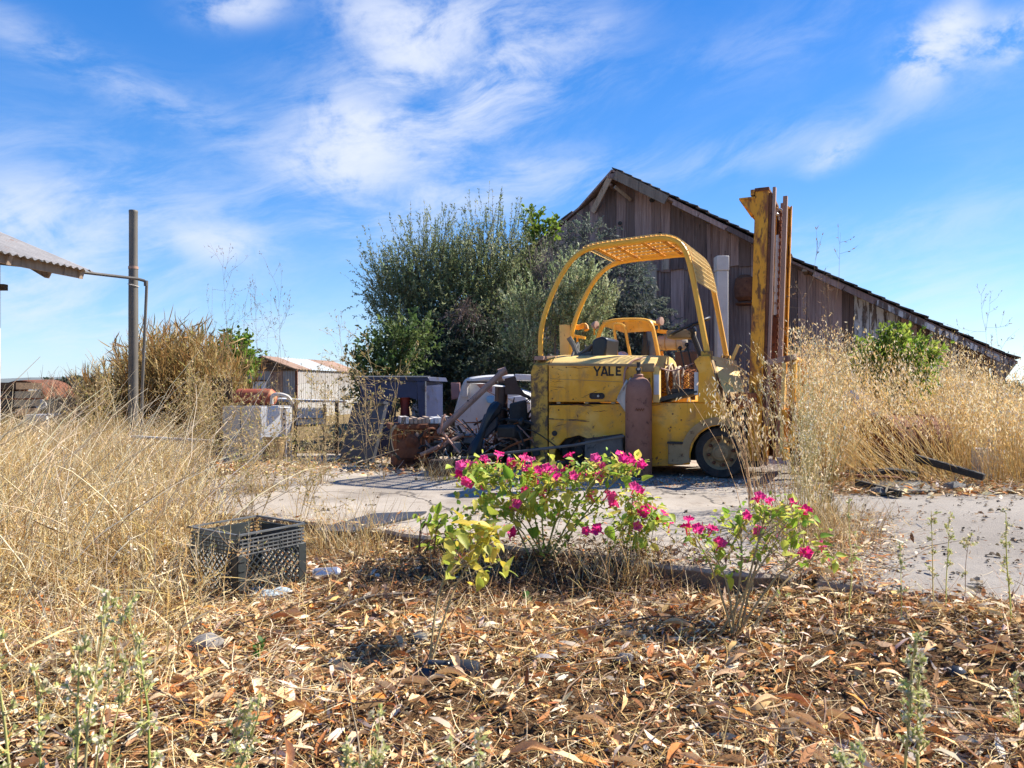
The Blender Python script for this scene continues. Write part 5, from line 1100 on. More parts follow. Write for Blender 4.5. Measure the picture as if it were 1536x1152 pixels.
# ================================================================== VEGETATION
def pick(cols, n, jit=.12):
    c = np.array(cols)[rng.integers(0, len(cols), n)]; return np.clip(c*(1+rng.uniform(-jit*1.6, jit*1.6, (n,1)))*(1+rng.uniform(-jit*.4, jit*.4, (n,3))), 0, 1)
def unit(v): return v/np.maximum(np.linalg.norm(v, axis=-1, keepdims=True), 1e-9)
class NB:                                  # gathers triangles with a colour per vertex
    def __init__(s): s.v, s.t, s.c, s.n = [], [], [], 0
    def add(s, v, t, c):
        s.v.append(v); s.t.append(t+s.n); s.c.append(c); s.n += len(v)
    def leaves(s, pos, d, nrm, L, Wd, curl, cols, fold=0.0):
        n = len(pos); d = unit(d); sd_ = unit(np.cross(nrm, d)); nn = np.cross(d, sd_)
        L = np.broadcast_to(np.asarray(L, float), (n,))[:,None]; Wd = np.broadcast_to(np.asarray(Wd, float), (n,))[:,None]/2; cu = np.broadcast_to(np.asarray(curl, float), (n,))[:,None]*L
        p = [pos, pos+d*L*.32+nn*cu*.55+sd_*Wd, pos+d*L*.32+nn*cu*.55-sd_*Wd+nn*Wd*fold, pos+d*L*.68+nn*cu*.6+sd_*Wd*.8, pos+d*L*.68+nn*cu*.6-sd_*Wd*.8+nn*Wd*fold, pos+d*L]
        v = np.stack(p, 1).reshape(-1, 3); base = (np.arange(n)*6)[:,None]
        t = np.concatenate([base+np.array([a]) for a in ((0,1,2),(1,3,2),(2,3,4),(3,5,4))]); s.add(v, t, np.repeat(cols, 6, 0))
    def stems(s, base, ang, lean, H, curve, r0, cols, segs=4, sides=3, taper=.35, wob=.04):
        n = len(base); H = np.broadcast_to(np.asarray(H, float), (n,)); lean = np.broadcast_to(np.asarray(lean, float), (n,)); curve = np.broadcast_to(np.asarray(curve, float), (n,))
        r0 = np.broadcast_to(np.asarray(r0, float), (n,)); P = [base]; a = np.array(ang, float)
        for k in range(segs):
            th = lean+curve*(k+.5)/segs+rng.normal(0, wob, n); a = a+rng.normal(0, wob*1.5, n)
            st = (H/segs)[:,None]*np.stack([np.sin(th)*np.cos(a), np.sin(th)*np.sin(a), np.cos(th)], 1); P.append(P[-1]+st)
        P = np.stack(P, 1)                                     # n, segs+1, 3
        D = unit(P[:, -1]-P[:, 0]); A = unit(np.cross(D, np.array([.31,.17,.93]))); B = np.cross(D, A)
        rr_ = r0[:,None]*np.linspace(1, taper, segs+1)[None,:]
        ring = np.stack([A*math.cos(2*math.pi*j/sides)+B*math.sin(2*math.pi*j/sides) for j in range(sides)], 1) if sides > 2 else np.stack([A, -A], 1)
        V = P[:,:,None,:]+ring[:,None,:,:]*rr_[:,:,None,None]
        v = V.reshape(-1, 3); per = (segs+1)*sides; base_i = (np.arange(n)*per)[:,None]; t = []
        for k in range(segs):
            for j in range(sides if sides > 2 else 1):
                a_, b_, c_, d_ = k*sides+j, k*sides+(j+1)%sides, (k+1)*sides+(j+1)%sides, (k+1)*sides+j
                t += [base_i+np.array([[a_,b_,c_]]), base_i+np.array([[a_,c_,d_]])]
        s.add(v, np.concatenate(t), np.repeat(cols, per, 0)); return P
    def build(s, name, mat, parent=None, off=None):
        v = np.concatenate(s.v); 
        if off is not None: v = v-np.array(off)
        return np_mesh(name, v, np.concatenate(s.t), mat, np.concatenate(s.c), parent)
def along(P, f):                            # points and directions on polylines at fractions f (n, k)
    segs = P.shape[1]-1; x = np.clip(f, 0, .9999)*segs; i = x.astype(int); w_ = (x-i)[...,None]
    r = np.arange(len(P))[:,None]; return P[r,i]*(1-w_)+P[r,i+1]*w_, unit(P[r,i+1]-P[r,i])
def pxm(px, py, Y): return np.array(W(px, py, Y))

# ---- crowns: shoots from ellipsoids, leaves along the shoots
def crown(nb, ells, n, upb, Lsh, k, Lf, Wf, cols, tw, twc, spread=1.0, shell=.45, droop=0.0, curl=.1):
    ells = [(np.array(W(px,py,Y)), np.array([rx/F*Y, rd_, ry/F*Y])) for px,py,Y,rx,ry,rd_ in ells]
    vol = np.array([e[1].prod()**.75 for e in ells]); idx = rng.choice(len(ells), n, p=vol/vol.sum())
    C = np.stack([ells[i][0] for i in idx]); R = np.stack([ells[i][1] for i in idx])
    u = unit(rng.normal(size=(n,3))); rad = rng.uniform(shell**3, 1, n)**(1/3); pos = C+u*R*rad[:,None]
    d = unit(u*.75+np.array([0,0,upb])+rng.normal(0,.35,(n,3)))
    ang = np.arctan2(d[:,1], d[:,0]); lean = np.arccos(np.clip(d[:,2],-1,1)); Ls = rng.uniform(*Lsh, n)
    P = tw.stems(pos, ang, lean, Ls, droop, .004, np.tile(np.array(twc), (n,1)), segs=3, sides=2, wob=.12)
    f = rng.uniform(.05, 1, (n,k)); q, dd = along(P, f)
    q = q.reshape(-1,3); dd = dd.reshape(-1,3); N_ = len(q)
    ld = unit(dd*.7+rng.normal(0,.6*spread,(N_,3))); nr = unit(rng.normal(0,1,(N_,3))+np.array([0,0,.6]))
    base_c = np.repeat(pick(cols, n, .18), k, 0)*(1+rng.uniform(-.25,.25,(N_,1)))
    nb.leaves(q, ld, nr, rng.uniform(Lf[0],Lf[1],N_), rng.uniform(Wf[0],Wf[1],N_), curl, np.clip(base_c,0,1))
def trunk_limbs(parent, base, tips, r0, off, name='trunk'):
    mb = MB(); base = Vector(base)
    mb.tube(spline([base, base+Vector((.05,0,.5)), base+Vector((0,.05,1.1))],4), [r0*(1.25-.05*i) for i in range(9)], 9)
    mb.build(name, M['bark'], parent, off=off)
    for t in tips:
        t = Vector(t); st = base+Vector((0,.03,random.uniform(.25,1.0))); md = st.lerp(t,.5)+Vector((random.uniform(-.15,.15),random.uniform(-.1,.1),.15))
        p = spline([st, md, t],5); MB().tube(p, [r0*.5*(1-.85*i/(len(p)-1)) for i in range(len(p))], 6).build('limb', M['bark'], parent, off=off)
OLV = [(.21,.26,.12),(.27,.31,.155),(.16,.20,.09),(.34,.37,.21),(.24,.25,.10)]
def plant_thing(name, label, cat, at_, leaf_specs, tips, r0, group=None):
    o = thing(name, label, cat, at_, 0, group); nb, tw = NB(), NB()
    for sp_ in leaf_specs: crown(nb, *sp_[:1], *sp_[1:8], tw, (.11,.085,.06), **(sp_[8] if len(sp_) > 8 else {}))
    nb.build('crown', M['attr_leaf'], o, off=at_); tag(tw.build('twigs', M['attr_twig'], o, off=at_), kind='stuff')
    trunk_limbs(o, at_, tips, r0, at_); return o
b0 = Vector(W(670,585,13.2)); b0.z = -.1
plant_thing('olive_tree', 'tall grey green tree with fine upright shoots left of the barn gable', 'tree', b0,
    [([(640,440,13.2,70,60,.8),(600,465,13.0,42,50,.6),(720,430,13.4,70,60,.9),(775,425,13.6,46,50,.7),(690,490,13.2,110,60,1.0)],
      2300, .95, (.25,.5), 18, (.045,.075), (.014,.022), OLV, dict(spread=.8, shell=.25)),
     ([(610,450,13.0,50,26,.5),(660,440,13.2,52,26,.6),(705,430,13.3,45,26,.6),(755,425,13.5,45,26,.6)], 330, 2.6, (.55,1.25), 46, (.035,.062), (.011,.017), OLV, dict(spread=.75, shell=.15)),
     ([(590,440,13.0,40,40,.5),(575,430,13.0,24,40,.4)], 110, .6, (.35,.7), 26, (.035,.06), (.011,.017), OLV, dict(spread=.8, shell=.2)),
     ([(735,370,13.4,45,30,.5),(640,385,13.2,50,26,.5)], 110, 2.6, (.45,.95), 40, (.035,.06), (.011,.017), OLV, dict(spread=.75, shell=.15))],
    [W(640,390,13.2),W(600,420,13),W(720,360,13.4),W(770,370,13.5),W(690,350,13.3),W(690,470,13),W(740,330,13.4),W(660,410,13.2),W(620,380,13.1)], .10)
b1 = Vector(W(690,585,12.4)); b1.z = -.1
DRK = [(.06,.085,.055),(.08,.11,.065),(.10,.13,.085),(.07,.09,.07)]
plant_thing('dark_shrub', 'large dark green shrub under the tree behind the white wreck', 'shrub', b1,
    [([(640,545,12.5,62,62,.8),(700,560,12.3,72,52,.7),(750,545,12.4,62,62,.7),(610,560,12.6,38,40,.5),(680,500,12.7,70,40,.6),(800,560,12.4,52,40,.6)], 1900, .25, (.2,.45), 18, (.05,.085), (.017,.03), DRK, dict(spread=1.1, shell=.35, droop=.5))],
    [W(640,545,12.5),W(720,550,12.3),W(750,530,12.5),W(690,500,12.6)], .07)
sh_ = bpy.data.objects['dark_shrub']; nb = NB(); n = 90; bs = np.array(W(704,462,12.0))+rng.normal(0,.10,(n,3))
P = nb.stems(bs, rng.normal(2.2,.9,n), rng.uniform(1.7,2.7,n), rng.uniform(.3,.62,n), .3, .004, pick([(.22,.165,.145),(.30,.23,.20),(.17,.13,.115)],n), segs=4, wob=.1)
q, dd = along(P, rng.uniform(.2,1,(n,6))); q = q.reshape(-1,3); dd = dd.reshape(-1,3); N_ = len(q); nb.leaves(q, dd+rng.normal(0,.4,(N_,3)), rng.normal(0,1,(N_,3)), rng.uniform(.04,.08,N_), rng.uniform(.008,.016,N_), .2, pick([(.26,.19,.165),(.33,.25,.22),(.20,.15,.13)],N_))
nb.build('dead_branch', M['attr_grass'], sh_, off=sh_.location)
b2 = Vector(W(925,585,14.6)); b2.z = -.1
CON = [(.09,.115,.095),(.12,.145,.12),(.15,.17,.14),(.07,.09,.075)]
plant_thing('dark_evergreen', 'dark blue green evergreen with drooping sprays against the barn boards', 'tree', b2,
    [([(880,365,14.2,36,26,.5),(925,430,14.6,40,50,.7),(955,480,14.5,40,46,.6),(900,500,14.5,60,60,.7),(985,520,14.4,30,44,.5),(935,550,14.4,70,44,.6),(850,400,14.4,28,36,.5)], 1500, .12, (.22,.5), 26, (.05,.09), (.012,.022), CON, dict(spread=.55, shell=.35, droop=.9))],
    [W(880,370,14.2),W(925,430,14.6),W(960,480,14.5),W(900,500,14.5),W(985,520,14.4)], .09)
b3 = Vector(W(830,585,11.6)); b3.z = -.1
GRY = [(.30,.35,.17),(.38,.42,.22),(.22,.27,.13),(.50,.52,.31)]
plant_thing('pale_shrub', 'pale grey green shrub with upright clusters behind the forklift guard', 'shrub', b3,
    [([(790,465,11.6,30,26,.3),(830,480,11.6,34,30,.35),(860,430,11.6,34,34,.35),(885,460,11.6,34,40,.35),(860,500,11.6,40,36,.4),(790,520,11.5,30,26,.3),(880,525,11.6,36,30,.3)], 1050, 1.5, (.18,.42), 26, (.035,.06), (.011,.018), GRY, dict(spread=.6, shell=.45))],
    [W(800,470,11.6),W(860,430,11.6),W(885,490,11.6)], .05)
b4 = Vector(W(805,585,13.7)); b4.z = -.1
plant_thing('fig_sapling', 'bright yellow green leafy branch rising between the tree and the barn roof', 'tree', b4,
    [([(798,335,13.9,16,14,.25),(812,352,13.9,20,18,.3),(826,340,14.0,10,8,.15)], 62, .4, (.12,.26), 8, (.07,.12), (.045,.075), [(.17,.26,.03),(.24,.33,.045),(.12,.19,.025)], dict(spread=1.2, shell=.2))],
    [W(800,330,13.7),W(812,345,13.7)], .04)
o = thing('dead_twigs', 'bare grey twiggy bush poking up left of the barn gable', 'bush', Vector((W(822,585,13.3).x,13.3,-.1))); tw = NB()
n = 170; bs = np.array(W(818,440,13.3))+rng.normal(0,.12,(n,3)); tw.stems(bs, rng.uniform(0,6.28,n), rng.uniform(.0,.55,n), rng.uniform(.5,1.05,n), .3, .005, np.tile(np.array([.20,.165,.15]),(n,1)), segs=4, sides=3, wob=.15)
tw.stems(np.tile(np.array(W(820,585,13.3)),(8,1))+rng.normal(0,.06,(8,3))-np.array([0,0,.8]), rng.uniform(0,6.28,8), .05, 2.7, .05, .014, np.tile(np.array([.16,.13,.11]),(8,1)), segs=5); tw.build('twigs', M['attr_twig'], o, off=o.location)
b5 = Vector(W(575,585,10.5)); b5.z = -.1
plant_thing('leafy_shrub', 'mid green leafy shrub at the left foot of the tree behind the blue bench', 'shrub', b5,
    [([(580,545,10.6,38,36,.4),(560,575,10.5,28,28,.35),(610,520,10.8,30,30,.4)], 420, .5, (.2,.42), 13, (.05,.085), (.022,.036), [(.06,.10,.03),(.09,.14,.04),(.13,.17,.05)], dict(spread=1.0, shell=.3))],
    [W(580,540,10.6),W(560,570,10.5)], .03)
b6 = Vector(W(350,585,16)); b6.z = -.1
plant_thing('green_bush', 'bright green bush showing between the reeds and the corrugated shed', 'bush', b6,
    [([(352,535,16,22,26,.4),(335,550,16,20,22,.4),(362,552,16,14,20,.3)], 260, .6, (.2,.4), 12, (.07,.11), (.04,.07), [(.16,.26,.03),(.22,.32,.045),(.12,.2,.03)], dict(spread=1.1, shell=.2))],
    [W(350,540,16)], .04)
b7 = Vector(W(1345,585,8.6)); b7.z = -.1
plant_thing('green_shrub', 'bright green leafy shrub half hidden by wild oats before the barn', 'shrub', b7,
    [([(1340,528,8.8,32,20,.3),(1318,548,8.8,28,22,.3),(1372,545,8.9,26,20,.3),(1345,575,8.8,40,30,.35)], 430, .6, (.12,.28), 13, (.045,.08), (.022,.036), [(.20,.30,.035),(.27,.37,.05),(.33,.42,.07),(.13,.2,.03)], dict(spread=1.0, shell=.25))],
    [W(1345,530,8.6),W(1380,550,8.7)], .03)
for (px, py, Y, rx, ry, lb_) in ((120,582,60,22,9,'small dark tree on the far skyline left of the reeds'),(78,584,75,12,9,'smaller dark tree on the far skyline behind the rusty hood'),(1500,590,70,40,12,'low dark tree far off behind the barn eave')):
    b = Vector(W(px,585,Y)); b.z = -.3
    plant_thing('far_tree', lb_, 'tree', b, [([(px,py,Y,rx,ry,1.2)], 260, .4, (.3,.7), 10, (.25,.4), (.15,.25), [(.04,.06,.035),(.06,.085,.05)], dict(shell=.2))], [W(px,py,Y)], .15)

# ---- reeds at the left
rd_o = thing('reed_clump', 'large clump of dry golden brown reeds right of the metal pole', 'reeds', Vector((W(265,585,11).x,11,-.1)))
nb = NB(); n = 1500
pxs = np.concatenate([rng.normal(265,52,n//2), rng.uniform(135,360,n-n//2)]); Yr = rng.uniform(10.2,12.2,n)
bx = (pxs-CX)/F*Yr; base = np.stack([bx, Yr, np.full(n,-.1)],1)
hh = np.interp(pxs, [110,150,200,235,300,340,375], [.75,1.15,1.45,1.85,1.80,1.45,.8])*rng.uniform(.62,1.06,n)
REED = [(.36,.24,.09),(.44,.30,.12),(.28,.17,.06),(.50,.38,.18),(.25,.22,.07),(.34,.18,.06)]
P = nb.stems(base, rng.uniform(0,6.28,n), np.abs(rng.normal(0,.13,n)), hh, rng.uniform(0,.35,n), .0065, pick(REED,n), segs=4, wob=.05)
k = 9; q, dd = along(P, rng.uniform(.15,1,(n,k))); q = q.reshape(-1,3); dd = dd.reshape(-1,3); N_ = len(q)
nb.leaves(q, unit(dd*.9+rng.normal(0,.45,(N_,3))), rng.normal(0,1,(N_,3)), rng.uniform(.12,.34,N_), rng.uniform(.010,.022,N_), rng.uniform(-.3,.3,N_), np.repeat(pick(REED,n),k,0)*(1+rng.uniform(-.2,.2,(N_,1))))
nb.build('canes', M['attr_grass'], rd_o, off=rd_o.location)
o = thing('bare_bush', 'thin bare grey bush leaning left at the left side of the reeds', 'bush', Vector((W(140,585,10.8).x,10.8,-.1))); tw = NB()
n = 120; bs = np.array([W(150,585,10.8).x,10.8,0])+rng.normal(0,.18,(n,3))*np.array([1,1,.2]); P = tw.stems(bs, math.pi+rng.normal(0,.7,n), rng.uniform(.1,.75,n), rng.uniform(.6,1.25,n), .1, .006, pick([(.16,.12,.09),(.24,.19,.13)],n), segs=5)
q, dd = along(P, rng.uniform(.4,1,(n,7))); q = q.reshape(-1,3); tw.stems(q, rng.uniform(0,6.28,len(q)), rng.uniform(.1,.9,len(q)), rng.uniform(.1,.28,len(q)), 0, .003, pick([(.20,.15,.11)],len(q)), segs=2); tw.build('twigs', M['attr_twig'], o, off=o.location)

# ---- dry grass
STRAW = [(.66,.48,.23),(.74,.58,.33),(.54,.35,.13),(.80,.68,.44),(.44,.26,.09),(.62,.46,.18),(.36,.22,.09),(.74,.60,.30),(.48,.42,.30),(.80,.70,.48)]
GOLD = [(.76,.60,.34),(.68,.53,.30),(.70,.48,.16),(.74,.54,.22),(.58,.38,.12),(.78,.62,.34),(.66,.42,.12)]
PALE = [(.78,.67,.48),(.84,.76,.58),(.70,.56,.36)]
def zg(x, y): return ground_z(x, y)
def scatter(n, x0, x1, y0, y1, keep):
    out = []; tot = 0
    while tot < n:
        x = rng.uniform(x0,x1,n*2); y = rng.uniform(y0,y1,n*2); kk = rng.random(n*2) < keep(x,y); out.append(np.stack([x[kk],y[kk]],1)); tot += kk.sum()
    p = np.concatenate(out)[:n]; return p
def edge_px(x, y): return CX+F*x/y
def left_density(x, y):
    px = edge_px(x,y); lim = np.interp(y, [1.6,2.0,2.6,3.2,3.6,4.2,5.0,6.0,7.5,12], [170,230,285,320,335,325,295,265,265,300])
    d = ss(px, lim+40, lim-70); d *= np.interp(y, [1.5,2.2,2.8,3.6,9,13], [.14,.30,.50,1,1,.6])
    d = np.where(px < -260, 0, d); return d*(.35+.65*ss(vn(x*1.7,y*1.7),.25,.6))
nb = NB(); n = 16500
p = scatter(n, -9, -.55, 1.7, 13, left_density); base = np.stack([p[:,0],p[:,1],zg(p[:,0],p[:,1])],1)
hh = np.interp(p[:,1], [2,2.8,3.5,4.5,7,12], [.24,.30,.42,.50,.52,.50])*rng.uniform(.5,1.25,n)
P = nb.stems(base, rng.uniform(0,6.28,n), np.abs(rng.normal(.35,.35,n)), hh, rng.normal(.25,.5,n), rng.uniform(.0012,.0027,n), pick(STRAW,n), segs=4, wob=.12)
sel = rng.random(n) < .6; Ps = P[sel]; q, dd = along(Ps, rng.uniform(.35,1,(len(Ps),2))); q = q.reshape(-1,3); N_ = len(q)
nb.stems(q, rng.uniform(0,6.28,N_), rng.uniform(.2,1.4,N_), rng.uniform(.06,.2,N_), .2, .0011, pick(STRAW,N_), segs=2)
q, dd = along(P, rng.uniform(.0,.6,(n,2))); q = q.reshape(-1,3); dd = dd.reshape(-1,3); N_ = len(q)
nb.leaves(q, unit(dd*.5+rng.normal(0,.6,(N_,3))), rng.normal(0,1,(N_,3)), rng.uniform(.08,.24,N_), rng.uniform(.003,.007,N_), rng.uniform(-.5,.5,N_), pick(STRAW,N_))
sel = rng.random(n) < .12; Ps = P[sel]; q, dd = along(Ps, rng.uniform(.7,1,(len(Ps),6))); q = q.reshape(-1,3); N_ = len(q)
nb.leaves(q, unit(rng.normal(0,.7,(N_,3))-np.array([0,0,.3])), rng.normal(0,1,(N_,3)), rng.uniform(.012,.026,N_), rng.uniform(.005,.010,N_), .1, pick(PALE,N_))
# long pale arching stalks over the field
n2 = 750; p2 = scatter(n2, -7, -.7, 3.0, 9, left_density); b2_ = np.stack([p2[:,0],p2[:,1],zg(p2[:,0],p2[:,1])],1)
nb.stems(b2_, rng.normal(.4,1.2,n2), rng.uniform(.25,.8,n2), rng.uniform(.6,1.25,n2), rng.uniform(.2,.9,n2), rng.uniform(.002,.0042,n2), pick(PALE,n2), segs=6, wob=.06)
og = nb.build('dry_grass', M['attr_grass']); tag(og, 'tangled straw coloured dry grass filling the field at left', 'grass', kind='stuff')
# flattened mat of straw under the standing grass
nb = NB(); n = 16000
p = scatter(n, -8, -.4, 1.8, 11, lambda x,y: np.maximum(left_density(x,y), .5*left_density(x-.25,y))); b = np.stack([p[:,0],p[:,1],zg(p[:,0],p[:,1])+rng.uniform(.005,.14,n)*np.interp(p[:,1],[2,3.5],[.3,1])],1)
nb.stems(b, rng.uniform(0,6.28,n), rng.normal(1.45,.25,n), rng.uniform(.12,.42,n), rng.normal(0,.35,n), rng.uniform(.0013,.0028,n), pick(STRAW+GOLD,n), segs=3, sides=2, wob=.1)
o = nb.build('straw_mat', M['attr_grass']); tag(o, 'flattened straw under the standing dry grass at left', 'straw', kind='stuff')

# ---- wild oats at the right
OATC = [(.80,.64,.38),(.86,.74,.50),(.72,.52,.24),(.66,.44,.16)]
def oats(nb, base, H, ang, lean, curve, nsp=26, cols=GOLD, r=.0017, size=1.0, top=.42):
    n = len(base); P = nb.stems(base, ang, lean, H, curve, r, pick(cols,n), segs=6, wob=.05)
    f = 1-rng.uniform(0,1,(n,nsp))**1.1*top; q, dd = along(P, f); N_ = n*nsp
    off = rng.normal(0,1,(n,nsp,3))*np.array([1,1,.35])*.035*size; q = (q+off).reshape(-1,3)
    dr = unit(np.array([0,0,-1.0])+rng.normal(0,.45,(N_,3)))
    nb.leaves(q, dr, rng.normal(0,1,(N_,3))+np.array([.3,-.6,0]), rng.uniform(.022,.036,N_)*size, rng.uniform(.006,.0105,N_)*size, .05, pick(OATC,N_,.15))
    return P
def oat_density(x, y):
    px = edge_px(x,y); d = ss(px,1195,1260)*(px < 1640)
    bk = np.interp(px, [1190,1300,1420,1536], [6.1,6.0,6.05,5.95]); d = d*ss(y,bk-.05,bk+.25)
    hole = ((px > 1290)&(px < 1475)&(y < 7.4)); return d*np.where(hole, .18, 1)
nb = NB(); n = 1900
p = scatter(n, 1.9, 9.6, 5.7, 11.5, oat_density); px = edge_px(p[:,0],p[:,1])
base = np.stack([p[:,0],p[:,1],np.full(n,-.08)],1); top_px = np.interp(px,[1180,1240,1300,1380,1440,1500,1560],[480,462,490,512,485,535,560])
H = np.clip(CZ+(HY-top_px)/F*p[:,1]+.08, .7, 1.8)*rng.uniform(.45,1.04,n)
oats(nb, base, H, rng.normal(2.6,1.0,n), np.abs(rng.normal(.16,.20,n)), rng.uniform(.05,.6,n), 26, GOLD, .0019, 1.25)
nlv = 4600; pl_ = scatter(nlv, 1.9, 9.6, 5.7, 11, oat_density); b = np.stack([pl_[:,0],pl_[:,1],np.full(nlv,-.08)],1)
nb.stems(b, rng.uniform(0,6.28,nlv), np.abs(rng.normal(.12,.15,nlv)), rng.uniform(.25,.75,nlv), rng.normal(.1,.3,nlv), .0022, pick(GOLD,nlv), segs=3)
# stalks fallen over towards the left from the drum
nf = 130; pf = np.stack([rng.uniform(3.0,3.9,nf), rng.uniform(5.95,7.2,nf)],1); bf = np.stack([pf[:,0],pf[:,1],np.full(nf,-.02)],1)
oats(nb, bf, rng.uniform(1.1,1.75,nf), rng.normal(2.95,.35,nf), rng.uniform(.55,1.0,nf), rng.uniform(-.1,.35,nf), 30, GOLD, .0024)
oo = nb.build('wild_oats', M['attr_grass']); tag(oo, 'tall dry wild oats with hanging pale spikelets along the right', 'wild oats', kind='stuff')

wo_ = thing('oat_clump', 'dense nearer clump of dry oats and weeds between slab and asphalt', 'oat clump', G(1205,812)); nb = NB()
n = 62; f_ = rng.random(n); cxp = np.array(G(1208,812)); cxq = np.array(G(1215,760)); base = cxp+(cxq-cxp)*f_[:,None]+rng.normal(0,.06,(n,3)); base[:,2] = -.01
oats(nb, base, .40+.85*rng.random(n)**1.5, rng.uniform(0,6.28,n), np.abs(rng.normal(.05,.08,n)), rng.normal(.1,.2,n), 20, STRAW, .0018, .8, .6)
P = nb.stems(base[:38], rng.uniform(0,6.28,38), np.abs(rng.normal(.1,.14,38)), rng.uniform(.5,1.15,38), .1, .0022, pick([(.52,.44,.18),(.46,.38,.13),(.6,.5,.25)],38), segs=5)
q, dd = along(P, rng.uniform(.25,1,(38,14))); q = q.reshape(-1,3); N_ = len(q); P2 = nb.stems(q, rng.uniform(0,6.28,N_), rng.uniform(.3,.9,N_), rng.uniform(.05,.2,N_), -.2, .0012, pick([(.5,.44,.22),(.42,.36,.16)],N_), segs=3)
q2, _d = along(P2, rng.uniform(.4,1,(N_,4))); q2 = q2.reshape(-1,3); N2 = len(q2); nb.leaves(q2, unit(rng.normal(0,.6,(N2,3))+np.array([0,0,.5])), rng.normal(0,1,(N2,3)), rng.uniform(.008,.018,N2), rng.uniform(.004,.007,N2), .1, pick(PALE+[(.45,.42,.2)],N2))
n = 900; base = np.array(G(1225,800))+rng.normal(0,1,(n,3))*np.array([.16,.30,0]); base[:,0] += (base[:,1]-4.1)*.38; base[:,2] = 0
nb.stems(base, rng.uniform(0,6.28,n), np.abs(rng.normal(.4,.4,n)), rng.uniform(.06,.28,n), .4, .0015, pick(STRAW,n), segs=3)
nb.build('stalks', M['attr_grass'], wo_, off=wo_.location)
o = thing('leaning_oats', 'bundle of dry brown oat stalks leaning left in front of the front wheel', 'oat clump', G(1142,772)); nb = NB()
n = 34; base = np.array(G(1142,765))+rng.normal(0,1,(n,3))*np.array([.06,.12,0]); base[:,2] = 0
oats(nb, base, rng.uniform(.55,.98,n), rng.normal(math.pi,.55,n), np.abs(rng.normal(.12,.08,n)), rng.uniform(.0,.5,n), 14, [(.42,.27,.15),(.50,.35,.2)], .0028, 1.1, .35)
nb.build('stalks', M['attr_grass'], o, off=o.location)
for i, (px, py, nn_, h_, lb_) in enumerate(((604,668,170,.22,'small tuft of pale dry grass beside the rusty engine block'),(640,690,110,.26,'tuft of straw between the engine block and timber beam'))):
    o = thing('grass_tuft', lb_, 'grass tuft', G(px+20,py+30)); nb = NB(); base = np.tile(np.array(o.location),(nn_,1))+rng.normal(0,1,(nn_,3))*np.array([.09,.06,0])
    nb.stems(base, rng.uniform(0,6.28,nn_), np.abs(rng.normal(.3,.3,nn_)), h_*rng.uniform(.5,1.3,nn_), .6, .0018, pick(STRAW,nn_), segs=4); nb.build('blades', M['attr_grass'], o, off=o.location)
# tufts of dry grass along the slab edge between crate and flowers
for i, (px, py, nn_, h_, lb_) in enumerate(((478,838,150,.30,'dry grass tuft right behind the milk crate at the slab edge'),(540,835,130,.34,'dry grass tuft at the slab edge right of the crate'),(395,760,150,.42,'dry grass tuft behind the milk crate on the slab'),(700,880,60,.22,'thin dry grass tuft below the left of the flowers'),(905,885,90,.25,'dry grass tuft below the right of the magenta flowers'),(960,872,110,.20,'short dry tuft at the slab edge right of the flowers'))):
    b_ = gpt(px,py); o = thing('grass_tuft', lb_, 'grass tuft', b_); nb = NB(); base = np.tile(np.array(b_),(nn_,1))+rng.normal(0,1,(nn_,3))*np.array([.10,.06,0])
    nb.stems(base, rng.uniform(0,6.28,nn_), np.abs(rng.normal(.25,.28,nn_)), h_*rng.uniform(.4,1.25,nn_), .35, .0016, pick(STRAW,nn_), segs=4); nb.build('blades', M['attr_grass'], o, off=o.location)

# ---- branching dry weeds (each its own plant)
def weed(name, label, base, H, nst, nbr, cols, spread=.35, lean=(0,0), bits=PALE, nbits=3, r=.0026, bl=(.12,.3), bit=(.012,.02,.004,.008), cat='weed', levels=2, lo=.3, up=.3):
    o = thing(name, label, cat, base); nb = NB(); b = np.tile(np.array(base, float),(nst,1))+rng.normal(0,1,(nst,3))*np.array([.03,.03,0])*(1 if r < .0045 else .5)
    P = nb.stems(b, (lean[0] if lean[1] else 0)+(rng.normal(0,.5,nst) if lean[1] else rng.uniform(0,6.28,nst)), np.abs(rng.normal(lean[1],spread*.5,nst)), H*rng.uniform(.7,1.05,nst), rng.normal(.1,.15,nst), r, pick(cols,nst), segs=6, wob=.05)
    q, dd = along(P, rng.uniform(lo,1,(nst,nbr))); q = q.reshape(-1,3); dd = dd.reshape(-1,3); n1_ = len(q)
    d = unit(dd*up*2+rng.normal(0,.7,(n1_,3))); P1 = nb.stems(q, np.arctan2(d[:,1],d[:,0]), np.arccos(np.clip(d[:,2],-1,1)), rng.uniform(*bl,n1_), -.25, r*.55, pick(cols,n1_), segs=3, wob=.1)
    if levels > 1:
        q, dd = along(P1, rng.uniform(.3,1,(n1_,4))); q = q.reshape(-1,3); dd = dd.reshape(-1,3); n2_ = len(q); d = unit(dd+rng.normal(0,.6,(n2_,3)))
        P1 = nb.stems(q, np.arctan2(d[:,1],d[:,0]), np.arccos(np.clip(d[:,2],-1,1)), rng.uniform(bl[0]*.3,bl[1]*.35,n2_), -.2, r*.4, pick(cols,n2_), segs=2, wob=.1)
    nn_ = len(P1); q, dd = along(P1, rng.uniform(.3,1,(nn_,nbits))); q = q.reshape(-1,3); dd = dd.reshape(-1,3); N_ = len(q)
    nb.leaves(q, unit(dd+rng.normal(0,.5,(N_,3))), rng.normal(0,1,(N_,3)), rng.uniform(bit[0],bit[1],N_), rng.uniform(bit[2],bit[3],N_), .1, pick(bits,N_))
    nb.build('stalks', M['attr_grass'], o, off=base); return o
TAN = [(.50,.38,.20),(.42,.30,.15),(.58,.46,.27)]; GRN = [(.50,.52,.16),(.60,.57,.22),(.64,.55,.26)]; BRN = [(.20,.13,.08),(.28,.18,.10)]
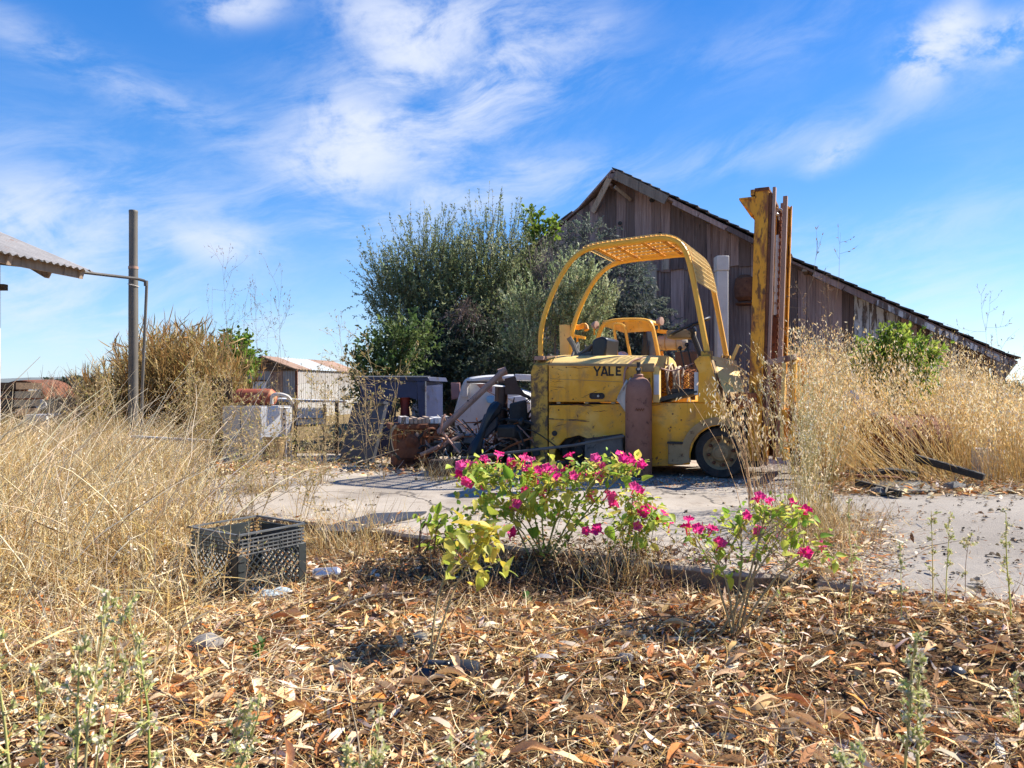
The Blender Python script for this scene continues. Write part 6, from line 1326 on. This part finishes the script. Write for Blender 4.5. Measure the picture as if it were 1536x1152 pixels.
def at(px, Y, z=-.09): return Vector(((px-CX)/F*Y, Y, z))
for px, Y, py_top, lb_, cols in ((310,9.5,385,'wispy tall dry stalk against the sky right of the metal pole',BRN),(345,9.2,405,'wispy stalk with side sprays right of the reeds',BRN),(392,8.8,400,'tall thin branching stalk before the shed gable',BRN),(425,9.0,425,'thin spraying stalk leaning right above the shed roof',BRN),(510,8.6,455,'wispy stalk left of the tree above the shed',BRN),(1222,5.2,350,'tall sparse dead stalk rising right of the mast against the barn roof',BRN),(1483,7.5,495,'thin wispy stalk by the barn eave at right',BRN)):
    weed('dry_stalk', lb_, at(px,Y), CZ+(HY-py_top)/F*Y+.09, 2, 7, cols, .10, bits=cols, r=.0027, bl=(.18,.5), nbits=3, bit=(.02,.04,.004,.008), cat='dry stalk', lo=.45, up=.45)
for px, Y, py_top, nst, lb_ in ((575,6.6,500,4,'tan branching dry bush in front of the blue bench'),(548,6.5,560,2,'tan dry weed before the dark leaning sheet'),(482,6.3,560,6,'dense dry weed in front of the corrugated scrap'),(430,6.0,600,4,'dry branching weed in front of the bucket'),(395,5.6,625,3,'dry weed in front of the white appliance'),(318,6.4,570,7,'dry branching weed left of the white appliance'),(455,4.6,640,4,'tall brown weed behind the milk crate'),(380,4.5,650,5,'thin brown weed left behind the milk crate'),(300,6.8,560,9,'dry weed in the field below the reeds'),(150,7.2,560,9,'dry weed in the field left of the metal pole')):
    weed('dry_weed', lb_, at(px,Y,-.09 if Y < 5.2 else 0), CZ+(HY-py_top)/F*Y, nst, 13, TAN, .5, bits=TAN+[(.30,.29,.10),(.5,.36,.1)], r=.003, bl=(.12,.34), nbits=3, bit=(.014,.03,.005,.010), cat='weed')
for px, Y, py_top, nst, lb_ in ((320,2.95,800,2,'thin dry weed arching in front of the milk crate at its left'),(372,2.93,790,1,'thin dry weed crossing the near corner of the milk crate'),(425,3.05,820,1,'thin dry weed in front of the right side of the milk crate')):
    weed('dry_weed', lb_, at(px,Y,-.10), CZ+(HY-py_top)/F*Y+.1, nst, 6, PALE, .7, bits=TAN+[(.45,.42,.1)], r=.0019, bl=(.08,.2), nbits=2, bit=(.008,.016,.003,.006), cat='weed')
# green upright weeds in the foreground
def stalk_weed(label, px, Y, py_top, thick=.0032, nst=1, br=9, cols=GRN, lean=(0,0), bits=None, z=None):
    zb_ = float(ground_z((px-CX)/F*Y, Y)) if z is None else z
    weed('weed_stalk', label, at(px,Y,zb_-.01), CZ+(HY-py_top)/F*Y-zb_, nst, br, cols, .06, lean, bits or [(.52,.54,.22),(.74,.66,.42),(.44,.48,.16),(.82,.72,.54)], 4, thick, (.012,.035), (.006,.014,.004,.008), 'weed', 2, .35, .5)
for a in (("green stalk at the bottom left corner nearest the edge",20,1.35,800,.004,1,14),("pair of pale green stalks with fluffy tops at lower left",108,1.25,890,.0042,2,14),("leaning green stalk left of the tallest lower left weed",170,1.5,915,.0034,1,12),("tall straight green stalk with a pale tip at lower left",250,1.55,875,.0042,1,16),("green stalk leaning right at lower left",290,1.45,955,.0034,1,16,GRN,(0,.16)),
          ("thin pale stalk behind the straight lower left one",210,1.9,895,.0028,1,12),
          ("thin green upright stalk left of the asphalt weeds",1277,2.75,745,.0028,1,10),("short green stalk on the asphalt edge",1325,2.7,790,.0024,1,10),("tall green stalk with forked top on the asphalt edge",1396,2.75,715,.003,2,12),("green stalk leaning left with side branches at right",1490,2.6,720,.0034,1,14,GRN,(math.pi,.28)),("sparse brown stalk at the right edge of the asphalt",1452,2.9,770,.002,1,12,BRN),("thin stalk at the far right edge",1528,2.5,800,.0022,1,12,GRN),
          ("thick green weed with budded top at lower right",1376,1.62,905,.0046,2,22),("thin brown stalk left of the budded weed",1336,1.8,960,.0016,1,6,BRN),("short budded weed at the bottom edge right of centre",1290,1.3,1075,.003,3,14),("pale dry weed head at the bottom edge left of centre",735,1.25,1085,.002,2,14,TAN),("thin green stalk below the right edge of the asphalt",1510,1.9,960,.0022,1,10),("yellowish stalk below the right plant",1160,2.3,880,.002,1,6,TAN)):
    stalk_weed(*a)
for a in (("pale stalk between the lower left pair and the left edge",62,1.4,870,.003,1,12),("slim green stalk with a fluffy head left of the crate",140,2.3,860,.0026,1,12),("short green stalk at the bottom left corner",12,1.2,985,.0036,1,12),("slim stalk with a pink fluffy head below the crate",330,1.7,985,.003,1,18,GRN,(0,.2)),("tiny pale stalk at the bottom edge below the broken bottle",520,1.35,1095,.003,2,14)):
    stalk_weed(*a)
# low green seedlings
for i, (px, py, lb_) in enumerate(((388,990,'low green seedling in the leaves below the crate'),(787,912,'tiny green seedling below the magenta flowers'),(855,846,'small leafy green seedling at the foot of the flowers'),(178,1003,'tiny green seedling at lower left'),(1278,640,'green vine leaves in the oat clump'))):
    if i == 4: continue
    b_ = gpt(px,py); o = thing('seedling', lb_, 'seedling', b_); nb = NB(); n = 26
    P = nb.stems(np.tile(np.array(b_),(6,1)), rng.uniform(0,6.28,6), rng.uniform(.1,.6,6), rng.uniform(.03,.07,6), .2, .0015, pick(GRN,6), segs=3); q, dd = along(P, rng.uniform(.4,1,(6,5))); q = q.reshape(-1,3); N_ = len(q)
    nb.leaves(q, unit(rng.normal(0,1,(N_,3))+np.array([0,0,.3])), np.tile(np.array([0,0,1.0]),(N_,1))+rng.normal(0,.3,(N_,3)), rng.uniform(.018,.034,N_), rng.uniform(.010,.016,N_), .15, pick([(.07,.17,.03),(.10,.22,.035)],N_)); nb.build('leaves', M['attr_leaf'], o, off=b_)
# ================================================================== MAGENTA FLOWER PLANTS
def flower_mesh():
    mb = MB(); rings = []
    for z, r in ((0,.0022),(.012,.0020),(.026,.0032),(.032,.0075)): rings.append([(math.cos(2*math.pi*j/20)*r, math.sin(2*math.pi*j/20)*r, z) for j in range(20)])
    for z, r in ((.0355,.013),(.036,.0185)):
        rings.append([(math.cos(2*math.pi*j/20)*r*(1+.14*math.cos(5*2*math.pi*j/20)), math.sin(2*math.pi*j/20)*r*(1+.14*math.cos(5*2*math.pi*j/20)), z+.0025*math.cos(10*2*math.pi*j/20)) for j in range(20)])
    return mb.loft(rings, closed=True).mesh('flower', smooth=1.2)
def leaf_mesh(w_, fold, curl):
    mb = MB(); L = 1.0; rows = []
    for f_, hw in ((0,.02),(.08,.30),(.22,.46),(.42,.47),(.62,.36),(.82,.17),(1,.0)):
        z = curl*f_*f_; rows.append([(-hw*w_, f_*L, z+fold*hw+.02*math.sin(f_*9)), (-hw*w_*.5, f_*L, z+fold*hw*.4), (0, f_*L, z), (hw*w_*.5, f_*L, z+fold*hw*.4), (hw*w_, f_*L, z+fold*hw-.02*math.sin(f_*8))])
    return mb.loft(rows).mesh('leaf', smooth=1.5)
def stem_tube(pts, r0, r1, mat, parent, name='stem', n=6):
    p = spline(pts, 4); MB().tube(p, [r0+(r1-r0)*i/(len(p)-1) for i in range(len(p))], n).build(name, mat, parent)
FM = flower_mesh(); FM.materials.append(M['petal'])
LM = [leaf_mesh(.62,.18,-.25), leaf_mesh(.70,.30,-.12), leaf_mesh(.55,.10,-.38), leaf_mesh(.64,.35,.10)]
LMs = {}
for key in ('leaf_green','leaf_yellow'):
    LMs[key] = []
    for lm in LM: l2 = lm.copy(); l2.materials.append(M[key]); LMs[key].append(l2)
def put_obj(name, me, parent, loc, d, up, sc):
    o = bpy.data.objects.new(name, me); COL.objects.link(o); o.parent = parent
    d = Vector(d).normalized(); x = d.cross(Vector(up)); x = x.normalized() if x.length > 1e-4 else d.orthogonal().normalized(); z = x.cross(d)
    o.matrix_local = Matrix.Translation(loc) @ Matrix((x, d, z)).transposed().to_4x4() @ Matrix.Scale(sc, 4); return o
def flower(parent, loc, out, sc=1.0):
    o = bpy.data.objects.new('flower', FM); COL.objects.link(o); o.parent = parent
    q = Vector(out).to_track_quat('Z','Y'); o.matrix_local = Matrix.Translation(loc) @ q.to_matrix().to_4x4() @ Matrix.Scale(sc, 4); return o
def plant(label, base, stems, clusters, flowers, lkey, nleaf, lsize, smat, Y0, dY=.14, fs=1.0, nfol=0):
    o = thing('flower_plant' if flowers else 'leafy_plant', label, 'plant', base); b = Vector(base)
    tips = []
    for i, (px, py) in enumerate(stems):
        t = W(px, py, Y0+random.uniform(-dY,dY))-b; mid = t*.5+Vector((random.uniform(-.03,.03),random.uniform(-.03,.03),.05))
        s0 = Vector((random.uniform(-.05,.05),random.uniform(-.05,.05),-.01)); stem_tube([s0, mid, t], .0048, .0024, smat, o); tips.append((s0,mid,t))
    cl_ = []
    for px, py, rx, ry, wt in clusters:
        c = W(px,py,Y0)-b; cl_.append((c, rx/F*Y0, ry/F*Y0, wt))
    ws = [c[3] for c in cl_]
    nt_ = 0
    for i in range(nleaf):
        c, rx, rz, _ = random.choices(cl_, ws)[0]
        u = Vector((random.gauss(0,.5)*rx, random.gauss(0,.6)*dY, random.gauss(0,.5)*rz)); p = c+u
        if p.z < .02: continue
        d = Vector((u.x/max(rx,.01)*.5+random.gauss(0,.5), random.gauss(-.15,.6), random.gauss(-.15,.45)))
        put_obj('leaf', random.choice(LMs[lkey]), o, p, d, Vector((random.gauss(0,.35),random.gauss(-.2,.3),1)), lsize*random.uniform(.5,1.2))
        if i % 3 == 0:
            tp = min(tips, key=lambda t_: (t_[2]-p).length); a = tp[1].lerp(tp[2], random.uniform(.3,1)); stem_tube([a, a.lerp(p,.5)+Vector((0,0,.01)), p], .0022, .0014, smat, o, 'twig', 4)
    if nfol:
        nb = NB(); ci = rng.choice(len(cl_), nfol, p=np.array(ws, float)/sum(ws)); C = np.array([cl_[i][0] for i in ci]); RR = np.array([[cl_[i][1], dY, cl_[i][2]] for i in ci])
        q = C+rng.normal(0,.55,(nfol,3))*RR; q = q[q[:,2] > .01]; k_ = len(q)
        fc_ = [(.30,.44,.05),(.44,.52,.07),(.56,.58,.10),(.20,.34,.04),(.62,.52,.13)] if lkey == 'leaf_green' else [(.50,.48,.07),(.62,.50,.08),(.36,.40,.06)]
        nb.leaves(q, rng.normal(0,1,(k_,3))+np.array([0,-.2,.1]), rng.normal(0,.5,(k_,3))+np.array([0,-.2,1.]), lsize*rng.uniform(.22,.62,k_), lsize*rng.uniform(.14,.34,k_), rng.normal(0,.2,k_), pick(fc_,k_,.2), .4)
        q2 = C[:nfol//5]+rng.normal(0,.5,(nfol//5,3))*RR[:nfol//5]; k2_ = len(q2)
        nb.leaves(q2, rng.normal(0,.6,(k2_,3))+np.array([0,-.3,.7]), rng.normal(0,1,(k2_,3)), rng.uniform(.012,.026,k2_), rng.uniform(.004,.008,k2_), .1, pick([(.62,.10,.16),(.5,.2,.12),(.66,.6,.2)],k2_,.2))
        tag(nb.build('foliage', M['attr_leaf'], o), kind='stuff')
    for px, py in flowers:
        p = W(px,py,Y0+random.uniform(-dY,dY)*.9)-b
        cc_ = min(cl_, key=lambda c_: (c_[0]-p).length)[0]; out = (p-cc_).normalized()*.6+Vector((random.gauss(0,.35),-.55+random.gauss(0,.3),.55+random.gauss(0,.2)))
        out.normalize(); flower(o, p-out*.03, out, fs*random.uniform(.85,1.2))
        a = p-out*.03; tp = min(tips, key=lambda t_: (t_[2]-p).length); stem_tube([a, a.lerp(tp[2],.5)+Vector((0,0,-.01)), tp[2]], .0013, .0018, M['stem_green'], o, 'twig', 4)
        for k_ in range(2): put_obj('leaf', random.choice(LMs[lkey]), o, a+Vector((random.gauss(0,.008),random.gauss(0,.008),-.004)), Vector((random.gauss(0,1),random.gauss(0,1),random.gauss(.2,.4))), (0,0,1), .030*random.uniform(.8,1.4))
    return o
def jf(pts, n=2, r=7):
    out = []
    for p in pts:
        out.append(p)
        for _ in range(n-1): out.append((p[0]+random.uniform(-r,r), p[1]+random.uniform(-r*.8,r*.8)))
    return out
f_main = [(692,700),(703,697),(730,692),(747,687),(765,692),(783,690),(797,694),(806,701),(690,713),(726,727),(790,707),(828,712),(838,717),(850,708),(857,684),(893,690),(900,700),(895,715),(905,708),(935,690),(945,693),(960,697),(785,735),(798,728),(815,740),(773,755),(765,797),(885,745),(910,745),(920,757),(700,722),(820,705),(870,712)]
plant('big bushy plant crowded with magenta flowers at the slab edge in front of forklift', gpt(812,856), [(705,715),(745,712),(785,720),(830,722),(870,715),(905,705),(940,705),(720,760),(770,770),(850,765),(900,760)],
      [(705,712,28,20,2),(740,708,34,18,2),(790,712,44,20,3),(835,722,40,22,3),(885,708,40,22,3),(940,700,30,18,2),(760,750,60,30,4),(820,760,60,30,3),(880,765,50,30,2),(725,765,35,30,2),(830,800,40,26,1)], jf(f_main,2,10), 'leaf_green', 290, .072, M['stem_green'], 3.66, .17, 1.25, nfol=1000)
plant('smaller magenta flowered plant touching the right side of the big flowering one', gpt(950,856), [(950,740),(965,760),(975,775),(990,782),(935,790)],
      [(950,750,26,18,2),(970,770,26,20,2),(945,790,24,24,2),(985,785,16,12,1),(955,815,22,20,1)], jf([(950,735),(958,738),(955,765),(965,770),(975,765),(900,797),(955,790),(985,783),(995,775),(1003,790),(880,797)],1), 'leaf_green', 110, .055, M['stem_green'], 3.48, .10, 1.4, nfol=320)
plant('plant with big yellowing leaves on tall bare stalks in front of the flowers', gpt(632,1012), [(672,850),(735,805)],
      [(700,815,34,20,3),(735,805,26,20,3),(690,840,30,22,2),(747,838,14,20,1.3),(715,790,34,12,2),(722,872,10,12,.5)], [(758,795)], 'leaf_yellow', 52, .072, M['stem_brown'], 2.62, .14, nfol=90)
plant('dark stemmed plant with plain green leaves left of the flowers', gpt(636,842), [(628,770),(640,785),(665,775),(680,800)],
      [(640,778,26,12,2),(668,782,26,18,2),(660,810,26,22,2),(690,790,20,24,1)], [], 'leaf_green', 62, .066, M['stem_red'], 3.85, .10)
zf_ = [(1033,781),(1029,793),(1049,792),(1068,795),(1078,812),(1078,820),(1120,774),(1139,747),(1154,752),(1190,752),(1201,763),(1205,770),(1137,797),(1208,829),(1233,819)]
plant('sprawling plant with scattered magenta flowers in the leaves at right', gpt(1100,958), [(1040,800),(1075,840),(1110,790),(1150,765),(1185,765),(1160,820),(1210,830),(1235,830)],
      [(1045,805,24,16,1.5),(1075,840,30,26,2),(1105,785,28,20,2),(1150,775,36,20,3),(1185,770,26,20,2.5),(1150,820,40,26,2.5),(1195,800,24,26,2),(1230,830,22,16,1.3),(1110,825,26,18,.8)], jf(zf_,2,5), 'leaf_green', 170, .048, M['stem_brown'], 2.85, .16, 1.05, nfol=300)

# ================================================================== LEAF LITTER
def lz(x, y): 
    z = ground_z(x,y); d = slab_d(x,y); top = np.where((d > .0)&(y < 9), .003, -9); return np.maximum(z, top)
def litter_density(x, y):
    d = slab_d(x,y); px = edge_px(x,y)
    on = ss(d, .07, -.03)
    spill = np.exp(-((px-1265)/75)**2)*ss(y, 6.2, 3.0)*.9      # drift of leaves along the seam between slab and asphalt
    on = np.maximum(on, np.where(d > 0, spill, 0)); on = np.maximum(on, .012*(y < 5.5))
    return np.clip(on*(.34+.66*ss(vn(x*1.7+4,y*2.3),.2,.6)), 0, 1)
LC = [(.44,.19,.075),(.33,.13,.055),(.52,.25,.10),(.24,.12,.065),(.50,.30,.15),(.40,.22,.11),(.64,.46,.26),(.74,.62,.45),(.60,.50,.38),(.70,.49,.27),(.78,.60,.37),(.62,.39,.17),(.50,.18,.045),(.72,.58,.40),(.40,.13,.035),(.80,.64,.42),(.22,.12,.06),(.56,.24,.06),(.84,.70,.50),(.62,.50,.36),(.72,.50,.22)]
nb = NB(); n = 24000
p = scatter(n, -2.6, 3.4, 1.45, 4.7, litter_density); z = lz(p[:,0],p[:,1])
pos = np.stack([p[:,0],p[:,1],z+rng.uniform(.0,.03,n)],1); a = rng.uniform(0,6.28,n); el = rng.normal(.05,.22,n)
d = np.stack([np.cos(a)*np.cos(el),np.sin(a)*np.cos(el),np.sin(el)],1); nr = unit(np.array([0,0,1.0])+rng.normal(0,.45,(n,3)))
L = .018+.075*rng.random(n)**2.0; nb.leaves(pos, d, nr, L, L*rng.uniform(.13,.28,n), rng.normal(.0,.2,n), pick(LC,n,.2), .35)
# crumbs and chips
n = 34000; p = scatter(n, -2.4, 3.2, 1.45, 4.6, litter_density); z = lz(p[:,0],p[:,1]); pos = np.stack([p[:,0],p[:,1],z+rng.uniform(.0,.016,n)],1)
nb.leaves(pos, unit(rng.normal(0,1,(n,3))*np.array([1,1,.3])), unit(np.array([0,0,1.0])+rng.normal(0,.6,(n,3))), rng.uniform(.008,.03,n), rng.uniform(.004,.012,n), rng.normal(0,.2,n), pick(LC,n,.25))
# bits of straw and twig
n = 34000; p = scatter(n, -2.8, 3.2, 1.45, 4.8, litter_density); z = lz(p[:,0],p[:,1]); pos = np.stack([p[:,0],p[:,1],z+rng.uniform(.002,.03,n)],1)
nb.stems(pos, rng.uniform(0,6.28,n), rng.normal(1.5,.16,n), rng.uniform(.04,.22,n), rng.normal(0,.5,n), rng.uniform(.0007,.0018,n), pick(STRAW[:6]+[(.30,.17,.08),(.2,.12,.07),(.40,.20,.08),(.28,.13,.055)],n), segs=3, sides=2, wob=.15)
n = 500; p = scatter(n, -2.4, 3.0, 1.6, 4.2, litter_density); z = lz(p[:,0],p[:,1]); pos = np.stack([p[:,0],p[:,1],z+rng.uniform(.008,.03,n)],1)
nb.stems(pos, rng.uniform(0,6.28,n), rng.normal(1.5,.08,n), rng.uniform(.15,.5,n), rng.normal(0,.25,n), rng.uniform(.002,.004,n), pick([(.24,.16,.10),(.34,.25,.17),(.14,.10,.07)],n), segs=4, sides=4, wob=.12)
lt = nb.build('leaf_litter', M['attr_litter'], ground); tag(lt, kind='stuff')
# the largest gum leaves, one object each
def gum_mesh(w_, fold, curl, bend):
    mb = MB(); rows = []
    for f_, hw in ((-.14,.012),(0,.02),(.10,.5),(.28,.92),(.50,1.0),(.72,.72),(.90,.28),(1.0,.02)):
        x = bend*f_*f_; z = curl*math.sin(max(f_,0)*math.pi)+random.uniform(-.012,.012); h_ = hw*w_/2
        rows.append([(x-h_, f_, z+fold*h_), (x-h_*.5, f_, z+fold*h_*.3), (x, f_, z-.004), (x+h_*.5, f_, z+fold*h_*.3), (x+h_, f_, z+fold*h_*(1+random.uniform(-.3,.3)))])
    me = mb.loft(rows).mesh('leaf', smooth=1.5); me.materials.append(M['litter_leaf']); return me
GM = [gum_mesh(.16,.5,.06,.10), gum_mesh(.20,1.2,.10,-.14), gum_mesh(.13,.3,-.06,.24), gum_mesh(.25,.9,.16,.05), gum_mesh(.19,1.7,.03,-.22), gum_mesh(.31,.8,.18,.0), gum_mesh(.26,1.4,-.08,.10)]
p = scatter(296, -1.25, 1.6, 1.55, 3.1, lambda x,y: litter_density(x,y)*np.interp(y,[1.5,2.2,3.1],[1,.8,.35]))
for i, (x, y) in enumerate(p):
    z = float(lz(np.float64(x),np.float64(y)))+.018; a = random.uniform(0,6.28); el = random.gauss(.05,.16)
    put_obj('leaf', random.choice(GM), ground, (x,y,z+random.uniform(0,.02)), (math.cos(a)*math.cos(el),math.sin(a)*math.cos(el),math.sin(el)), (random.gauss(0,.35),random.gauss(0,.35),1), random.uniform(.055,.125))
# dark dead undergrowth piled at the foot of the flowers and drifts of leaves on the slab
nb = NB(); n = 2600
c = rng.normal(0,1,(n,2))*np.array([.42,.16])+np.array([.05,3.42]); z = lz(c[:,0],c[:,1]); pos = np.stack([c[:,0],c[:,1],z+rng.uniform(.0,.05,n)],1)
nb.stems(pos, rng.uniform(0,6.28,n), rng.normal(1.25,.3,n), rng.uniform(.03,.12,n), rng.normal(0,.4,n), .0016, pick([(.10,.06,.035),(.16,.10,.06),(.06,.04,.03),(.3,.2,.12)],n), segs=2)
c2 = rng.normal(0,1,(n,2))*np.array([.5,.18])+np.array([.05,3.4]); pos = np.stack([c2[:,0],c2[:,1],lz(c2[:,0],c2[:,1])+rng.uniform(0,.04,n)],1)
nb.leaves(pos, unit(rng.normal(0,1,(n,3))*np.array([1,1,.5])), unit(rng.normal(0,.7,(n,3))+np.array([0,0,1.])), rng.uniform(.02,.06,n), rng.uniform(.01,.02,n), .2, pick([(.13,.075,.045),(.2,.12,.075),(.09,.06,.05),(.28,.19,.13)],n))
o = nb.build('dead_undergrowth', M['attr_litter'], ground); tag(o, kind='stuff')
# specks and clods on slab and asphalt
nb = NB(); n = 2600; x = rng.uniform(-2.4,4.5,n); y = rng.uniform(2.6,8.2,n); kk = slab_d(x,y) > .05; x, y = x[kk], y[kk]; n = len(x); right = x > 1.3+(y-3.1)*.45
kk = right | (rng.random(n) < .28); x, y = x[kk], y[kk]; n = len(x); s_ = rng.uniform(.004,.016,n)*np.where(rng.random(n) < .1, 1.8, 1)
pos = np.stack([x,y,np.full(n,.0005)],1)
for k_ in range(3):
    nb.leaves(pos+rng.normal(0,.25,(n,3))*s_[:,None]*np.array([1,1,0])+np.array([0,0,.001]), unit(rng.normal(0,1,(n,3))*np.array([1,1,.1])), unit(np.array([0,0,1.])+rng.normal(0,.5,(n,3))), s_*1.4, s_, .25, pick([(.05,.04,.03),(.09,.07,.05),(.16,.12,.08),(.30,.22,.14)],n), .6)
o = nb.build('debris_specks', M['attr_litter'], asph); tag(o, kind='stuff')
# drift of dry leaves and twigs along the back of the slab and the asphalt
nb = NB(); n = 2600
px = np.concatenate([rng.uniform(330,720,n//2), rng.uniform(1240,1560,n-n//2)]); py = np.concatenate([rng.normal(700,7,n//2), rng.normal(733,6,n-n//2)]); Y = .8*F/(py-HY)
pos = np.stack([(px-CX)/F*Y, Y, rng.uniform(.003,.03,n)],1)
nb.leaves(pos, unit(rng.normal(0,1,(n,3))*np.array([1,1,.3])), unit(np.array([0,0,1.])+rng.normal(0,.5,(n,3))), rng.uniform(.03,.09,n), rng.uniform(.012,.028,n), .15, pick(LC,n,.2))
nb.stems(pos, rng.uniform(0,6.28,n), rng.normal(1.45,.15,n), rng.uniform(.05,.3,n), 0, .002, pick(STRAW+[(.12,.08,.05)],n), segs=3, sides=2)
n = 1500; x = rng.uniform(.6,2.6,n); y = 6.4-.35*(x-1.6)+rng.normal(0,.22,n); pos = np.stack([x,y,np.full(n,.004)],1)
nb.leaves(pos, unit(rng.normal(0,1,(n,3))*np.array([1,1,.2])), unit(np.array([0,0,1.])+rng.normal(0,.4,(n,3))), rng.uniform(.01,.035,n), rng.uniform(.008,.02,n), .15, pick(LC+[(.3,.28,.25)],n,.2))
o = nb.build('leaf_drift', M['attr_litter'], conc); tag(o, kind='stuff')
